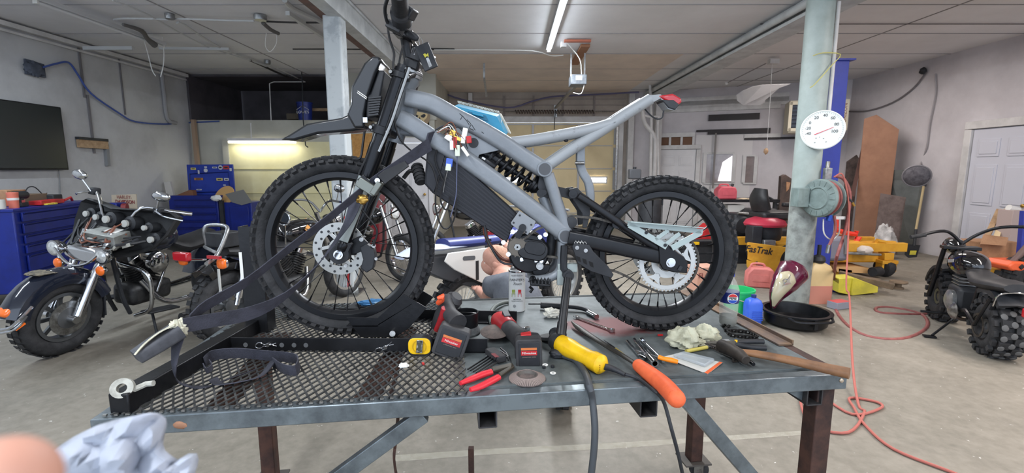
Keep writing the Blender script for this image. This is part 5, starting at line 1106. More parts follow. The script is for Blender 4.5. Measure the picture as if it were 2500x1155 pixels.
obj('logo_red', MB().prism([(f @ V((.019 * math.cos(a_), .019 * math.sin(a_), .001))) for a_ in [math.radians(x) for x in range(20, 161, 14)]], V((0, -.0006, 0))), RED, t); obj('logo_blue', MB().prism([(f @ V((.019 * math.cos(a_), .019 * math.sin(a_), .001))) for a_ in [math.radians(x) for x in range(200, 341, 14)]], V((0, -.0006, 0))), mat('logo_blue', (30, 70, 170), .4), t)
text('logo_text', 'PEPSI', .0125, face(bc + V((-.004, -.0396, .127)), (-.1, -1, 0)), INK, t, .0003, bold=.0004); obj('cap', MB().lathe(bc, UP, [(.015, .212), (.0155, .214), (.0155, .226), (.014, .228)], 20), mat('cap_blue', (40, 60, 150), .4), t)
# tray with blue cloth behind the front wheel
c = TB(905, 760); t = one('parts_tray', MB().box(c + V((0, .02, .012)), (.2, .12, .024)), BLK, 'black flat tray under the blue cloth, behind the front wheel', 'tray', bev=.003)
one('blue_cloth', MB().blob(c + V((.02, .02, .034)), (.075, .04, .014), .5, 3, 30, 14, 21, TZ + .025), mat('cloth_blue', (50, 104, 150), .9, rgb2=(150, 176, 190), ns=12, w=(.55, .66)), 'bunched blue shop cloth on the black tray behind the front wheel', 'cloth')
one('spray_nozzle', MB().tube([TB(1655, 742, .008), TB(1680, 744, .008)], .008, 8).tube([TB(1680, 744, .008), TB(1700, 745, .008)], .006, 8), mat('dark_green', (44, 62, 50), .6), 'small dark green fitting seen through the rear wheel', 'fitting')
# --- foreground: plastic bag and fingertip at the lower left of the lens
bg = MB(); b_ = lambda u, v, y: PY(u, v, y)
BAG = mat('cloudy_film', (168, 174, 186), .6, alpha=.93, rgb2=(160, 166, 180), ns=8, spec=.3); n_, m_ = 34, 18; top = [(60, 1175), (130, 1110), (215, 1055), (290, 1030), (350, 1010), (395, 1012), (398, 1045), (392, 1085), (430, 1128), (475, 1112), (470, 1160), (440, 1190)]
tp = smooth([V((u, v, 0)) for u, v in top], 3); vs = []; fs = []
for i, p in enumerate(tp):
    for j in range(m_):
        f = j / (m_ - 1); u = p.x * (1 - f) + 150 * f; v = p.y * (1 - f) + 1330 * f; w_ = .40 + .025 * noise.noise(V((u / 60, v / 60, 0))) - .03 * math.sin(f * PI) + .006 * noise.noise(V((u / 22, v / 22, 3)))
        vs.append(PY(u, v, w_))
n_ = len(tp)
for i in range(n_ - 1):
    for j in range(m_ - 1): fs.append((i * m_ + j, (i + 1) * m_ + j, (i + 1) * m_ + j + 1, i * m_ + j + 1))
bg.add(vs, fs); o = one('plastic_bag', bg, BAG, 'cloudy white plastic bag held out of focus at the lower left corner', 'bag'); q = o.modifiers.new('thickness', 'SOLIDIFY'); q.thickness = .003
SKIN = mat('skin', (198, 150, 132), .6, rgb2=(184, 136, 118), ns=20)
pr_ = thing('person', 'person holding the camera, only a blurred fingertip shows in the lower left corner', 'person', PY(-120, 1240, .12))
obj('finger', MB().tube([PY(-420, 1460, .20), PY(-240, 1370, .15), PY(-90, 1270, .115), PY(0, 1195, .10)], [.013, .0125, .012, .0112], 18, sm=4).ell(PY(4, 1190, .10), (.0114, .0114, .0114)), SKIN, pr_, sub=1)
obj('fingernail', MB().ell(PY(-60, 1185, .110), (.006, .0015, .007), (0, .6, 0)), mat('nail', (226, 178, 164), .3), pr_)
# ================= LEFT SIDE =================
def wl(u, v, off=.02): return PX(u, v, LX + off)
tv = thing('television', 'large black flat television mounted on the left wall', 'television', (LX + .04, 6.2, 1.5)); obj('case', MB().box((LX + .07, 6.25, 1.94), (.05, 1.58, .90)), BLKM, tv, bev=.006); obj('screen', MB().box((LX + .097, 6.25, 1.945), (.004, 1.54, .86)), mat('screen_glass', (40, 44, 44), .22, spec=.7), tv); obj('wall_mount', MB().box((LX + .03, 6.25, 1.9), (.06, .5, .4)), BLK, tv)
one('tv_cable', MB().tube([wl(143, 413, .03), wl(146, 440, .02), wl(147, 480, .02)], .006, 6), mat('cable_grey2', (120, 122, 124), .6), 'thin grey cable hanging below the television', 'cable')
t = thing('wall_board', 'pale wood board with dark edge on the wall right of the television', 'board', wl(225, 355)); a, b = wl(190, 350, .04), wl(262, 355, .04); obj('board', MB().bar(a, b, .04, .12, up=UP), WOOD, t); obj('dark_edge', MB().bar(a + UP * .08, b + UP * .08, .06, .04, up=UP), BLK, t); obj('bracket', MB().bar(wl(259, 352, .03), wl(263, 405, .03), .05, .05, up=(0, 1, 0)), mat('bracket_grey', (124, 126, 128), .6), t)
t = thing('wall_vent', 'dark square vent stuffed with cloth high on the left wall', 'vent', wl(82, 170)); obj('opening', MB().prism([wl(u, v, .02) for u, v in ((57, 143), (103, 157), (108, 190), (60, 181))], (.03, 0, 0)), mat('vent_slate', (78, 84, 96), .8, rgb2=(58, 64, 76), ns=9), t); obj('rag_fold', MB().blob(wl(84, 168, .06), (.03, .12, .09), .5, 3, 20, 12, 4), mat('vent_slate', (0, 0, 0)), t)
one('blue_hose', MB().tube([wl(103, 165, .06), wl(140, 155, .05), wl(168, 153, .05), wl(190, 182, .05), wl(222, 228, .05), (LX + .06, PX(280, 275, LX).y, PX(280, 275, LX).z), wl(330, 297, .06), wl(400, 303, .06), PY(450, 300, 9.9), PY(535, 296, 9.9)], .014, 8, sm=4), mat('hose_blue', (62, 84, 150), .5), 'blue air hose draped along the left wall', 'hose')
one('drop_pipe', MB().tube([wl(393, 170, .03), wl(400, 230, .03), wl(408, 290, .03), wl(430, 300, .03)], .035, 8, sm=3), mat('pipe_grey', (150, 150, 152), .6), 'grey pipe bending down the left wall beside the loft opening', 'pipe')
t = PY(397, 480, 9.4); one('corner_stud', MB().box((LX + .15, 9.85, 1.25), (.07, .07, 2.5)), mat('stud_brown', (158, 134, 112), .8), 'brown timber stud standing in the left rear corner', 'timber')
# rolling tool chest against the left wall
a, b = V((-5.28, 4.98, 0)), V((-5.70, 6.48, 0)); dd = (b - a).normalized(); Lc = (b - a).length; nn = V((dd.y, -dd.x, 0))
X = Matrix((dd, nn, UP)).transposed().to_4x4(); X.translation = a - nn * 0
# local: x along front, y outward toward the room, z up  (front plane y=0)
ch = None
with xform(X):
    ch = thing('tool_chest', 'blue rolling tool chest with wide drawers against the left wall', 'tool chest', (Lc / 2, -.3, 0))
    obj('cabinet', MB().box((Lc / 2, -.30, .61), (Lc, .58, .90)), BLU, ch, bev=.012); obj('top_rim', MB().box((Lc / 2, -.3, 1.065), (Lc + .02, .6, .03)), BLU, ch, bev=.004)
    for z0, z1 in ((.93, 1.04), (.80, .92), (.69, .79), (.58, .68), (.38, .57), (.19, .37)):
        d_ = obj('drawer', MB().box((Lc / 2 + .02, .006, (z0 + z1) / 2), (Lc - .14, .02, z1 - z0 - .012)), BLU, ch, bev=.003); obj('drawer_lip', MB().prism([(.1, .016, z1 - .03), (Lc - .06, .016, z1 - .03), (Lc - .06, .034, z1 - .012), (.1, .034, z1 - .012)], (0, 0, .006)), mat('lip_dark_blue', (16, 28, 92), .35), d_)
    for x in (.12, Lc - .12): w_ = obj('caster', MB().lathe((x, -.08, .07), (0, 1, 0), [(.02, -.02), (.065, -.018), (.068, 0), (.065, .018), (.02, .02)], 20), RUB, ch); obj('caster_fork', MB().box((x, -.08, .13), (.06, .06, .05)), BLK, w_)
    obj('base_timber', MB().box((Lc / 2 + .2, -.1, .10), (Lc - .5, .1, .09)), WOOD, ch)
    zt = 1.081
    def put(nm, x, y, z=0): return (x, y, zt + z)
    t = thing('coffee_mug', 'white ceramic mug on the near end of the blue chest', 'mug', (.02, -.12, zt)); obj('cup', MB().lathe2((.02, -.12, zt), UP, [(.001, 0), (.038, 0), (.042, .005), (.042, .1), (.038, .1), (.037, .01), (.001, .01)], 24), mat('mug_white', (196, 194, 188), .4), t); obj('handle', MB().torus((.065, -.12, zt + .052), (0, 1, 0), .026, .006, 20, 8), mat('mug_white', (0, 0, 0)), t)
    t = thing('drink_tumbler', 'salmon and orange tumbler beside the white mug', 'cup', (.18, -.1, zt)); obj('cup', MB().lathe((.18, -.1, zt), UP, [(.04, 0), (.048, .15), (.05, .16), (.05, .168), (.02, .17)], 24), mat('tumbler_salmon', (214, 116, 96), .5), t); obj('band', MB().lathe((.18, -.1, zt), UP, [(.0465, .085), (.0485, .11)], 24), WHT, t)
    t = thing('cordless_drill', 'black drill lying with its battery up beside the salmon tumbler', 'power tool', (.36, -.15, zt)); obj('body', MB().tube([(.28, -.15, zt + .13), (.46, -.15, zt + .13)], .045, 14).box((.36, -.15, zt + .07), (.05, .06, .1)), BLK, t, bev=.006); obj('battery', MB().box((.37, -.15, zt + .025), (.12, .08, .05)), BLK, t, bev=.008); obj('label', MB().box((.36, -.117, zt + .06), (.05, .003, .03)), mat('label_pink', (200, 90, 90), .5), t)
    one('red_tray', MB().box((.72, -.1, zt + .03), (.42, .12, .05)), RED, 'long red tray on the blue chest', 'tray', bev=.005); one('yellow_gauge', MB().box((.62, -.03, zt + .01), (.14, .05, .018)).box((.7, -.03, zt + .012), (.05, .06, .02)), mat('gauge_yellow', (200, 180, 70), .5), 'small yellow gauge in front of the red tray', 'gauge', bev=.003)
    one('cardboard_box', MB().box((.62, -.42, zt + .09), (.3, .2, .18)), CARD, 'small open cardboard box at the back of the blue chest', 'box', bev=.004)
    t = thing('parts_box', 'brown parts box with coiled leads, next to the small cardboard box', 'box', (.85, -.38, zt)); obj('box', MB().box((.85, -.38, zt + .06), (.4, .22, .12)), mat('box_brown', (116, 98, 80), .8), t, bev=.004); obj('lead', MB().tube([(.7, -.3, zt + .12), (.78, -.3, zt + .2), (.9, -.3, zt + .2), (1.0, -.28, zt + .1), (1.1, -.3, zt + .12)], .006, 6, sm=4), BLK, t)
    one('coiled_lead', MB().torus((.25, -.38, zt + .10), (.2, 1, .5), .16, .005, 30, 6), BLK, 'thin black lead looped behind the salmon tumbler', 'cable'); one('orange_block', MB().box((.48, -.28, zt + .05), (.1, .08, .09)), mat('block_orange', (190, 92, 66), .6), 'orange block behind the black drill', 'block', bev=.006)
    one('black_case', MB().box((1.12, -.3, zt + .05), (.18, .2, .1)), BLK, 'black case at the far end of the blue chest', 'case', bev=.01); one('red_clamp', MB().tube([(1.0, -.08, zt + .03), (1.14, -.08, zt + .06), (1.2, -.1, zt + .02)], .015, 8), RED, 'red clamp at the far end of the red tray', 'clamp')
# printed cardboard
t = thing('cardboard_sign', 'printed cardboard carton side leaning behind the fairing', 'cardboard', PY(305, 540, 6.9)); P = [PY(u, v, 6.9) for u, v in ((272, 476), (332, 474), (345, 662), (280, 662))]; obj('sheet', MB().prism(P, (0, .012, 0)), mat('carton_tan', (186, 172, 152), .8), t)
RP = mat('print_red_brown', (134, 62, 62), .7); f = face(PY(303, 482, 6.893), (0, -1, 0), (.04, 0, 1)); text('lettering', 'HARLEY-', .07, Matrix.Translation((0, 0, .0)) @ f, RP, t, .0004, sx=.8); f = face(PY(305, 493, 6.893), (0, -1, 0), (.04, 0, 1)); text('lettering', 'DAVIDSON', .07, f, RP, t, .0004, bold=.002, sx=.8)
obj('chevron', MB().tube([PY(300, 535, 6.892), PY(315, 512, 6.892), PY(330, 535, 6.892)], .014, 4).tube([PY(292, 520, 6.892), PY(305, 505, 6.892)], .012, 4), mat('print_red_brown', (0, 0, 0)), t)
t = thing('blue_vice', 'blue bench vice with a red front standing behind the fairing', 'vice', PY(290, 530, 6.6)); obj('body', MB().box(PY(281, 508, 6.6), (.19, .18, .15)), BLU, t, bev=.01); obj('red_screw', MB().cyl(PY(299, 509, 6.56), PY(311, 509, 6.58), .07, n=20), mat('dull_red2', (120, 40, 44), .6), t); obj('stand', MB().box(V((PY(285, 508, 6.6).x, 6.6, .45)), (.1, .1, .9)), BLK, t)
# second blue chest with raised lid, near the rear wall
c0 = PY(468, 478, 8.8); x0, x1 = PY(408, 478, 8.8).x, PY(528, 478, 8.8).x; zt = c0.z
t = thing('tool_chest', 'blue tool chest with a sticker-covered raised lid by the loft wall', 'tool chest', ((x0 + x1) / 2, 9.1, 0)); w = x1 - x0; cx = (x0 + x1) / 2
obj('cabinet', MB().box((cx, 9.1, zt / 2 + .05), (w, .55, zt - .1)), BLU, t, bev=.01)
for k in range(6): z = zt - .13 - k * .135; d_ = obj('drawer', MB().box((cx + .04, 8.82, z), (w - .16, .02, .115)), BLU, t, bev=.003); obj('drawer_lip', MB().box((cx + .04, 8.80, z + .05), (w - .16, .02, .014)), mat('lip_dark_blue', (0, 0, 0)), d_)
lid = obj('lid', MB().prism([PY(u, v, 9.2) for u, v in ((455, 402), (567, 401), (573, 474), (461, 478))], (0, .04, 0)), mat('lid_blue', (38, 62, 156), .4, rgb2=(30, 50, 140), ns=4), t, bev=.004)
obj('lid_groove', MB().tube([PY(u, v, 9.195) for u, v in ((463, 425), (466, 470), (562, 468), (557, 420), (463, 425))], .008, 4), mat('lip_dark_blue', (0, 0, 0)), lid)
SK = {'y': mat('sticker_yellow', (206, 190, 110), .5), 'w': mat('sticker_white', (196, 198, 204), .5), 'r': mat('sticker_red', (180, 60, 60), .5), 'o': mat('sticker_orange', (176, 120, 60), .5)}
for u, v, w_, h_, c in ((472, 412, .10, .04, 'y'), (502, 408, .05, .03, 'w'), (502, 416, .075, .075, 'w'), (524, 409, .09, .03, 'w'), (538, 409, .085, .085, 'w'), (552, 409, .11, .07, 'r'), (563, 414, .04, .06, 'w'), (485, 437, .17, .045, 'o'), (536, 438, .12, .05, 'y'), (553, 438, .09, .05, 'w'), (486, 463, .1, .025, 'w'), (548, 452, .05, .02, 'w'), (485, 420, .03, .07, 'w')):
    p = PY(u, v, 9.19); obj('sticker', MB().box(p, (w_, .004, h_)) if h_ != w_ else MB().cyl(p, p + V((0, .004, 0)), w_ / 2, n=16), SK[c], lid)
    if w_ > .08: obj('sticker_print', MB().box(p - V((0, .004, 0)), (w_ * .6, .003, h_ * .35)), INK, lid)
x2 = PY(600, 478, 8.8).x; t = thing('tool_cabinet', 'blue side cabinet right of the sticker-covered chest', 'tool cabinet', ((x1 + x2) / 2 + .05, 9.1, 0)); obj('cabinet', MB().box(((x1 + x2) / 2 + .06, 9.12, .46), (x2 - x1 - .02, .5, .84)), BLU, t, bev=.01); obj('corner_post', MB().box((x1 + .06, 8.84, .48), (.07, .05, .88)), BLK, t); obj('door', MB().box(((x1 + x2) / 2 + .1, 8.86, .5), (x2 - x1 - .2, .02, .6)), BLU, t, bev=.004)
one('round_board', MB().lathe(PY(548, 480, 9.0), (-.25, -.9, .5), [(.02, 0), (.22, 0), (.22, .012), (.02, .012)], 30), mat('tan_board', (206, 164, 108), .7), 'round tan board leaning on the blue side cabinet', 'board')
one('grey_sheet', MB().prism([PY(u, v, 8.85) for u, v in ((550, 474), (594, 463), (616, 494), (590, 501), (566, 494))], (0, .01, .0)), mat('sheet_grey', (112, 112, 110), .7), 'grey sheet leaning over the round tan board', 'sheet')
one('white_rag', MB().blob(PY(528, 484, 8.75), (.09, .03, .05), .5, 3, 20, 12, 8), WHT, 'white rag hanging over the corner of the blue chest', 'rag'); one('brown_offcut', MB().prism([PY(u, v, 8.9) for u, v in ((425, 479), (462, 464), (470, 465), (473, 479))], (0, .1, 0)), mat('offcut_brown', (122, 84, 62), .8), 'brown wood offcut on top of the blue chest', 'offcut')
one('white_post', MB().prism([PY(u, v, 8.95) for u, v in ((400, 445), (415, 443), (424, 480), (408, 484))], (0, .05, 0)), mat('post_white', (190, 186, 180), .8), 'short white painted board leaning behind the blue chest', 'board'); one('brick_block', MB().box(PY(398, 502, 8.6), (.2, .12, .1)), mat('brick', (128, 92, 80), .9), 'reddish block on the wall ledge left of the blue chest', 'block') if 0 else None
# strip light and door panel; the panel's yellow holds the tube's glow
t = thing('tube_light', 'single bright strip light under the loft edge', 'light', PY(640, 347, 9.75)); a, b = PY(558, 347, 9.75), PY(722, 347, 9.75); obj('tube', MB().cyl(a, b, .022, n=10), emis('led_small', (255, 250, 235), 5), t); obj('housing', MB().bar(a + UP * .05, b + UP * .05, .09, .05), WPAINT, t); obj('wall_bracket', MB().box((a.x + .3, 9.85, a.z + .05), (.06, .24, .04)).box((b.x - .3, 9.85, a.z + .05), (.06, .24, .04)), WPAINT, t); obj('hanger', MB().cyl(PY(612, 300, 9.75), PY(614, 345, 9.75), .012, n=6), WPAINT, t)
area('strip_glow', (a + b) / 2 - UP * .04, 1.35, .05, 4, (1, .97, .8))
d = struct('door_5', MB().box((-4.62, 9.925, 1.03), (2.5, .03, 2.06)), YELW); mb = MB()
for z in (.5, 1.0, 1.5): mb.box((-4.62, 9.905, z), (2.5, .012, .014))
obj('panel_joint', mb, mat('joint_olive', (176, 170, 128), .8), d); obj('door_frame', MB().box((-5.92, 9.91, 1.05), (.12, .05, 2.1)).box((-3.34, 9.91, 1.05), (.08, .05, 2.1)), CREAM, d)
# loft things
t = thing('blue_bucket', 'blue plastic bucket standing on the loft edge', 'bucket', PY(746, 296, 10.3)); c = PY(746, 296, 10.3); obj('pail', MB().lathe2(c, UP, [(.001, 0), (.13, 0), (.155, .36), (.165, .36), (.165, .385), (.15, .385), (.125, .01), (.001, .01)], 28), mat('bucket_blue', (40, 56, 130), .4), t); text('store_name', "LOWE'S", .075, face(c + V((0.02, -.155, .17)), (0, -1, .08)), WHT, t, .0004); obj('handle', MB().tube([c + V((-.165, 0, .34)), c + V((0, -.19, .28)), c + V((.165, 0, .34))], .005, 6, sm=4), STEEL, t)
obj('store_gable', MB().tube([c + V((-.11, -.158, .22)), c + V((.02, -.163, .3)), c + V((.15, -.158, .22))], .004, 4), WHT, t)
one('loft_board', MB().bar(PY(760, 268, 10.6), PY(805, 268, 10.6), .05, .06), WOOD, 'short pale board lying in the dark loft', 'board'); one('loft_box', MB().box(PY(722, 292, 10.5) + V((0, 0, .06)), (.3, .2, .12)), mat('box_dim', (96, 88, 76), .9), 'small box beside the blue bucket on the loft', 'box')
one('loft_conduit', MB().tube([PY(745, 200, 9.9), PY(668, 200, 9.9), PY(658, 204, 9.9), PY(662, 295, 9.9)], .010, 6), WPAINT, 'thin white conduit running down across the dark loft', 'conduit')
one('hanging_cable', MB().tube([V((PY(738, 200, 9.85).x, 9.85, CH)), PY(738, 200, 9.85), PY(740, 290, 9.85), PY(746, 355, 9.8), PY(752, 360, 9.8)], .012, 6), BLK, 'black cord hanging over the loft front', 'cord')
struct('trim_18', MB().prism([PY(u, v, 9.9) for u, v in ((852, 328), (908, 325), (908, 386), (852, 386))], (0, .02, 0)), mat('osb_board', (198, 150, 88), .8, rgb2=(176, 128, 72), ns=16))
# carved skull plaque
c = PY(1026, 286, 9.9); t = thing('wall_plaque', 'round pale plaque with a carved grinning skull high on the wall', 'plaque', c); Y_ = V((0, -1, 0)); SKM = mat('skull_cream', (206, 186, 142), .7); obj('disc', MB().cyl(c, c + Y_ * .03, .20, n=30), mat('plaque_tan', (150, 132, 108), .8), t)
obj('skull', MB().ell(c + V((0, -.04, .04)), (.16, .03, .13)).box(c + V((.0, -.04, -.08)), (.17, .04, .10)), SKM, t, bev=.01)
for s_ in (-1, 1): obj('eye_socket', MB().prism([c + V((s_ * x, -.078, z)) for x, z in ((.02, .02), (.10, .06), (.13, .02), (.09, -.02), (.04, -.01))], Y_ * .004), BLK, t)
obj('nose_hole', MB().prism([c + V((x, -.075, z)) for x, z in ((-.02, -.05), (0, 0), (.02, -.05))], Y_ * .006), BLK, t)
for k in range(6): obj('tooth_gap', MB().box(c + V((-.06 + k * .024, -.063, -.09)), (.005, .004, .05)), BLK, t)
# ================= OTHER MOTORCYCLES AND THE PERSON =================
NAVY = mat('deep_navy_gloss', (24, 30, 44), .15, coat=.8, rgb2=(34, 38, 50), ns=5); SEAT = mat('seat_vinyl', (32, 32, 34), .5, rgb2=(44, 44, 46), ns=9); ENG = mat('engine_dark', (60, 60, 60), .5, .5, rgb2=(38, 38, 40), ns=12); CAST = mat('cast_wheel', (96, 98, 100), .4, .6)
LENS = mat('headlamp_glass', (226, 228, 226), .12, .3, rgb2=(170, 172, 172), ns=30)
YA = V((0, 1, 0))
def w_tyre(nm, c, R, r, par, ax=YA, n=0, hubm=CAST, sp=6, blk=.012, wfac=1):
    """plain road wheel: tyre section r, cast spokes"""
    c = V(c); rim = obj(nm, MB().lathe2(c, ax, [(R - 2 * r + .012, -r * .75), (R - 2 * r + .012, r * .75), (R - 2 * r - .015, r * .7), (R - 2 * r - .02, 0), (R - 2 * r - .015, -r * .7)], 40), hubm, par); d, s, u = frame(V(ax))
    tm_ = MB().lathe2(c, ax, [(R - r + r * math.cos(t) * (1 if math.cos(t) < 0 else .95), r * math.sin(t) * 1.05) for t in [2 * PI * j / 14 for j in range(14)]], 48)
    for i in range(n):
        for sg in (-1, 1):
            t = 2 * PI * (i + (.5 if sg > 0 else 0)) / n; rad = s * math.cos(t) + u * math.sin(t); tn = -s * math.sin(t) + u * math.cos(t); tm_.box(c + rad * (R + blk * .1) + d * sg * r * .42, (2 * PI * R / n * .62, r * .62, blk * 1.6), Matrix((tn, d, rad)).transposed())
            tm_.box(c + rad * (R - r * .28) + d * sg * r * .98, (2 * PI * R / n * .5, r * .3, r * .42), Matrix((tn, d, rad)).transposed()) if blk > .014 else None
    obj('tyre', tm_, RUB, rim); obj('hub', MB().lathe(c - V(ax) * .06, ax, [(.02, 0), (.05, .01), (.04, .03), (.04, .09), (.05, .11), (.02, .12)], 20), hubm, rim)
    for i in range(sp):
        t = 2 * PI * i / sp; q = s * math.cos(t) + u * math.sin(t); obj('spoke', MB().bar(c + q * .03, c + q * (R - 2 * r), .03 if sp < 12 else .004, .02 if sp < 12 else .004, up=ax), hubm, rim)
    return rim
def heads(par, base, nm='cylinder'):
    for s_ in (-1, 1):
        a = V(base); e = a + V((s_ * .13, 0, .24)); mb = MB()
        for k in range(8): p = a.lerp(e, .25 + k * .09); mb.sweep([p, p + (e - a).normalized() * .008], rrect(.15, .15, .03, 3), up=YA)
        o = obj(nm, mb.tube([a, e], .06, 12), ENG, par); obj('rocker_cover', MB().sweep([e - (e - a).normalized() * .01, e + (e - a).normalized() * .05], rrect(.15, .13, .03, 3), up=YA), CHR, o, bev=.006)
def lampset(par, c, r, fwd, nm='passing_lamp'):
    c = V(c); f = V(fwd).normalized(); o = obj(nm, MB().lathe(c - f * .09, f, [(.01, 0), (r * .6, .015), (r, .06), (r * 1.04, .085), (r * 1.04, .095), (r * .9, .096)], 24), CHR, par); obj('lens', MB().lathe(c, f, [(r * .92, 0), (r * .7, .012), (.001, .02)], 24), LENS, o); return o
# --- touring bike without its fairing, front at the origin, forward = +x
hx_, hy_ = FL(150, 868).x - .02, FL(150, 868).y + .02
HX = place((hx_ - .02, hy_ + .02, 0), math.atan2(-.97, -.17), -.13)
with xform(HX):
    h = thing('touring_motorcycle', 'dark touring motorcycle with an opened front fairing, nearest the blue chest', 'motorcycle', (-.8, 0, 0))
    fwl = w_tyre('front_wheel', (0, 0, .325), .325, .068, h, n=34, blk=.004, sp=8); obj('brake_disc', MB().ring((0, .085, .325), YA, .11, .06, .006, 40), STEEL, fwl); obj('hub_cover', MB().lathe((0, .07, .325), YA, [(.09, 0), (.085, .02), (.04, .03)], 24), CAST, fwl)
    R_ = .375; arc = [(R_ * math.cos(t), R_ * math.sin(t) + .33) for t in [math.radians(x) for x in range(14, 160, 12)]]
    fe = obj('front_fender', MB().sweep([V((x, 0, z)) for x, z in arc], [(-.088, -.10), (-.10, -.06), (-.09, -.01), (-.05, .02), (0, .03), (.05, .02), (.09, -.01), (.10, -.06), (.088, -.10), (.06, -.02), (0, .01), (-.06, -.02)], up=(0, 0, 1)), NAVY, h)
    obj('fender_trim', MB().tube([(.26, -.10, .50), (.35, -.105, .42), (.40, -.08, .37), (.42, 0, .355), (.40, .08, .37), (.35, .105, .42), (.26, .10, .50)], .012, 8, sm=3).tube([(.30, -.105, .44), (.37, -.1, .36), (.41, 0, .325), (.37, .1, .36), (.30, .105, .44)], .010, 8, sm=3), CHR, fe)
    obj('fender_lamp', MB().ell((.345, 0, .475), (.055, .055, .03), (0, .75, 0), pw=.6), AMB, fe); obj('lamp_bezel', MB().lathe2((.340, 0, .462), (.75, 0, .7), [(.055, 0), (.065, 0), (.065, .01), (.055, .01)], 24), CHR, fe); obj('side_marker', MB().box((.34, .103, .37), (.07, .006, .016), (0, .5, 0)), AMB, fe)
    obj('fender_scuff', MB().blob((.12, 0, .715), (.10, .07, .008), .4, 4, 20, 10, 3), mat('scuff_tan', (120, 112, 96), .9, rgb2=(60, 60, 58), ns=40), fe)
    for s_ in (-1, 1):
        f_ = obj('fork_leg', MB().cyl((-.02, s_ * .125, .30), (-.32, s_ * .125, .98), .030, n=18).cyl((-.02, s_ * .125, .30), (-.16, s_ * .125, .62), .036, n=18), CHR, h); obj('axle_cap', MB().cyl((.0, s_ * .10, .32), (.0, s_ * .165, .32), .03, n=16), CHR, f_)
        lampset(h, (-.14, s_ * .235, .83), .062, (1, 0, -.05)); t_ = obj('turn_signal', MB().lathe((-.15, s_ * .21, .705), (1, 0, 0), [(.02, -.05), (.042, -.02), (.042, .0)], 20), CHR, h); obj('amber_lens', MB().ell((-.148, s_ * .21, .705), (.018, .041, .041)), AMB, t_); obj('lamp_arm', MB().cyl((-.17, s_ * .235, .79), (-.17, s_ * .21, .73), .014, n=10), CHR, h)
    obj('nacelle', MB().prism([(-.16, y, z) for y, z in ((-.2, .83), (-.13, .86), (.13, .86), (.2, .83), (.16, .77), (.08, .74), (-.08, .74), (-.16, .77))], (-.12, 0, .04)), CHR, h, bev=.02)
    obj('trim_bar', MB().tube([(-.13, -.21, .84), (-.12, -.12, .76), (-.11, 0, .725), (-.12, .12, .76), (-.13, .21, .84)], .011, 8, sm=4), CHR, h)
    # open fairing: dark shell with everything inside exposed
    FR = V((0, 0, 0)); fo = [(-.50, 1.20), (-.44, 1.235), (-.28, 1.235), (0, 1.22), (.28, 1.235), (.44, 1.235), (.50, 1.20), (.47, 1.05), (.40, .92), (.26, .85), (.12, .83), (-.12, .83), (-.26, .85), (-.40, .92), (-.47, 1.05)]
    def fp_(y, z, d=0): return V((-.24 - (z - .83) * .45 - abs(y) * .32 + d, y, z - .05))
    sh_ = obj('inner_fairing', MB().add([fp_(y, z) for y, z in fo] + [fp_(y * .86, 1.03 + (z - 1.03) * .82, -.12) for y, z in fo] + [fp_(y * 1.02, 1.03 + (z - 1.03) * 1.04, -.02) for y, z in fo] + [fp_(y * .9, 1.03 + (z - 1.03) * .86, -.16) for y, z in fo],
        [(i, (i + 1) % 15, 15 + (i + 1) % 15, 15 + i) for i in range(15)] + [(i, (i + 1) % 15, 30 + (i + 1) % 15, 30 + i) for i in range(15)] + [tuple(range(15, 30))] + [(30 + i, 30 + (i + 1) % 15, 45 + (i + 1) % 15, 45 + i) for i in range(15)] + [tuple(range(45, 60))]), mat('fairing_black', (46, 47, 49), .6, rgb2=(32, 33, 35), ns=7, bump=.2, bs=200), h)
    for y, z, r in ((-.33, 1.12, .052), (-.16, 1.12, .05), (.0, 1.13, .062), (.15, 1.11, .062), (.30, 1.09, .045), (.38, 1.0, .055)):
        c_ = fp_(y, z, -.04); g_ = obj('gauge_body', MB().lathe(c_, (1, 0, .1), [(r, -.08), (r, .0), (r * .6, .012), (r * .55, .03)], 20), BLK, sh_); obj('gauge_plug', MB().lathe(c_ + V((.03, 0, 0)), (1, 0, .1), [(r * .5, 0), (r * .5, .02), (r * .3, .022)], 16), mat('plug_white', (176, 176, 172), .5), g_)
    rd = obj('radio_box', MB().box(fp_(.05, .985, -.02), (.15, .32, .11), (0, .25, 0)), mat('radio_zinc', (150, 152, 148), .45, .5, rgb2=(124, 126, 122), ns=12), sh_, bev=.004); obj('radio_label', MB().box(fp_(.09, 1.048, .0), (.08, .12, .003), (0, .25, 0)), WHT, rd); obj('radio_plug', MB().box(fp_(.0, .97, .058), (.02, .05, .03)).box(fp_(.08, .965, .058), (.02, .06, .03)), mat('plug_white', (0, 0, 0)), rd)
    w9 = random.Random(5)
    for i in range(16):
        y0, y1 = w9.uniform(-.36, .36), w9.uniform(-.36, .4); obj('loom', MB().tube([fp_(y0, w9.uniform(.93, 1.12), .0), fp_((y0 + y1) / 2, w9.uniform(.86, .98), .10), fp_(y1, w9.uniform(.9, 1.08), .02)], .006 if i % 3 else .012, 6, sm=4), BLK if i % 7 else mat('wire_brown', (0, 0, 0)), sh_)
    obj('connector_bunch', MB().box(fp_(.27, .95, .05), (.03, .09, .03), (.4, 0, 0)).box(fp_(.20, .93, .06), (.03, .06, .02), (.9, 0, 0)), mat('conn_grey', (170, 168, 158), .6), sh_)
    # bars, mirrors
    hb_ = obj('handlebar', MB().tube([(-.46, -.12, 1.06), (-.50, -.22, 1.24), (-.58, -.36, 1.27), (-.66, -.44, 1.26)], .014, 10, sm=3).tube([(-.46, .12, 1.06), (-.50, .22, 1.20), (-.58, .36, 1.20), (-.70, .47, 1.16)], .014, 10, sm=3), CHR, h)
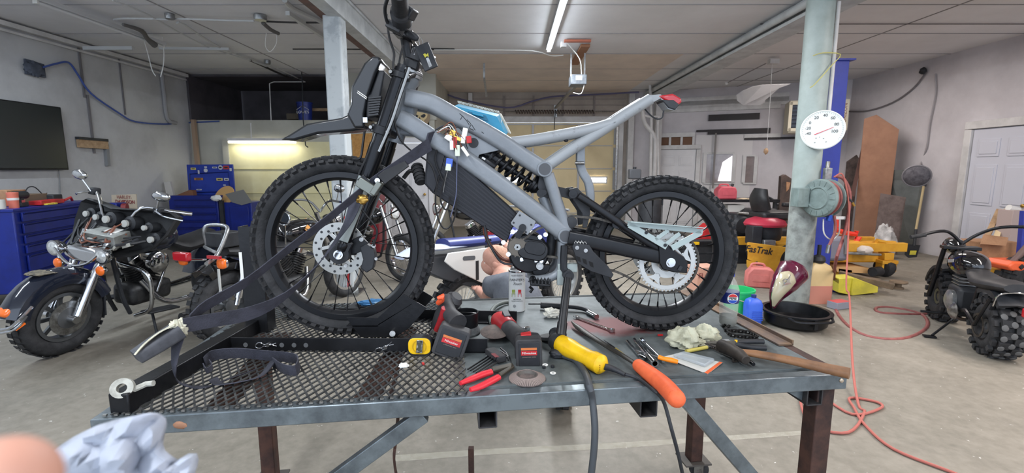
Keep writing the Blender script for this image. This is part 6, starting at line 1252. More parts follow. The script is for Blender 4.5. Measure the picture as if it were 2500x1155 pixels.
    for s_, z in ((-1, 1.27), (1, 1.19)):
        obj('grip', MB().tube([(-.60, s_ * .39, z), (-.72, s_ * .52, z - .02)], .019, 12), CHR, hb_); obj('lever', MB().tube([(-.52, s_ * .34, z), (-.5, s_ * .45, z - .03), (-.58, s_ * .56, z - .06)], .008, 8, sm=3), CHR, hb_); obj('switch_box', MB().box((-.56, s_ * .34, z), (.07, .07, .06)), BLK, hb_, bev=.01)
        m_ = obj('mirror', MB().ell((-.5, s_ * .42, z + .14), (.03, .085, .045), (0, .2, s_ * .1)), CHR, hb_); obj('mirror_stem', MB().tube([(-.53, s_ * .34, z), (-.5, s_ * .4, z + .11)], .008, 8), CHR, m_)
    obj('fuel_tank', MB().ell((-.78, 0, .86), (.28, .15, .14), pw=.85), NAVY, h); heads(h, (-.72, 0, .42)); obj('crankcase', MB().box((-.72, 0, .36), (.42, .24, .2)), ENG, h, bev=.05); obj('air_cleaner', MB().lathe((-.72, .13, .66), YA, [(.10, 0), (.10, .05), (.07, .07)], 24), CHR, h)
    obj('seat', MB().tube([(-.95, 0, .80), (-1.1, 0, .74), (-1.3, 0, .76), (-1.5, 0, .82)], [.10, .15, .15, .11], 14, sm=3, flat=.5), SEAT, h); w_tyre('rear_wheel', (-1.62, 0, .32), .32, .07, h); obj('rear_fender', MB().sweep([V((-1.62 + .37 * math.cos(t), 0, .34 + .37 * math.sin(t))) for t in [math.radians(x) for x in range(10, 175, 15)]], [(-.1, -.08), (-.1, 0), (0, .03), (.1, 0), (.1, -.08), (0, .01)], up=(0, 0, 1)), NAVY, h)
    for s_ in (-1, 1):
        obj('crash_bar', MB().tube([(-.42, s_ * .10, .70), (-.44, s_ * .30, .66), (-.45, s_ * .37, .56), (-.46, s_ * .36, .32), (-.46, s_ * .20, .22)], .018, 10, sm=4), CHR, h); obj('footboard', MB().box((-.62, s_ * .30, .25), (.32, .11, .022), (0, -.1, 0)), BLK, h, bev=.01); obj('saddlebag', MB().box((-1.62, s_ * .27, .58), (.5, .17, .3)), NAVY, h, bev=.05)
        obj('exhaust_pipe', MB().tube([(-.6, s_ * .1, .5), (-.75, s_ * .2, .28), (-1.1, s_ * .22, .24), (-1.95, s_ * .26, .26)], [.022, .024, .03, .045], 12, sm=4), CHR, h); obj('pushrod_tube', MB().cyl((-.70, s_ * .13, .36), (-.60, s_ * .12, .58), .012, n=10).cyl((-.74, s_ * .13, .36), (-.84, s_ * .12, .58), .012, n=10), CHR, h)
    obj('downtube', MB().tube([(-.34, .06, .9), (-.44, .08, .4), (-.52, .08, .2)], .018, 8, sm=3).tube([(-.34, -.06, .9), (-.44, -.08, .4), (-.52, -.08, .2)], .018, 8, sm=3), BLK, h); obj('mud_flap', MB().prism([(-.30, y, z) for y, z in ((-.06, .45), (.06, .45), (.075, .25), (-.075, .25))], (-.012, 0, 0)), BLK, h); obj('side_stand', MB().tube([(-.62, .2, .22), (-.55, .34, .02)], .012, 8), BLK, h)
# --- cruiser seen from behind; rear wheel at origin, forward +x
def cruiser(loc, ang, lab, tank=BLKG, extra=True):
    with xform(place(loc, ang)):
        c = thing('cruiser_motorcycle', lab, 'motorcycle', (.75, 0, 0)); w_tyre('rear_wheel', (0, 0, .32), .32, .072, c, n=30, blk=.008); w_tyre('front_wheel', (1.55, 0, .33), .33, .05, c, n=0, hubm=CHR, sp=24)
        obj('rear_fender', MB().sweep([V((.37 * math.cos(t), 0, .34 + .37 * math.sin(t))) for t in [math.radians(x) for x in range(20, 140, 15)]], [(-.1, -.06), (-.1, 0), (0, .03), (.1, 0), (.1, -.06), (0, .01)], up=(0, 0, 1)), tank, c)
        for s_ in (-1, 1):
            obj('shock', MB().cyl((-.02, s_ * .14, .34), (.10, s_ * .14, .68), .022, n=12).cyl((0, s_ * .14, .40), (.08, s_ * .14, .62), .032, n=12), CHR, c); obj('fork_leg', MB().cyl((1.55, s_ * .1, .33), (1.25, s_ * .1, 1.02), .024, n=14).cyl((1.55, s_ * .1, .33), (1.43, s_ * .1, .62), .031, n=14), CHR, c)
            t_ = obj('turn_signal', MB().lathe((-.18, s_ * .22, .74), (-1, 0, 0), [(.02, -.05), (.045, -.02), (.045, 0)], 20), CHR, c); obj('amber_lens', MB().ell((-.185, s_ * .22, .74), (.025, .044, .044), pw=.7), AMB, t_); obj('signal_stem', MB().cyl((-.1, s_ * .05, .74), (-.16, s_ * .2, .74), .01, n=8), CHR, c)
            obj('exhaust_pipe', MB().tube([(.85, s_ * .1, .5), (.7, s_ * .2, .26), (.3, s_ * .21, .24), (-.25, s_ * .22, .26)], [.02, .022, .03, .04], 12, sm=4), CHR, c)
        obj('frame', MB().tube([(.1, .09, .62), (.5, .08, .66), (1.2, .03, .9)], .016, 8, sm=3).tube([(.1, -.09, .62), (.5, -.08, .66), (1.2, -.03, .9)], .016, 8, sm=3).tube([(1.2, 0, .9), (1.05, .05, .3), (.5, .08, .2), (.1, .1, .32)], .016, 8, sm=3), BLK, c)
        heads(c, (.72, 0, .40)); obj('crankcase', MB().box((.7, 0, .34), (.42, .24, .2)), ENG, c, bev=.05); obj('fuel_tank', MB().ell((.88, 0, .86), (.27, .15, .13), pw=.85), tank, c); obj('seat', MB().tube([(.7, 0, .78), (.5, 0, .70), (.25, 0, .76), (.0, 0, .80)], [.08, .14, .14, .09], 14, sm=3, flat=.45), SEAT, c)
        obj('handlebar', MB().tube([(1.2, 0, 1.04), (1.18, -.14, 1.16), (1.1, -.36, 1.16)], .013, 8, sm=3).tube([(1.2, 0, 1.04), (1.18, .14, 1.16), (1.1, .36, 1.16)], .013, 8, sm=3), CHR, c); lampset(c, (1.42, 0, .92), .085, (1, 0, 0), 'headlamp')
        for s_ in (-1, 1): m_ = obj('mirror', MB().ell((1.12, s_ * .34, 1.30), (.02, .07, .045)), CHR, c); obj('mirror_stem', MB().cyl((1.14, s_ * .28, 1.16), (1.12, s_ * .33, 1.28), .006, n=6), CHR, m_)
        return c
a2 = math.atan2(5.4 - 4.0, -2.0 + 2.5); c2 = cruiser((-2.50, 4.0, 0), a2, 'black cruiser with a grab rail, seen from behind, left of the dirt bike front tyre')
with xform(place((-2.50, 4.0, 0), a2)):
    obj('tail_lamp', MB().box((-.22, .18, .78), (.05, .17, .075)), REDL, c2, bev=.012); obj('red_reflector', MB().box((-.23, -.2, .80), (.02, .14, .025)), REDL, c2); obj('grab_rail', MB().tube([(-.30, -.20, .76), (-.16, -.14, .80), (-.05, -.13, .96), (0, -.07, 1.02), (0, .12, 1.02), (-.02, .16, .98), (.0, .17, .84)], .016, 10, sm=4).tube([(.3, .16, .84), (-.0, .17, .84), (-.12, .0, .84), (-.16, -.14, .82)], .014, 8, sm=3), ALU, c2)
    obj('rail_box', MB().box((.05, .02, .90), (.2, .2, .13)), BLK, c2, bev=.01); obj('tank_wing', MB().prism([(.80, -.153, .90), (.84, -.155, .95), (.90, -.155, .88), (.96, -.15, .87), (.86, -.157, .85)], (0, -.004, 0)), mat('wing_orange', (224, 160, 90), .5), c2); obj('license_plate', MB().box((-.28, -.30, .62), (.008, .02, .2)), mat('plate_pale', (184, 184, 180), .6), c2)
    obj('round_mirror', MB().torus((.35, -.35, 1.06), (-1, -.2, 0), .06, .008, 28, 8), CHR, c2); obj('mirror_glass', MB().cyl((.35, -.35, 1.06), (.356, -.349, 1.06), .057, n=24), mat('mirror_dark', (48, 54, 62), .1, .5), c2); obj('mirror_arm', MB().cyl((.36, -.35, 1.0), (.5, -.2, .8), .008, n=8), CHR, c2)
c3 = cruiser((.10, 7.6, 0), math.atan2(-.95, -1.65), 'black cruiser with bright chrome forks parked facing left behind the dirt bike frame')
with xform(place((.10, 7.6, 0), math.atan2(-.95, -1.65))):
    for s_ in (-1, 1): obj('saddlebag', MB().box((.05, s_ * .26, .60), (.5, .18, .32)), BLKG, c3, bev=.05)
c4 = cruiser((-2.75, 7.0, 0), math.atan2(-.6, .95), 'dark cruiser with round mirrors visible through the front wheel spokes') 
# --- blue and white off road bike, rear wheel at origin
da = math.atan2(1.2, 1.03)
with xform(place((-.42, 3.85, 0), da)):
    d = thing('motocross_bike', 'blue and white motocross bike carrying the number 1, behind the table', 'motorcycle', (.7, 0, 0)); SP2 = mat('rim_silver', (170, 172, 172), .35, .7)
    for nm, x, R in (('rear_wheel', 0, .32), ('front_wheel', 1.48, .345)): w_tyre(nm, (x, 0, R), R, .052, d, n=26, hubm=SP2, sp=24, blk=.02)
    BW = mat('fender_pale_blue', (196, 206, 228), .35); BB = mat('plastic_blue', (44, 54, 112), .4); obj('rear_fender', MB().tube([(-.62, 0, .86), (-.45, 0, .90), (-.25, 0, .89), (.0, 0, .88)], [.06, .09, .1, .08], 14, sm=3, flat=.25), BW, d); obj('seat', MB().tube([(-.2, 0, .91), (.15, 0, .89), (.5, 0, .88), (.75, 0, .92)], [.09, .09, .08, .06], 14, sm=3, flat=.5), BB, d)
    for s_ in (-1, 1):
        sp_ = obj('side_panel', MB().prism([(x, s_ * .12, z) for x, z in ((-.26, .86), (.40, .84), (.44, .62), (.28, .50), (.10, .56), (-.20, .72), (-.30, .80))], (0, s_ * .012, 0)), WHT, d, bev=.006); obj('hand_slot', MB().sweep([V((-.04, s_ * .1325, .79)), V((-.04, s_ * .134, .79))], rrect(.14, .035, .016, 4), up=(.1, 0, 1)), mat('slot_grey', (90, 94, 98), .6), sp_)
        f = face((.05, s_ * .134, .665), (0, s_, 0)); text('race_number', '1', .22, f, INK, sp_, .0006, bold=.006); obj('fork_leg', MB().cyl((1.48, s_ * .1, .34), (1.12, s_ * .1, 1.06), .025, n=12), SP2, d)
    obj('inner_fender', MB().prism([(x, -.05, z) for x, z in ((-.42, .84), (.1, .80), (.28, .50), (.1, .50), (-.25, .64), (-.44, .74))], (0, .1, 0)), mat('inner_grey', (72, 74, 78), .6), d, bev=.01); obj('engine', MB().box((.62, 0, .42), (.34, .2, .32)), ENG, d, bev=.04); obj('tank_shroud', MB().prism([(x, -.13, z) for x, z in ((.6, .9), (.95, .98), (1.12, .75), (.85, .6), (.7, .72))], (0, .26, 0)), BB, d, bev=.02)
    obj('swingarm', MB().bar((0, .09, .32), (.5, .08, .36), .04, .06).bar((0, -.09, .32), (.5, -.08, .36), .04, .06), ALU, d); obj('frame', MB().tube([(1.1, 0, .98), (.9, .06, .3), (.5, .07, .22), (.35, .08, .5), (-.1, .08, .76)], .018, 8, sm=3), ALU, d); obj('handlebar', MB().tube([(1.02, -.38, 1.12), (1.1, -.16, 1.12), (1.1, .16, 1.12), (1.02, .38, 1.12)], .012, 8, sm=3), ALU, d); obj('front_fender', MB().tube([(1.1, 0, .80), (1.4, 0, .80), (1.75, 0, .72)], [.06, .09, .05], 12, sm=3, flat=.3), BB, d); obj('front_plate', MB().box((1.24, 0, 1.0), (.02, .2, .22), (0, -.3, 0)), WHT, d)
# loose wheel under the table
with xform(place((.325, 2.88, 0), PI / 2 - .1)):
    t = thing('knobbly_wheel', 'small knobbly wheel standing on edge on the floor under the table', 'wheel', (0, 0, 0)); w_tyre('rim', (0, 0, .24), .24, .055, t, n=20, blk=.02)
# --- person crouching behind the motocross bike
pn = thing('person', 'person in a grey t-shirt crouching with bowed shaved head behind the blue and white bike', 'person', (.10, 3.4, 0))
def body(nm, pts, edges, m, par, sub=2, root=0):
    me = bpy.data.meshes.new(nm); org = V(par['_o']); me.from_pydata([V(p[:3]) - org for p in pts], edges, []); o = bpy.data.objects.new(nm, me); COL.objects.link(o); o.parent = par; o['_o'] = tuple(org)
    q = o.modifiers.new('skin', 'SKIN'); q.use_smooth_shade = True
    for i, p in enumerate(pts): v = me.skin_vertices[0].data[i]; v.radius = (p[3], p[4] if len(p) > 4 else p[3]); v.use_root = i == root
    q2 = o.modifiers.new('sub', 'SUBSURF'); q2.levels = sub; q2.render_levels = sub; me.materials.append(m); return o
def W4(u, v, y): p = PY(u, v, y); return (p.x, p.y, p.z)
hc = PY(1213, 634, 3.48); q4 = lambda u, v, y, *r: tuple(PY(u, v, y)) + r
P = [q4(1285, 800, 3.15, .15), q4(1272, 750, 3.2, .14), q4(1256, 700, 3.3, .15), q4(1236, 677, 3.38, .11), q4(1224, 660, 3.43, .055), q4(1217, 648, 3.46, .06),
     q4(1200, 692, 3.38, .06), q4(1188, 728, 3.5, .042), q4(1170, 712, 3.7, .032), q4(1165, 704, 3.76, .036, .02),
     q4(1292, 684, 3.36, .06), q4(1262, 648, 3.58, .042), q4(1234, 596, 3.74, .031), q4(1229, 574, 3.78, .036, .02),
     q4(1250, 818, 3.2, .10), (-.02, 3.62, .11, .075), (-.02, 3.2, .07, .045), (-.02, 3.02, .05, .04, .03), q4(1315, 818, 3.2, .10), (.15, 3.60, .11, .075), (.14, 3.24, .07, .045), (.14, 3.12, .05, .04, .03)]
E = [(0, 1), (1, 2), (2, 3), (3, 4), (4, 5), (3, 6), (6, 7), (7, 8), (8, 9), (3, 10), (10, 11), (11, 12), (12, 13), (0, 14), (14, 15), (15, 16), (16, 17), (0, 18), (18, 19), (19, 20), (20, 21)]
body('body', P, E, SKIN, pn)
TS = mat('grey_tshirt', (104, 108, 116), .9, rgb2=(88, 92, 100), ns=10, bump=.35, bs=18)
Pt = [q4(1285, 795, 3.15, .185), q4(1270, 745, 3.2, .185), q4(1256, 700, 3.3, .19), q4(1238, 680, 3.37, .15), q4(1202, 696, 3.37, .09), q4(1193, 716, 3.44, .075), q4(1294, 688, 3.35, .09), q4(1280, 668, 3.46, .075)]
body('t_shirt', Pt, [(0, 1), (1, 2), (2, 3), (3, 4), (4, 5), (3, 6), (6, 7)], TS, pn)
JN = mat('denim', (58, 66, 86), .9, rgb2=(44, 52, 72), ns=22)
for l in ([P[0][:3], P[14][:3], P[15][:3], P[16][:3]], [P[0][:3], P[18][:3], P[19][:3], P[20][:3]]): obj('trouser_leg', MB().tube(l, [.15, .115, .09, .07], 14, sm=4), JN, pn)
for l in (P[17], P[21]): obj('shoe', MB().blob(V(l[:3]) + V((0, -.02, .01)), (.05, .14, .05), .1, 2, 18, 12, 2, 0.004), BLK, pn)
hp_ = V((hc.x - .0, hc.y, hc.z)); hd_ = obj('head', MB().ell(hp_, (.095, .082, .115), (0, -.9, 0), 24, 16).ell(hp_ + V((-.05, 0, -.055)), (.06, .06, .075), (0, -.9, 0)).tube([hp_ + V((.01, -.02, -.03)), V(P[4][:3])], .062, 14).ell(hp_ + V((-.095, 0, -.035)), (.014, .012, .024), (0, -.9, 0)), SKIN, pn)
for s_ in (-1, 1): e_ = obj('ear', MB().ell(hp_ + V((-.005, s_ * .082, -.03)), (.022, .012, .034), (0, -.6, 0)), SKIN, hd_); obj('eye', MB().ell(hp_ + V((-.088, s_ * .03, -.02)), (.010, .012, .008)), WHT, hd_)
obj('mouth', MB().ell(hp_ + V((-.085, 0, -.085)), (.006, .022, .006)), mat('lip', (168, 96, 88), .6), hd_); obj('shaved_hair', MB().ell(hp_ + V((.012, 0, .012)), (.093, .081, .112), (0, -.9, 0), 24, 16), mat('stubble', (186, 146, 124), .8, rgb2=(160, 124, 104), ns=60), hd_)
def hand(p, d, par):
    d = V(d).normalized(); d, s, u = frame(d); obj('hand', MB().ell(V(p), (.042, .016, .045), Matrix((s, u, d)).transposed()), SKIN, par)
    for k in range(4): a = V(p) + d * .035 + s * (-.028 + k * .019); m_ = a + d * (.035 - abs(k - 1.5) * .004) - u * .006; obj('finger', MB().tube([a, m_, m_ + d * .02 - u * .025], [.0095, .0085, .007], 8, sm=2), SKIN, par)
    a = V(p) + s * .036; obj('thumb', MB().tube([a, a + s * .022 + d * .02, a + s * .02 + d * .045], [.011, .0095, .008], 8, sm=2), SKIN, par)
hand(P[13][:3], (-.15, 0, 1), pn); hand(P[9][:3], (-.3, 1, .1), pn)
# red and white carton behind, shop ladder and red cabinet seen through the front wheel
c = PY(1204, 575, 8.3); t = thing('carton', 'red and white printed carton standing behind the crouching person', 'box', (c.x, c.y, 0)); obj('box', MB().box((c.x, c.y, .36), (.36, .3, .72)), mat('carton_red', (186, 50, 62), .6), t); obj('white_band', MB().box((c.x, c.y - .152, .44), (.35, .004, .03)).box((c.x, c.y - .152, .22), (.35, .004, .04)).box((c.x + .17, c.y - .152, .36), (.03, .004, .72)), WHT, t); text('carton_text', 'Purell', .1, face((c.x, c.y - .156, .56), (0, -1, 0)), WHT, t, .001)
t = thing('red_cabinet', 'dark red shop cabinet seen through the spokes of the front wheel', 'cabinet', (-2.75, 8.6, 0)); obj('cabinet', MB().box((-2.75, 8.6, .52), (.75, .5, 1.04)), mat('cabinet_red', (120, 36, 44), .4), t, bev=.01)
for k in range(4): obj('drawer', MB().box((-2.75, 8.34, .2 + k * .24), (.66, .02, .2)), mat('cabinet_red', (0, 0, 0)), t, bev=.004)
# ================= RIGHT SIDE =================
def onray(u, v, n, h): d = ray(u, v); return O + d * ((h - (O - COLX).dot(n)) / d.dot(n))
dn = V((-.55, -.83, 0)).normalized(); dc = onray(2008, 317, dn, .175); t = thing('dial_thermometer', 'round white dial thermometer with a red pointer fixed to the column', 'thermometer', dc); DR = .20
obj('case', MB().lathe(dc - dn * .03, dn, [(DR * .97, 0), (DR, .01), (DR, .034), (DR * .95, .04), (DR * .93, .034), (.001, .034)], 48), mat('dial_white', (226, 232, 230), .4), t); Fm = face(dc + dn * .0055, dn)
for s_, x, z in (('-40', -.125, -.035), ('-20', -.13, .02), ('0', -.115, .075), ('20', -.062, .125), ('40', .015, .145), ('60', .082, .115), ('80', .118, .05), ('100', .105, -.02)): text('dial_number', s_, .042, Fm @ Matrix.Translation((x, z, 0)), INK, t, .0006)
mb = MB()
for k in range(40):
    a = math.radians(215 - k * 6.4); p, q = [Fm @ V((r * math.cos(a), r * math.sin(a), 0)) for r in (.172, .180)]; mb.bar(p, q, .002, .001, up=dn)
obj('tick_ring', mb, INK, t, ang=0); obj('pointer', MB().prism([Fm @ V(p) for p in ((-.07, -.045, .003), (-.068, -.052, .003), (.095, .02, .003), (.094, .024, .003))], dn * .002), mat('pointer_red', (206, 44, 70), .4), t)
for s_, x, z in (('20', -.05, -.085), ('0', -.02, -.075), ('20', .015, -.09), ('-30', -.06, -.13), ('40', .04, -.125)): text('inner_number', s_, .014, Fm @ Matrix.Translation((x, z, 0)), INK, t, .0005)
# conduit, cord on column, switch box
cx_, cy_ = COLX.x, COLX.y
one('column_conduit', MB().tube([(cx_ + .12, cy_ - .10, 3.2), (cx_ + .12, cy_ - .10, 2.2), (cx_ + .12, cy_ - .1, 1.72)], .018, 10), WPAINT, 'white pipe running down the right side of the round column', 'pipe')
one('yellow_string', MB().tube([PY(1985, 136, cy_ - .15), PY(2010, 129, cy_ - .16), PY(2052, 133, cy_ - .15), PY(2030, 160, cy_ - .16), PY(1990, 205, cy_ - .16), PY(1977, 214, cy_ - .15)], .005, 6, sm=3), mat('cord_yellow', (190, 184, 110), .6), 'yellow cord tied around the upper column', 'cord')
t = thing('switch_box', 'grey electrical box on the column above the hose reel', 'electrical box', PY(2022, 440, cy_ - .15)); obj('box', MB().box(PY(2020, 425, cy_ - .16), (.07, .05, .13)), ALU, t, bev=.004); obj('fitting', MB().cyl(PY(2022, 395, cy_ - .14), PY(2020, 412, cy_ - .15), .02, n=12), STEEL, t)
# hose reel
ra = V((-.93, -.37, .03)).normalized(); hc_ = PY(1996, 484, cy_ - .30); t = thing('hose_reel', 'grey-green hose reel with a red hose fixed to the round column', 'hose reel', hc_ - V((0, 0, .2))); RG = mat('reel_grey_green', (122, 138, 136), .5, rgb2=(104, 118, 116), ns=10)
obj('front_plate', MB().lathe(hc_, ra, [(.02, .0), (.10, .0), (.11, .012), (.12, .0), (.185, -.004), (.20, -.02), (.20, -.03), (.05, -.03)], 48), RG, t)
for k in range(16): a = 2 * PI * k / 16; _, s_, u_ = frame(ra); q = s_ * math.cos(a) + u_ * math.sin(a); obj('plate_rib', MB().bar(hc_ + q * .13 + ra * .001, hc_ + q * .182 - ra * .001, .012, .006, up=ra), RG, t)
obj('back_plate', MB().cyl(hc_ - ra * .13, hc_ - ra * .145, .20, n=40), RG, t); HRD = mat('hose_dull_red', (146, 86, 82), .6, rgb2=(124, 68, 66), ns=16)
for k in range(5): obj('hose_coil', MB().torus(hc_ - ra * (.04 + k * .02), ra, .165 + .012 * (k % 2), .0125, 40, 8), HRD, t)
obj('mount_arm', MB().box(hc_ + V((-.10, .14, 0)), (.12, .14, .2)).box(hc_ + V((.16, .02, -.05)), (.05, .12, .26)), RG, t, bev=.006)
one('air_line', MB().tube([PY(2042, 430, cy_ - .2), PY(2062, 440, cy_ - .22), PY(2075, 480, cy_ - .25), PY(2064, 560, cy_ - .3), PY(2040, 640, cy_ - .4), FL(2036, 700), FL(2042, 760), FL(2100, 815), FL(2200, 828), FL(2262, 800), FL(2250, 768), FL(2180, 752), FL(2140, 752), FL(2150, 764), FL(2230, 768), FL(2300, 765)], .016, 10, sm=5), HRD, 'long dull red hose hanging from the reel and looping over the floor', 'hose')
CRD = mat('cord_pink_red', (172, 98, 88), .7)
one('extension_cord', MB().tube([PY(2036, 432, cy_ - .26), PY(2058, 428, cy_ - .26), PY(2072, 500, cy_ - .3), PY(2070, 600, cy_ - .5), PY(2066, 700, cy_ - .7), FL(2066, 800) + UP * .3, FL(2078, 920) + UP * .1, FL(2095, 990) + UP * .01, FL(2110, 1010) + UP * .01, FL(2070, 1060) + UP * .01, FL(1980, 1040) + UP * .01, FL(1955, 975) + UP * .01, FL(2000, 970) + UP * .01, FL(2080, 1015) + UP * .01, FL(2150, 1000) + UP * .01, FL(2140, 985) + UP * .01, FL(2075, 975) + UP * .01, FL(2085, 1000) + UP * .01, FL(2110, 1040) + UP * .01, FL(2180, 1100) + UP * .01, FL(2330, 1160) + UP * .01, FL(2420, 1200) + UP * .01], .008, 8, sm=5), CRD, 'thin pinkish red extension cord falling to a tangle on the floor', 'cord')
one('thin_red_cord', MB().tube([FL(2105, 1000) + UP * .012, FL(2120, 1010) + UP * .012, FL(2200, 1000) + UP * .012, FL(2330, 1000) + UP * .012], .008, 8, sm=4), BLK, 'dark cord end lying across the red tangle', 'cord') if 0 else None
t = thing('cord_end', 'hanging grey cord connector below the reel', 'connector', PY(2066, 560, cy_ - .35)); obj('sleeve', MB().cyl(PY(2066, 575, cy_ - .42), PY(2064, 620, cy_ - .42), .018, n=12), mat('sleeve_grey', (110, 106, 104), .6), t)
t = thing('hose_nozzle', 'air coupler hanging from the reel by a short dark hose', 'coupler', PY(2030, 612, cy_ - .35)); obj('hose', MB().tube([hc_ + V((.16, -.02, -.12)), PY(2040, 560, cy_ - .35), PY(2024, 600, cy_ - .36)], .014, 8, sm=3), HRD, t); obj('coupler', MB().cyl(PY(2024, 598, cy_ - .36), PY(2020, 618, cy_ - .36), .02, n=12), STEEL, t)
t = thing('spray_gun', 'pale loop of cable with a blue plug below the reel', 'plug', PY(2035, 540, cy_ - .3)); obj('loop', MB().tube([PY(2010, 535, cy_ - .3), PY(2012, 570, cy_ - .32), PY(2030, 585, cy_ - .32), PY(2048, 570, cy_ - .32), PY(2050, 535, cy_ - .3)], .007, 8, sm=4), mat('cable_pale', (190, 190, 186), .5), t); obj('blue_plug', MB().box(PY(2024, 532, cy_ - .32), (.035, .04, .07), (0, .3, 0)), mat('plug_blue', (40, 80, 180), .5), t, bev=.005); obj('bracket', MB().box(PY(2050, 532, cy_ - .3), (.10, .03, .03)), WPAINT, t)
t = thing('blow_gun', 'black blow gun with a brass tip sticking out right of the reel', 'air gun', PY(2070, 490, cy_ - .25)); obj('tube', MB().tube([PY(2056, 474, cy_ - .25), PY(2072, 484, cy_ - .26), PY(2080, 494, cy_ - .27)], .012, 8), BLK, t); obj('brass_tip', MB().cyl(PY(2080, 494, cy_ - .27), PY(2085, 503, cy_ - .27), .014, n=10), BRASS, t)
# hanging heater
a = BR(1990, 283, .9); t = thing('unit_heater', 'cream and grey louvred heater hung under the ceiling behind the column', 'heater', a - UP * .3); Xh = face(a, V((-.35, -.94, 0)))
with xform(Xh):
    obj('case', MB().box((0, 0, -.3), (.95, .66, .6)), mat('heater_cream', (198, 190, 170), .6), t, bev=.01)
    mb = MB()
    for y in (-.27, .27): mb.box((-.05, y, .01), (.86, .06, .03))
    for x in (-.46, .36): mb.box((x, 0, .01), (.06, .6, .03))
    obj('frame', mb, mat('heater_frame', (214, 206, 184), .6), t); obj('dark_back', MB().box((-.05, 0, .001), (.78, .48, .004)), mat('louvre_dark', (44, 48, 62), .6), t)
    for k in range(6): obj('louvre', MB().box((-.05, -.2 + k * .08, .012), (.76, .02, .04), (.7, 0, 0)), mat('louvre_grey', (84, 92, 106), .5), t)
    obj('side_strip', MB().box((.52, 0, .0), (.13, .62, .03)), mat('heater_frame', (0, 0, 0)), t); text('heater_text', 'HORIZON', .10, Matrix.Translation((.52, 0, .017)) @ Matrix.Rotation(PI / 2, 4, 'Z'), mat('heater_red', (130, 70, 60), .6), t, .001)
# pull string
t = thing('pull_string', 'long thin pull string with a tan knob hanging from the ceiling left of the heater', 'pull string', PY(1870, 372, 8.2)); obj('string', MB().tube([PZ(1887, 148, 3.42), PY(1885, 160, 8.2), PY(1880, 250, 8.2), PY(1872, 360, 8.2)], .004, 5), WPAINT, t); obj('knob', MB().blob(PY(1870, 369, 8.2), (.035, .03, .05), .3, 3, 14, 10, 2), mat('knob_tan', (170, 140, 110), .6), t); one('junction_box', MB().box(PZ(1888, 155, 3.32) + UP * .03, (.16, .10, .08)), WPAINT, 'white ceiling box that the pull string hangs from', 'electrical box')
# bench with fuel can
by = 8.6; a, b = PY(1755, 488, by), PY(1905, 490, by); t = thing('workbench', 'black-topped bench by the window with a red fuel can on it', 'bench', ((a.x + b.x) / 2, by + .3, 0)); obj('bench_top', MB().box(((a.x + b.x) / 2, by + .3, a.z - .02), (b.x - a.x, .6, .05)), BLKM, t)
for x in (a.x + .06, b.x - .06):
    for y in (by + .05, by + .55): obj('leg', MB().box((x, y, (a.z - .045) / 2), (.06, .06, a.z - .045)), BLK, t)
def fuelcan(p, w, h, m, lab, rz=0, spout=1):
    with xform(place(p, rz)):
        t = thing('fuel_can', lab, 'fuel can', (0, 0, 0)); obj('tank', MB().prism([(-w / 2, -w * .3, 0), (w / 2, -w * .3, 0), (w / 2, -w * .3, h * .55), (w * .42, -w * .3, h * .8), (w * .2, -w * .3, h * .86), (-w * .3, -w * .3, h * .86), (-w * .48, -w * .3, h * .6)], (0, w * .6, 0)), m, t, bev=w * .06)
        obj('handle', MB().tube([(-w * .34, 0, h * .8), (-w * .26, 0, h * .98), (w * .1, 0, h * .98), (w * .18, 0, h * .82)], w * .045, 10, sm=3), m, t)
        if spout: obj('cap', MB().cyl((w * .33, 0, h * .84), (w * .38, 0, h * 1.02), w * .07, n=14), BLK, t)
        obj('embossed_panel', MB().box((0, -w * .305, h * .42), (w * .55, .006, h * .3)), m, t); return t
FR_ = mat('faded_red_can', (206, 92, 104), .5, rgb2=(190, 80, 92), ns=6); FP = mat('faded_pink_can', (206, 122, 116), .55, rgb2=(190, 104, 98), ns=5)
p = PY(1769, 488, by + .2); p.z = a.z + .006; fuelcan(p, .36, .27, FR_, 'faded red fuel can with a dark cap on the bench', 0)
one('gloves', MB().blob(PY(1815, 488, by + .15), (.16, .1, .03), .5, 3, 20, 10, 4, a.z + .006), mat('glove_tan', (190, 176, 150), .8), 'pair of pale work gloves on the bench beside the red can', 'gloves')
one('bench_lead', MB().tube([PY(1845, 487, by + .1), PY(1862, 478, by + .1), PY(1885, 486, by + .1), PY(1900, 500, by)], .02, 6, sm=3), BLK, 'black lead draped over the end of the bench', 'cable')
t = thing('white_carton', 'white carton with a black handle stored under the bench', 'box', PY(1805, 530, by)); obj('box', MB().box(V((PY(1803, 514, by).x, by + .28, .42)), (.30, .36, .84)), WHT, t); obj('black_strip', MB().tube([PY(1795, 522, by + .09), PY(1807, 518, by + .09), PY(1816, 512, by + .09)], .02, 8), BLK, t)
# red engine machine and boxes left of the column
t = thing('snow_blower', 'red and black engine machine standing left of the yellow mower', 'machine', PY(1815, 600, 7.6)); o_ = PY(1815, 560, 7.6); o_.z = 0
obj('engine_block', MB().box(o_ + V((-.05, 0, .62)), (.4, .4, .36)), BLK, t, bev=.04); obj('red_shroud', MB().prism([PY(u, v, 7.5) for u, v in ((1822, 532), (1860, 534), (1862, 566), (1822, 568))], (0, .3, 0)), mat('shroud_brick', (160, 66, 50), .5), t, bev=.02); obj('recoil', MB().lathe(o_ + V((-.12, -.2, .62)), (0, -1, 0), [(.02, .06), (.12, .05), (.16, 0)], 24), BLK, t)
obj('frame_rail', MB().tube([PY(1802, 520, 7.4), PY(1835, 524, 7.4), PY(1860, 532, 7.4), PY(1863, 560, 7.4)], .02, 8, sm=3), ALU, t); obj('muffler', MB().cyl(PY(1828, 540, 7.3), PY(1850, 545, 7.3), .05, n=14), STEEL, t); obj('base', MB().box(o_ + V((0, 0, .22)), (.5, .4, .44)), BLK, t, bev=.02)
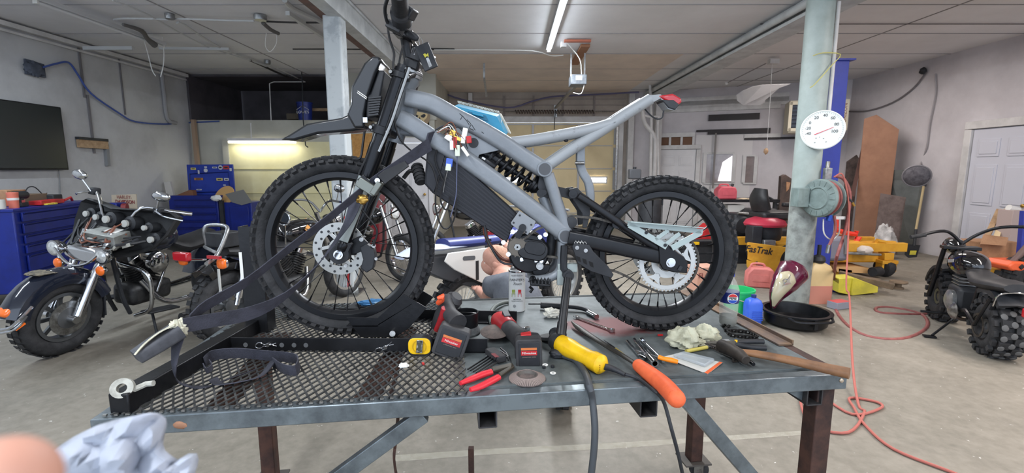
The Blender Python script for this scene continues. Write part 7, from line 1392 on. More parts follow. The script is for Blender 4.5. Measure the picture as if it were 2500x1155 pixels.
t = thing('printed_box', 'blue and cream box with white letters on the floor left of the mower', 'box', PY(1815, 625, 7.1)); o_ = PY(1818, 600, 7.75); obj('box', MB().box((o_.x, 7.85, .22), (.36, .3, .44)), mat('box_cream', (196, 192, 180), .7), t); obj('blue_band', MB().box((o_.x, 7.695, .40), (.36, .006, .09)).box((o_.x, 7.695, .07), (.36, .006, .15)), mat('band_blue', (48, 86, 140), .6), t); text('box_text', 'MA', .14, face((o_.x + .03, 7.69, .25), (0, -1, 0)), WHT, t, .002, bold=.004)
# --- yellow zero turn mower
my = 6.35; YM = mat('mower_yellow', (222, 166, 52), .5, rgb2=(200, 142, 40), ns=4, det=7); m = thing('zero_turn_mower', 'yellow riding mower with a black high-backed seat behind the round column', 'mower', (4.1, 6.9, 0)); q = lambda u, v, y=my: PY(u, v, y)
obj('bumper_plate', MB().prism([q(1828, 592), q(1935, 606), q(1990, 612), q(1985, 660), q(1925, 668), q(1893, 686), q(1884, 657), q(1827, 634)], (0, .03, 0)), YM, m, bev=.004)
f = face(q(1852, 611) + V((0, -.004, 0)), (0, -1, 0), (.13, 0, 1)); text('mower_name', 'FasTrak', .13, f, INK, m, .001, bold=.002, shear=.15, sx=.9)
obj('side_frame', MB().box((4.4, my + .15, .42), (2.2, .08, .12)).box((4.4, my + .75, .42), (2.2, .08, .12)), YM, m, bev=.005)
e_ = obj('engine', MB().lathe(V((q(1900, 575).x, my + .38, .50)), UP, [(.22, 0), (.24, .1), (.22, .22), (.16, .26)], 26), BLK, m, bev=.004); obj('engine_cover', MB().lathe(V((q(1900, 575).x, my + .36, .70)), UP, [(.27, 0), (.28, .03), (.25, .08), (.15, .12), (.02, .125)], 26), mat('cover_red', (186, 54, 74), .4), e_)
obj('air_box', MB().box(q(1840, 573, my + .2), (.14, .2, .26)), BLK, m, bev=.01); obj('silver_block', MB().box(q(1875, 598, my + .1), (.16, .1, .14)), ALU, m, bev=.01)
obj('seat_back', MB().tube([V((q(1905, 520).x, my + .5, .92)), V((q(1900, 490).x, my + .5, 1.08)), V((q(1905, 465).x, my + .5, 1.22))], [.22, .22, .15], 18, sm=4, flat=.42, up=(1, 0, 0)), SEAT, m); obj('seat_cushion', MB().box((q(1925, 530).x + .05, my + .48, .84), (.5, .46, .12)), SEAT, m, bev=.04); obj('arm_rest', MB().box(q(1940, 500, my + .25), (.34, .08, .06)), SEAT, m, bev=.02); obj('roll_bar', MB().box(q(1955, 500, my + .2), (.04, .04, .5)), BLK, m)
for y in (my + .1, my + .85): w_ = obj('rear_tyre', MB().lathe(V((q(1925, 640).x + .1, y, .24)), (0, 1, 0), [(.1, -.1), (.22, -.1), (.24, -.05), (.24, .05), (.22, .1), (.1, .1)], 30), RUB, m)
obj('hitch', MB().prism([q(1827, 636), q(1848, 640), q(1846, 658), q(1834, 662), q(1827, 652)], (0, .05, 0)), YM, m); obj('drain_hose', MB().tube([q(1846, 641, my - .05), q(1858, 655, my - .05), q(1864, 672, my - .05)], .022, 8, sm=3), BLK, m)
y2 = 6.5; Z = lambda u, v, y=y2: PY(u, v, y)
obj('deck', MB().box((4.86, 7.0, .26), (.9, .9, .14)), YM, m, bev=.02); obj('deck_plate', MB().prism([Z(2040, 652), Z(2090, 650), Z(2128, 656), Z(2124, 668), Z(2044, 664)], (0, .4, 0)), mat('plate_tan', (214, 170, 116), .6), m); obj('deck_skirt', MB().prism([Z(2048, 656), Z(2080, 660), Z(2080, 672), Z(2048, 674)], (0, .5, 0)), YM, m)
obj('front_arm', MB().box((4.95, y2 + .1, .46), (.95, .07, .06)).box((4.95, y2 + .9, .46), (.9, .07, .06)), YM, m, bev=.004); obj('foot_plate', MB().prism([Z(2060, 594), Z(2100, 590), Z(2150, 598), Z(2142, 612), Z(2064, 612)], (0, .6, -.0)), YM, m, bev=.01); obj('lever_arm', MB().tube([Z(2135, 610), Z(2150, 598), Z(2160, 592), Z(2140, 588)], .035, 6), YM, m)
k_ = obj('caster_fork', MB().box(Z(2163, 625), (.13, .13, .10)).box(Z(2163, 638), (.22, .17, .05)).box(Z(2148, 648), (.03, .13, .16)).box(Z(2178, 648), (.03, .13, .16)), YM, m, bev=.006); cc = Z(2162, 655); cc.z = .13; obj('caster_tyre', MB().lathe(cc - V((.075, 0, 0)), (1, .25, 0), [(.05, .0), (.12, .015), (.135, .05), (.135, .1), (.12, .135), (.05, .15)], 26), RUB, k_)
obj('roller', MB().cyl(Z(2130, 664, 6.35), Z(2148, 662, 6.4), .065, n=22), BLK, m); obj('roller_cap', MB().cyl(Z(2148, 662, 6.39), Z(2149, 662, 6.38), .05, n=20), STEEL, m)
obj('rod', MB().tube([Z(2066, 618, 6.4), Z(2110, 620, 6.4), Z(2150, 622, 6.4)], .018, 8), ALU, m); obj('dusty_belt', MB().blob(Z(2110, 610, 6.45), (.10, .1, .06), .2, 3, 18, 10, 3), mat('dust_white', (206, 196, 186), .9), m); obj('fuel_tank', MB().box(Z(2030, 605, 6.6), (.3, .3, .34)), mat('tank_grey', (130, 130, 142), .6), m, bev=.05)
ORD = mat('lever_orange_red', (232, 66, 50), .45); obj('control_lever', MB().tube([Z(2040, 560, 6.7), Z(2062, 568, 6.7), Z(2090, 572, 6.7), Z(2091, 564, 6.7)], .035, 6).tube([Z(2092, 585, 6.6), Z(2098, 578, 6.6), Z(2090, 590, 6.6)], .035, 6).tube([Z(2044, 536, 6.7), Z(2042, 555, 6.7)], .03, 6), ORD, m); obj('tan_box', MB().box(Z(2062, 585, 6.8), (.26, .1, .16)), mat('box_terra', (176, 122, 92), .7), m)
# second machine behind: orange hood
t = thing('orange_hood_mower', 'orange-red mower hood with white letters behind the yellow mower seat', 'mower', PY(1885, 560, 8.0)); o_ = PY(1885, 548, 7.8); obj('hood', MB().prism([PY(u, v, 7.7) for u, v in ((1861, 536), (1880, 546), (1901, 535), (1909, 551), (1900, 556), (1862, 553))], (0, .3, 0)), mat('hood_orange', (236, 74, 40), .45), t, bev=.01); obj('chassis', MB().box((o_.x, 7.88, .26), (.5, .36, .5)), BLK, t, bev=.03); text('hood_text', 'CAL', .09, face(PY(1890, 550, 7.69), (0, -1, 0)), WHT, t, .001)
t = thing('clutter_engine', 'dark engine lying on a stand beneath the bench end', 'engine', PY(1865, 540, 8.3)); o_ = PY(1862, 522, 8.2); obj('block', MB().box((o_.x, 8.3, o_.z), (.46, .3, .18)), mat('engine_grey2', (76, 76, 78), .6, rgb2=(48, 48, 50), ns=10), t, bev=.03); obj('silver_can', MB().cyl(PY(1862, 520, 8.1), PY(1875, 520, 8.1), .07, n=16), ALU, t); obj('stand', MB().box((o_.x, 8.3, (o_.z - .09) / 2), (.4, .25, o_.z - .09)), BLK, t); obj('red_cap', MB().blob(PY(1848, 508, 8.1), (.09, .08, .07), .3, 2, 14, 10, 2), RED, t)
t = thing('wrapped_board', 'tall dark brown wrapped board leaning behind the black seat', 'board', PY(1925, 500, 9.3)); obj('board', MB().prism([PY(u, v, 9.3) for u, v in ((1897, 597), (1908, 430), (1918, 426), (1948, 446), (1950, 597))], (0, .1, 0)), mat('brown_wrap', (84, 70, 64), .7, rgb2=(60, 52, 50), ns=5), t, bev=.01); obj('tan_patch', MB().prism([PY(u, v, 9.28) for u, v in ((1920, 444), (1930, 446), (1926, 462), (1920, 468))], (0, .01, 0)), CARD, t)
# floor things near the column
p = FL(1862, 704); fuelcan(p + V((0, .1, 0)), .33, .30, FP, 'faded pink fuel can on the floor left of the round column', -.3, 0)
tk = FL(1905, 760); t = thing('motorcycle_tank', 'maroon and cream motorcycle tank with a chrome badge leaning on the column foot', 'fuel tank', tk); MAR = mat('maroon_gloss', (86, 22, 48), .12, coat=1, rgb2=(70, 16, 38), ns=20); A_ = [PY(1888, 752, 4.6), PY(1896, 720, 4.63), PY(1915, 685, 4.68), PY(1937, 655, 4.74)]
obj('shell', MB().tube([PY(1887, 752, 4.66), PY(1896, 722, 4.66), PY(1916, 690, 4.7), PY(1938, 660, 4.74), PY(1946, 646, 4.76)], [.02, .075, .13, .155, .09], 20, sm=4, flat=.62, up=(-.3, -1, 0)), MAR, t); obj('cream_panel', MB().tube([PY(1888, 748, 4.58), PY(1897, 722, 4.575), PY(1912, 695, 4.585), PY(1924, 678, 4.6), PY(1930, 668, 4.63)], [.012, .05, .08, .085, .04], 18, sm=4, flat=.55, up=(-.3, -1, 0)), mat('tank_cream', (176, 168, 142), .2, coat=.8), t)
bc_ = PY(1918, 687, 4.535); obj('badge', MB().prism([bc_ + V(v) for v in ((-.03, 0, -.05), (0, -.01, 0), (.035, -.01, .07), (.03, -.01, .0), (.05, -.01, -.02), (.01, -.01, -.03))], (0, -.006, 0)).ring(bc_, (0, -1, 0), .022, .012, .006, 20), CHR, t); obj('tank_seam', MB().tube([PY(1886, 754, 4.62), PY(1884, 725, 4.6), PY(1892, 690, 4.62), PY(1908, 655, 4.68)], .008, 6, sm=3), CHR, t)
def jug(p, w, h, m, nm, lab, cat, capm=BLK, liq=None, d=None):
    t = thing(nm, lab, cat, p); d = d or w * .6; obj('body', MB().sweep([p + UP * .004, p + UP * h * .68, p + UP * h * .82, p + UP * h * .9], rrect(w, d, w * .16, 4), up=(0, 1, 0), scale=[.97, 1, .8, .35]), m, t, bev=.004); obj('cap', MB().cyl(p + UP * h * .88, p + UP * h, w * .16, n=16), capm, t)
    if liq: obj('liquid', MB().sweep([p + UP * .002, p + UP * h * .4], rrect(w * 1.01, d * 1.01, w * .16, 4), up=(0, 1, 0)), liq, t, label='pink liquid in the lower half')
    return t
p = FL(2005, 745); jg = jug(p + V((0, .12, 0)), .30, .52, mat('jug_yellow', (204, 180, 132), .4, rgb2=(196, 168, 120), ns=3), 'fluid_jug', 'large translucent yellow jug half full of pink fluid, right of the column', 'jug', liq=mat('liquid_pink', (188, 128, 112), .4)); obj('pump', MB().lathe(p + V((0, .12, .46)), UP, [(.06, 0), (.075, .03), (.06, .07), (.02, .09), (.02, .2)], 18), BLK, jg)
dp = FL(1968, 806) + V((0, .18, 0)); t = thing('drain_pan', 'round black oil drain pan on the floor in front of the column', 'drain pan', dp); obj('pan', MB().lathe2(dp, UP, [(.001, .002), (.23, .0), (.27, .03), (.285, .12), (.31, .13), (.31, .145), (.275, .145), (.255, .04), (.22, .016), (.001, .014)], 44), BLKM, t); obj('handle', MB().tube([dp + V((-.2, -.23, .13)), dp + V((-.16, -.33, .12)), dp + V((.12, -.33, .12)), dp + V((.2, -.23, .13))], .012, 8, sm=3), BLKM, t); obj('pour_lip', MB().box(dp + V((.0, -.31, .09)), (.03, .02, .09)), BLKM, t)
bu = FL(1820, 782) + V((-.02, .14, 0)); t = thing('green_bucket', 'bright green plastic bucket standing beyond the right end of the table', 'bucket', bu); obj('pail', MB().lathe2(bu, UP, [(.001, 0), (.12, 0), (.15, .27), (.158, .27), (.158, .29), (.145, .29), (.115, .01), (.001, .01)], 30), mat('bucket_green', (38, 178, 104), .4), t); obj('handle', MB().tube([bu + V((-.155, 0, .26)), bu + V((-.02, -.17, .2)), bu + V((.155, 0, .26))], .005, 6, sm=4), STEEL, t)
p = FL(1848, 796); jb = jug(p + V((-.01, .08, 0)), .15, .29, mat('jug_blue', (54, 96, 202), .4, rgb2=(46, 84, 188), ns=8), 'coolant_jug', 'blue plastic coolant jug standing against the green bucket', 'jug', mat('cap_navy', (30, 48, 110), .5), d=.12)
for k in range(6): obj('grip_rib', MB().box(p + V((.01, .018, .05 + k * .018)), (.10, .006, .006)), mat('jug_blue', (0, 0, 0)), jb)
t = thing('small_carton', 'small red and grey carton lying on the floor right of the drain pan', 'box', FL(2047, 752)); c = FL(2047, 752) + UP * .04; obj('box', MB().box(c, (.2, .12, .075), (0, 0, .3)), mat('carton_grey', (136, 138, 150), .6), t, bev=.003); obj('red_top', MB().box(c + UP * .039, (.19, .11, .003), (0, 0, .3)), mat('carton_top_red', (190, 80, 80), .6), t)
# yellow lift arm with timber blocks
LY = mat('lift_yellow', (218, 206, 70), .5, rgb2=(190, 180, 70), ns=5); la = FL(2045, 722); lb = FL(2125, 712); t = thing('lift_arm', 'yellow lift arm lying on the floor under brown timbers', 'lift arm', la); obj('arm', MB().prism([V((la.x, la.y, .04)), V((la.x, la.y, .21)), V((la.x + .18, la.y, .22)), V((la.x + .50, la.y + .03, .10)), V((la.x + .50, la.y + .03, .03)), V((la.x + .18, la.y, .0))], (.02, .2, 0)), LY, t, bev=.006)
obj('arm_brace', MB().box((la.x + .16, la.y - .005, .11), (.015, .02, .2)), LY, t); BT = mat('brown_beam', (122, 104, 84), .8, rgb2=(92, 80, 66), ns=6); one('timber_beam', MB().bar(PY(2048, 668, 5.9), PY(2182, 700, 5.55), .10, .07), BT, 'long brown steel-ended beam lying over the yellow lift arm', 'beam', bev=.004); one('timber_plank', MB().bar(PY(2070, 676, 6.1), PY(2150, 688, 5.9), .16, .05), BT, 'shorter brown plank behind the long beam', 'plank')
t = thing('lift_pad', 'round brown lift pad on a short post at the beam end', 'lift pad', FL(2192, 705)); c = FL(2192, 705); obj('pad', MB().lathe(c, UP, [(.06, 0), (.06, .02), (.035, .025), (.035, .07), (.09, .075), (.10, .085), (.09, .1)], 20), BT, t)
# things leaning on the right wall
def wr_(u, v, o=.03): return PX(u, v, RX - o)
def lean(nm, pts, th, m, lab, cat='board', **k): return one(nm, MB().prism([PY(u, v, y) for u, v, y in pts], (.02, th, 0)), m, lab, cat, **k)
lean('plywood_board', [(2105, 340, 9.1), (2110, 290, 9.1), (2140, 280, 9.1), (2195, 316, 8.7), (2172, 500, 8.7), (2140, 608, 8.8), (2080, 603, 9.1)], .03, mat('plywood_brown', (144, 104, 80), .6, rgb2=(130, 92, 70), ns=3), 'tall orange-brown cut board leaning on the right wall', bev=.003)
lean('dark_board', [(2068, 395, 9.8), (2092, 378, 9.8), (2098, 388, 9.8), (2075, 593, 9.6), (2050, 593, 9.6)], .05, mat('weathered_dark', (96, 84, 80), .9, rgb2=(66, 58, 56), ns=7), 'dark weathered boards leaning in the right rear corner'); lean('brown_pole', [(2108, 347, 9.4), (2114, 350, 9.4), (2086, 480, 8.9), (2077, 478, 8.9)], .05, mat('pole_brown', (92, 66, 60), .8), 'thin reddish brown pole leaning beside the brown board')
lean('metal_sheet', [(2168, 415, 8.8), (2261, 414, 8.3), (2228, 618, 8.35), (2165, 606, 8.85)], .01, mat('sheet_steel_dark', (118, 122, 120), .35, .4, rgb2=(100, 104, 102), ns=3), 'large grey-green sheet leaning on the right wall beside the door', 'sheet')
lean('rough_board', [(2150, 472, 8.3), (2212, 482, 8.1), (2206, 520, 8.05), (2190, 622, 8.2), (2130, 616, 8.4)], .03, mat('rough_mauve', (116, 102, 98), .9, rgb2=(92, 80, 76), ns=8), 'rough brown-grey board leaning in front of the metal sheet')
sb = FL(2156, 630); t = one('white_sack', MB().blob(sb + V((0, .0, .25)), (.15, .13, .29), .42, 2.4, 30, 24, 9, .003), mat('sack_white', (196, 194, 192), .6, rgb2=(160, 158, 156), ns=9), 'tall white crumpled sack standing before the brown board', 'sack')
sv = wr_(2225, 600, .12); t = thing('shovel', 'flat black shovel standing blade-down against the right wall', 'shovel', PY(2228, 618, 7.75)); obj('blade', MB().prism([PY(u, v, 7.75) for u, v in ((2213, 596), (2247, 599), (2238, 628), (2218, 630), (2208, 622))], (.02, .02, 0)), BLK, t, bev=.004); obj('socket', MB().cyl(PY(2232, 600, 7.75), PY(2236, 560, 7.8), .022, n=10), BLK, t); obj('shaft', MB().cyl(PY(2236, 562, 7.8), PY(2256, 450, 7.9), .018, n=10), mat('shaft_tan', (176, 158, 120), .7), t); obj('grip', MB().cyl(PY(2256, 455, 7.9), PY(2262, 425, 7.92), .03, n=10), BLK, t); obj('blade_label', MB().prism([PY(u, v, 7.74) for u, v in ((2222, 612), (2238, 612), (2235, 622), (2220, 622))], (0, -.003, 0)), LY, t)
c = PY(2238, 430, 7.7); t = thing('wall_lamp', 'dusty round grey lamp hanging from cables on the right wall', 'lamp', c - UP * .15); obj('shade', MB().lathe(c, (-.55, -.7, -.3), [(.17, -.02), (.18, 0), (.12, .05), (.04, .07)], 30), mat('lamp_dusty', (100, 98, 104), .7, rgb2=(70, 68, 74), ns=14), t); obj('rim', MB().torus(c, (-.55, -.7, -.3), .18, .012, 30, 8), mat('rim_grey', (120, 118, 122), .6), t)
obj('flex', MB().tube([wr_(2283, 180), wr_(2284, 230), wr_(2270, 300), wr_(2262, 360), wr_(2248, 400), c + UP * .1], .012, 6, sm=4), mat('flex_grey', (150, 146, 148), .6), t)
one('wall_cable', MB().tube([wr_(2262, 175), wr_(2230, 215), wr_(2180, 250), wr_(2120, 270), wr_(2072, 272)], .014, 6, sm=4), mat('flex_dark', (112, 108, 110), .7), 'dark cable sagging along the top of the right wall', 'cable'); one('wall_fitting', MB().blob(wr_(2254, 173, .06), (.05, .06, .06), .3, 2, 12, 8, 2), BLK, 'small dark fitting at the top of the right wall', 'fitting')
# mini bike
ra_, rf_ = FL(2440, 878), FL(2292, 775); an = math.atan2(rf_.y - ra_.y, rf_.x - ra_.x); wb = 1.0
with xform(place((ra_.x + .05, ra_.y + .1, 0), an)):
    b = thing('mini_bike', 'black mini bike with fat knobbly tyres parked at the right', 'mini bike', (.5, 0, 0)); rw_ = w_tyre('rear_wheel', (0, 0, .235), .235, .095, b, n=17, blk=.022, sp=5); w_tyre('front_wheel', (wb, 0, .235), .235, .085, b, n=17, blk=.022, sp=5)
    for k in range(18):
        for sg in (-1, 0, 1): t_ = 2 * PI * (k + sg * .33) / 18; obj('worn_lug', MB().ell((.252 * math.cos(t_), sg * .055, .235 + .252 * math.sin(t_)), (.026, .022, .007), (0, PI / 2 - t_, 0)), mat('lug_grey', (96, 96, 96), .85), rw_) if k < 16 else None
    obj('rear_sprocket', MB().ring((0, .12, .235), YA, .09, .02, .006, 36), CHN, rw_); obj('fuel_tank', MB().ell((.62, 0, .64), (.22, .13, .12), pw=.85), BLKG, b); obj('seat', MB().tube([(.42, 0, .60), (.2, 0, .56), (-.02, 0, .58), (-.22, 0, .60)], [.09, .14, .145, .09], 16, sm=4, flat=.4), SEAT, b)
    obj('rear_fender', MB().sweep([V((.31 * math.cos(t_), 0, .24 + .31 * math.sin(t_))) for t_ in [math.radians(x) for x in range(60, 150, 15)]], [(-.1, -.04), (-.1, 0), (0, .02), (.1, 0), (.1, -.04), (0, .005)], up=(0, 0, 1)), BLK, b); obj('fender_hoop', MB().tube([(-.16, -.11, .44), (-.2, -.10, .54), (-.22, 0, .57), (-.2, .10, .54), (-.16, .11, .44)], .007, 8, sm=4), CHR, b); obj('tail_lamp', MB().box((-.30, -.05, .44), (.03, .10, .07)), REDL, b, bev=.01)
    for s_ in (-1, 1): obj('fork_leg', MB().cyl((wb, s_ * .13, .235), (wb - .16, s_ * .11, .74), .02, n=12), BLKM, b); obj('swing_stay', MB().tube([(0, s_ * .14, .235), (.2, s_ * .13, .3), (.36, s_ * .1, .26)], .016, 8, sm=3).tube([(-.02, s_ * .15, .24), (-.16, s_ * .13, .50)], .012, 8), BLKM, b)
    obj('frame', MB().tube([(.82, 0, .62), (.72, .05, .22), (.35, .06, .18), (.2, .07, .5)], .016, 8, sm=3).tube([(.82, 0, .62), (.72, -.05, .22), (.35, -.06, .18), (.2, -.07, .5)], .016, 8, sm=3), BLKM, b)
    eg = obj('engine', MB().box((.52, 0, .32), (.26, .24, .26)), BLK, b, bev=.03); obj('clutch_case', MB().lathe((.50, .12, .32), YA, [(.09, 0), (.09, .03), (.05, .05)], 24), ALU, eg); obj('pulley', MB().lathe((.40, .13, .24), YA, [(.07, 0), (.08, .01), (.05, .03), (.02, .05)], 24), STEEL, eg); obj('fins', MB().box((.58, 0, .46), (.16, .18, .008)).box((.58, 0, .49), (.16, .18, .008)).box((.58, 0, .52), (.16, .18, .008)), ALU, eg)
    obj('handlebar', MB().tube([(.80, 0, .80), (.78, -.10, .90), (.70, -.22, .98), (.62, -.40, 1.0)], .014, 10, sm=3).tube([(.80, 0, .80), (.78, .10, .90), (.72, .20, .92), (.66, .36, .88)], .014, 10, sm=3), BLKM, b); obj('grip', MB().cyl((.64, -.34, 1.0), (.58, -.48, 1.0), .019, n=12), RUB, b); obj('grip', MB().cyl((.67, .32, .885), (.63, .44, .86), .019, n=12), RUB, b); obj('headlamp', MB().lathe((.98, 0, .76), (1, 0, 0), [(.02, -.12), (.07, -.08), (.085, 0), (.08, .01)], 24), BLKG, b)
    obj('steering_clamp', MB().box((.82, 0, .76), (.10, .28, .03)), BLKM, b, bev=.005); obj('front_fender', MB().sweep([V((wb + .31 * math.cos(t_), 0, .24 + .31 * math.sin(t_))) for t_ in [math.radians(x) for x in range(20, 120, 15)]], [(-.085, -.03), (-.085, 0), (0, .02), (.085, 0), (.085, -.03), (0, .005)], up=(0, 0, 1)), BLK, b); obj('side_stand', MB().tube([(.40, .12, .18), (.30, .30, .02)], .010, 8).box((.29, .32, .012), (.05, .09, .012)), BLKM, b); obj('foot_peg', MB().cyl((.56, .12, .17), (.56, .32, .17), .012, n=8), BLKM, b); obj('tank_decal', MB().box((.62, .128, .66), (.12, .004, .03), (0, .2, 0)), mat('decal_grey', (150, 150, 150), .5), b)
# boxes and timber by the door
t = thing('cardboard_box', 'large open cardboard box with a white label beside the door', 'box', (6.0, 5.85, 0)); c = PY(2436, 610, 5.8); obj('box', MB().box((c.x, 5.95, .30), (.50, .34, .60)), CARD, t, bev=.004); obj('flap', MB().prism([PY(2402, 572, 5.76), PY(2462, 580, 5.76), PY(2456, 600, 5.68), PY(2394, 596, 5.68)], (0, .006, 0)), CARD, t); obj('label', MB().box((c.x - .07, 5.776, .28), (.2, .004, .22)), mat('label_pale', (206, 200, 190), .6), t)
for k in range(4): obj('label_line', MB().box((c.x - .07, 5.773, .35 - k * .035), (.15, .003, .006)), INK, t)
one('lumber_piece', MB().bar(PY(2404, 590, 6.3), PY(2440, 512, 6.6), .06, .03), WOOD, 'pale lumber piece sticking up left in the cardboard box corner', 'lumber'); one('lumber_piece', MB().bar(PY(2432, 580, 6.3), PY(2458, 512, 6.6), .06, .03), mat('lumber_light', (206, 184, 146), .7), 'lighter lumber piece leaning right of the first one', 'lumber'); one('leaning_carton', MB().box(PY(2482, 552, 6.3), (.36, .2, .44)), mat('carton_greyish', (176, 160, 156), .8), 'grey-tan carton behind the lumber pieces', 'box', bev=.004)
one('white_roll', MB().cyl(PY(2462, 507, 6.3), PY(2486, 514, 6.3), .04, n=14), WHT, 'white roll lying on the grey-tan carton', 'roll')
t = thing('garden_tractor', 'orange and yellow machine with a fat tyre at the right edge of the photo', 'machine', FL(2500, 720)); c = FL(2496, 735) + V((.25, .15, 0)); w_tyre('tyre', (c.x - .12, c.y, .24), .24, .10, t, n=16, blk=.02); obj('orange_fender', MB().prism([PY(u, v, c.y - .1) for u, v in ((2462, 650), (2476, 640), (2560, 640), (2560, 668), (2470, 662))], (0, .3, 0)), mat('fender_orange', (226, 98, 56), .45), t, bev=.02); obj('yellow_deck', MB().prism([PY(u, v, c.y) for u, v in ((2466, 664), (2560, 664), (2560, 680), (2470, 682))], (0, .3, 0)), YM, t); obj('chute', MB().tube([PY(2452, 655, c.y), PY(2472, 640, c.y), PY(2510, 600, c.y)], .035, 10, sm=3), mat('chute_brown', (104, 84, 80), .6), t)
one('blue_post', MB().bar(PY(2490, 628, 5.6), PY(2500, 515, 5.6), .05, .05), LB, 'blue upright post at the far right edge', 'post') 
p = PY(1712, 690, 5.9); t = thing('carton_box', 'pinkish cardboard carton on the floor seen through the rear wheel', 'box', FL(1710, 712)); c = FL(1712, 705); obj('box', MB().box(c + UP * .15, (.3, .24, .30), (0, 0, .25)), mat('carton_pink', (196, 150, 130), .8), t, bev=.003); text('carton_print', 'FLAV', .09, face(c + V((-.01, -.135, .2)), (.25, -.97, 0)), mat('print_dark_red', (130, 60, 60), .7), t, .001)
t = thing('shop_machine', 'black and red machine parts seen through the upper rear wheel', 'machine', PY(1640, 640, 7.4)); obj('red_scoop', MB().prism([PY(u, v, 7.4) for u, v in ((1690, 590), (1722, 560), (1735, 548), (1742, 580), (1738, 590))], (0, .3, 0)), RED, t, bev=.01); obj('frame_bar', MB().bar(PY(1700, 594, 7.3), PY(1745, 596, 7.3), .08, .06), BLKM, t); obj('base', MB().box(V((PY(1700, 610, 7.4).x, 7.45, .2)), (.5, .3, .4)), BLK, t, bev=.02); obj('yellow_bar', MB().bar(PY(1690, 594, 7.25), PY(1706, 594, 7.25), .05, .04), YEL, t)
t = thing('air_compressor', 'dark upright tank with a motor seen above the rear tyre', 'compressor', (PY(1575, 520, 8.2).x, 8.3, 0)); c = V((PY(1590, 520, 8.2).x, 8.3, 0)); obj('tank', MB().lathe(c, UP, [(.18, .0), (.2, .12), (.2, .95), (.15, 1.05)], 26), BLK, t); c_ = PY(1549, 425, 8.2); obj('control_box', MB().box(c_ , (.20, .16, .17)), mat('control_grey', (78, 80, 84), .6), t, bev=.02); obj('motor', MB().cyl(c + V((-.2, -.05, 1.12)), c + V((.12, -.05, 1.12)), .09, n=18), ENG, t); obj('gauge_stem', MB().cyl(c_ + UP * .08, c_ + UP * .12, .03, n=10), BLK, t)
# ================= CEILING FITTINGS =================
def CL(u, v, z=3.38): return PZ(u, v, z)
HOU = mat('fixture_white', (196, 198, 200), .5)
def fixture(x, y0, y1, lab, lit=True, z=3.36, sides=1):
    t = thing('tube_fixture', lab, 'light', (x, (y0 + y1) / 2, z - .04)); obj('housing', MB().box((x, (y0 + y1) / 2, z + .035), (.09, y1 - y0, .05)), HOU, t, bev=.004)
    obj('tube', MB().cyl((x, y0 + .02, z - .005), (x, y1 - .02, z - .005), .019, n=10), LED if lit else mat('tube_off', (214, 216, 218), .3), t)
    for y in (y0 + .01, y1 - .01): obj('lamp_holder', MB().box((x, y, z), (.05, .02, .05)), WHT, t)
fixture(.58, 2.9, 7.8, 'long bright white strip light at the centre of the ceiling'); fixture(-5.16, 1.0, 5.3, 'bright strip light at the upper left corner of the photo', z=3.3)
fixture(-5.16, 5.4, 7.3, 'unlit tube fixture continuing the bright strip at the upper left', False, 3.3)
PW = mat('conduit_white', (190, 192, 192), .5); PD = mat('conduit_dark', (52, 50, 50), .6)
def pipe(pts, r, m, lab, nm='conduit', z=3.38, sm=2): return one(nm, MB().tube([CL(u, v, z) for u, v in pts], r, 8, sm=sm), m, lab, 'conduit')
pipe([(278, 48), (300, 45), (380, 46), (412, 48)], .012, PW, 'white ceiling conduit left of the small round switch box'); pipe([(418, 48), (440, 46), (560, 50), (620, 51)], .012, PW, 'white ceiling conduit right of the small round switch box'); pipe([(432, 56), (450, 60), (540, 118), (650, 162)], .014, PW, 'white conduit running diagonally away from the small switch box'); pipe([(650, 156), (700, 178), (745, 200)], .012, PW, 'white conduit reaching the top edge of the dark loft')
pipe([(610, 147), (640, 160), (700, 187), (735, 192)], .02, PD, 'thick black conduit near the dark loft top'); pipe([(275, 0), (360, 35), (500, 112), (612, 148)], .010, PW, 'long thin white pipe crossing the left ceiling'); pipe([(695, 0), (715, 20), (792, 56)], .03, PW, 'thick painted pipe left of the white column top'); one('ceiling_channel', MB().bar(CL(702, 32, 3.36), CL(800, 96, 3.36), .05, .05), PW, 'white channel left of the white column', 'channel')
pipe([(640, 52), (720, 55), (792, 55)], .012, PD, 'dark ceiling conduit running behind the white column'); pipe([(715, 120), (830, 120), (905, 121)], .01, PD, 'thin dark line on the ceiling behind the white column')
for u, v, s_, lab in ((415, 47, .05, 'small pale round switch box on the left ceiling'), (636, 50, .07, 'larger grey junction box on the left ceiling'), (653, 156, .05, 'small grey conduit joint near the loft')): t = one('junction_box', MB().lathe(CL(u, v, 3.36), UP, [(s_, 0), (s_ * 1.1, .02), (s_ * 1.1, .06)], 16), ALU, lab, 'junction box')
c = CL(660, 78, 3.34); t = thing('cable_end', 'dark cable end with a loop of thin white wire hanging from the ceiling', 'cable', c - UP * .2); obj('cable', MB().tube([CL(642, 56, 3.36), CL(660, 72, 3.34), CL(680, 82, 3.33)], .025, 8, sm=2), mat('cable_dusty', (96, 94, 92), .8), t); obj('white_wire', MB().tube([CL(674, 80, 3.33), PY(675, 105, c.y), PY(660, 126, c.y), PY(648, 112, c.y), PY(650, 80, c.y)], .004, 5, sm=4), WHT, t)
for l, lab in (([(353, 102), (362, 135), (371, 170), (380, 186)], 'thin white wire hanging from the left strip fixture, left one'), ([(400, 128), (399, 158), (392, 188)], 'thin white wire hanging from the left strip fixture, right one')): one('hanging_wire', MB().tube([V((PY(*l[0], 7.3).x, 7.3, CH))] + [PY(u, v, 7.3) for u, v in l], .006, 5, sm=3), WHT, lab, 'wire')
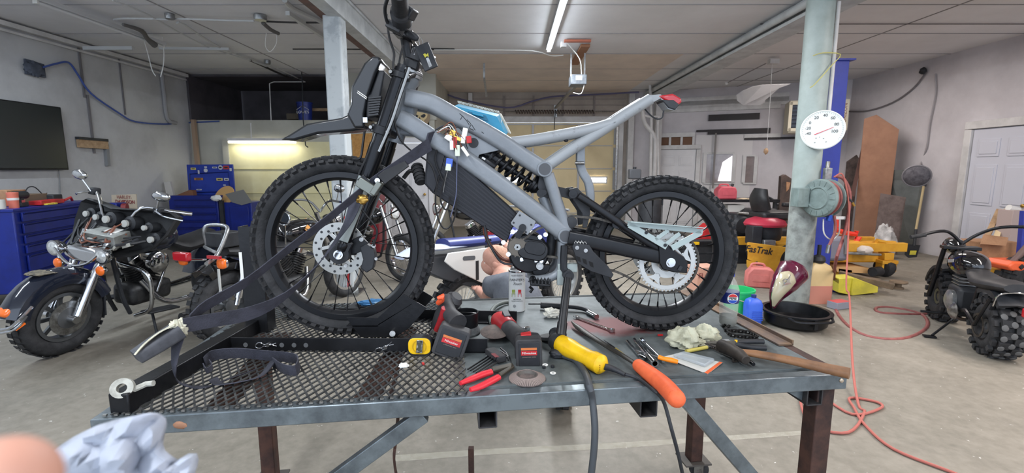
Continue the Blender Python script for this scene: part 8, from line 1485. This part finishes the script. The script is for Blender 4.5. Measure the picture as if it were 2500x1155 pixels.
one('cable_bundle', MB().tube([CL(300, 60, 3.3), CL(345, 75, 3.3), CL(360, 95, 3.28), CL(378, 110, 3.24)], [.02, .03, .03, .045], 8, sm=3), mat('cable_dusty', (0, 0, 0)), 'dusty dark cable bundle beside the unlit tube fixture', 'cable'); one('wall_channel', MB().bar(PZ(205, 118, 3.3), PZ(325, 118, 3.3), .05, .05), PW, 'white channel crossing the left ceiling near the wall', 'channel'); one('wall_channel', MB().bar(PZ(390, 118, 3.36), PZ(560, 120, 3.36), .04, .04), PW, 'white channel crossing the ceiling right of the unlit tube', 'channel')
# door opener
oy = 7.9; c = PY(1410, 198, oy); t = thing('door_opener', 'garage door opener motor hanging from the ceiling on straps', 'door opener', c); obj('motor_box', MB().box(c, (.25, .32, .15)), mat('opener_grey', (92, 98, 106), .5, rgb2=(120, 126, 132), ns=12), t, bev=.008); obj('front_sticker', MB().box(c + V((0, -.163, .02)), (.10, .004, .07)), mat('sticker_pale', (190, 196, 200), .5), t)
for x in (-.11, .11): obj('hanger_strap', MB().box(c + V((x, 0, .25)), (.025, .01, .37)), ALU, t)
obj('mount_board', MB().box((c.x + .08, oy + .4, CH - .03), (.14, 1.3, .04)), mat('board_brown', (156, 112, 84), .8), t); obj('ceiling_strip', MB().box((c.x - .08, oy - .5, CH - .03), (.40, .07, .03)), mat('board_red', (176, 106, 84), .8), t); obj('outlet', MB().box((c.x - .28, oy - .42, CH - .06), (.08, .08, .08)), WPAINT, t); obj('rail', MB().bar(c + V((0, .15, -.04)), PY(1356, 264, 12.0), .05, .04), mat('rail_grey', (130, 128, 126), .5, .4), t); obj('lead', MB().tube([c + V((.05, -.1, .08)), c + V((.0, -.2, .3)), c + V((-.2, -.3, .5))], .008, 6, sm=3).tube([c + V((.1, -.1, -.06)), c + V((.04, -.15, -.22)), c + V((-.08, -.12, -.2))], .006, 6, sm=3), WHT, t)
obj('release_cord', MB().tube([PY(1357, 268, 11.9), PY(1354, 290, 11.9), PY(1353, 316, 11.9)], .010, 6), BLK, t)
a, b = PY(1257, 273, 12.2), PY(1451, 273, 12.2); t = thing('door_spring', 'brown torsion spring on a bar over the cream garage door', 'spring', a.lerp(b, .5)); mb = MB(); pts = []
for k in range(241): f = k / 240; an_ = 2 * PI * 30 * f; pts.append(a.lerp(b, f) + V((0, .04 * math.cos(an_), .04 * math.sin(an_)))); 
obj('coil', mb.tube(pts, .014, 5), mat('spring_brown', (92, 80, 76), .6, .4), t); obj('bar', MB().cyl(a - V((.3, 0, 0)), b + V((.5, 0, 0)), .014, n=8), STEEL, t); obj('centre_bracket', MB().box(PY(1356, 272, 12.25), (.08, .06, .3)), ALU, t)
one('blue_air_line', MB().tube([PY(1062, 210, 12.1), PY(1110, 238, 12.1), PY(1235, 263, 12.1), PY(1300, 247, 12.1), PY(1350, 236, 12.1), PY(1450, 231, 12.1), PY(1560, 225, 11.6)], .022, 6, sm=4), mat('line_violet', (96, 94, 124), .6), 'blue-violet air line strung over the garage door', 'hose')
for l, lab in (([(1182, 122, 9.0), (1182, 190, 9.0)], 'slotted steel hanger left of the centre strip light'), ([(1182, 190, 9.0), (1188, 235, 10.0)], 'lower slotted strut of the left hanger')): one('slotted_strut', MB().bar(PY(*l[0]), PY(*l[1]), .035, .035, up=(0, 1, 0)), ALU, lab, 'strut')
one('ceiling_wire', MB().tube([CL(1060, 122), CL(1180, 122), CL(1300, 124), CL(1345, 136, 3.33), CL(1375, 135, 3.36)], .008, 6, sm=3), WHT, 'thin white wire along a ceiling joint left of the centre light', 'wire'); one('ceiling_gap_trim', MB().bar(CL(1045, 120, 3.42), CL(1110, 121, 3.42), .06, .012), mat('gap_black', (44, 42, 42), .9), 'dark torn gap in the ceiling behind the handlebar tag', 'ceiling gap')
# right hand pipes beside the garage door
for l, r, lab in (([(1586, 180), (1590, 300), (1588, 430)], .035, 'straight white pipe right of the garage door'), ([(1568, 268), (1574, 300), (1596, 330), (1600, 360), (1597, 430)], .05, 'bent white pipe right of the garage door'), ([(1574, 282), (1590, 286), (1610, 284), (1606, 300), (1607, 430)], .028, 'thin white pipe hooking over beside the bent pipe')): one('white_pipe', MB().tube([PY(u, v, 11.3) for u, v in l], r, 10, sm=4), WPAINT, lab, 'pipe')
one('vertical_rail', MB().cyl(BR(1748, 325, .12), BR(1740, 460, .12), .022, n=8), mat('rail_dull', (130, 126, 124), .6), 'thin grey pole standing in front of the office window', 'pole'); one('strip_sconce', MB().tube([CL(1772, 204, 3.3), CL(1870, 155, 3.38)], .010, 6), mat('flex_grey', (0, 0, 0)), 'thin grey wire running to a small bulb on the right ceiling', 'wire'); one('small_bulb', MB().ell(CL(1773, 204, 3.28), (.04, .03, .03)), WHT, 'small white bulb on the right ceiling', 'bulb')
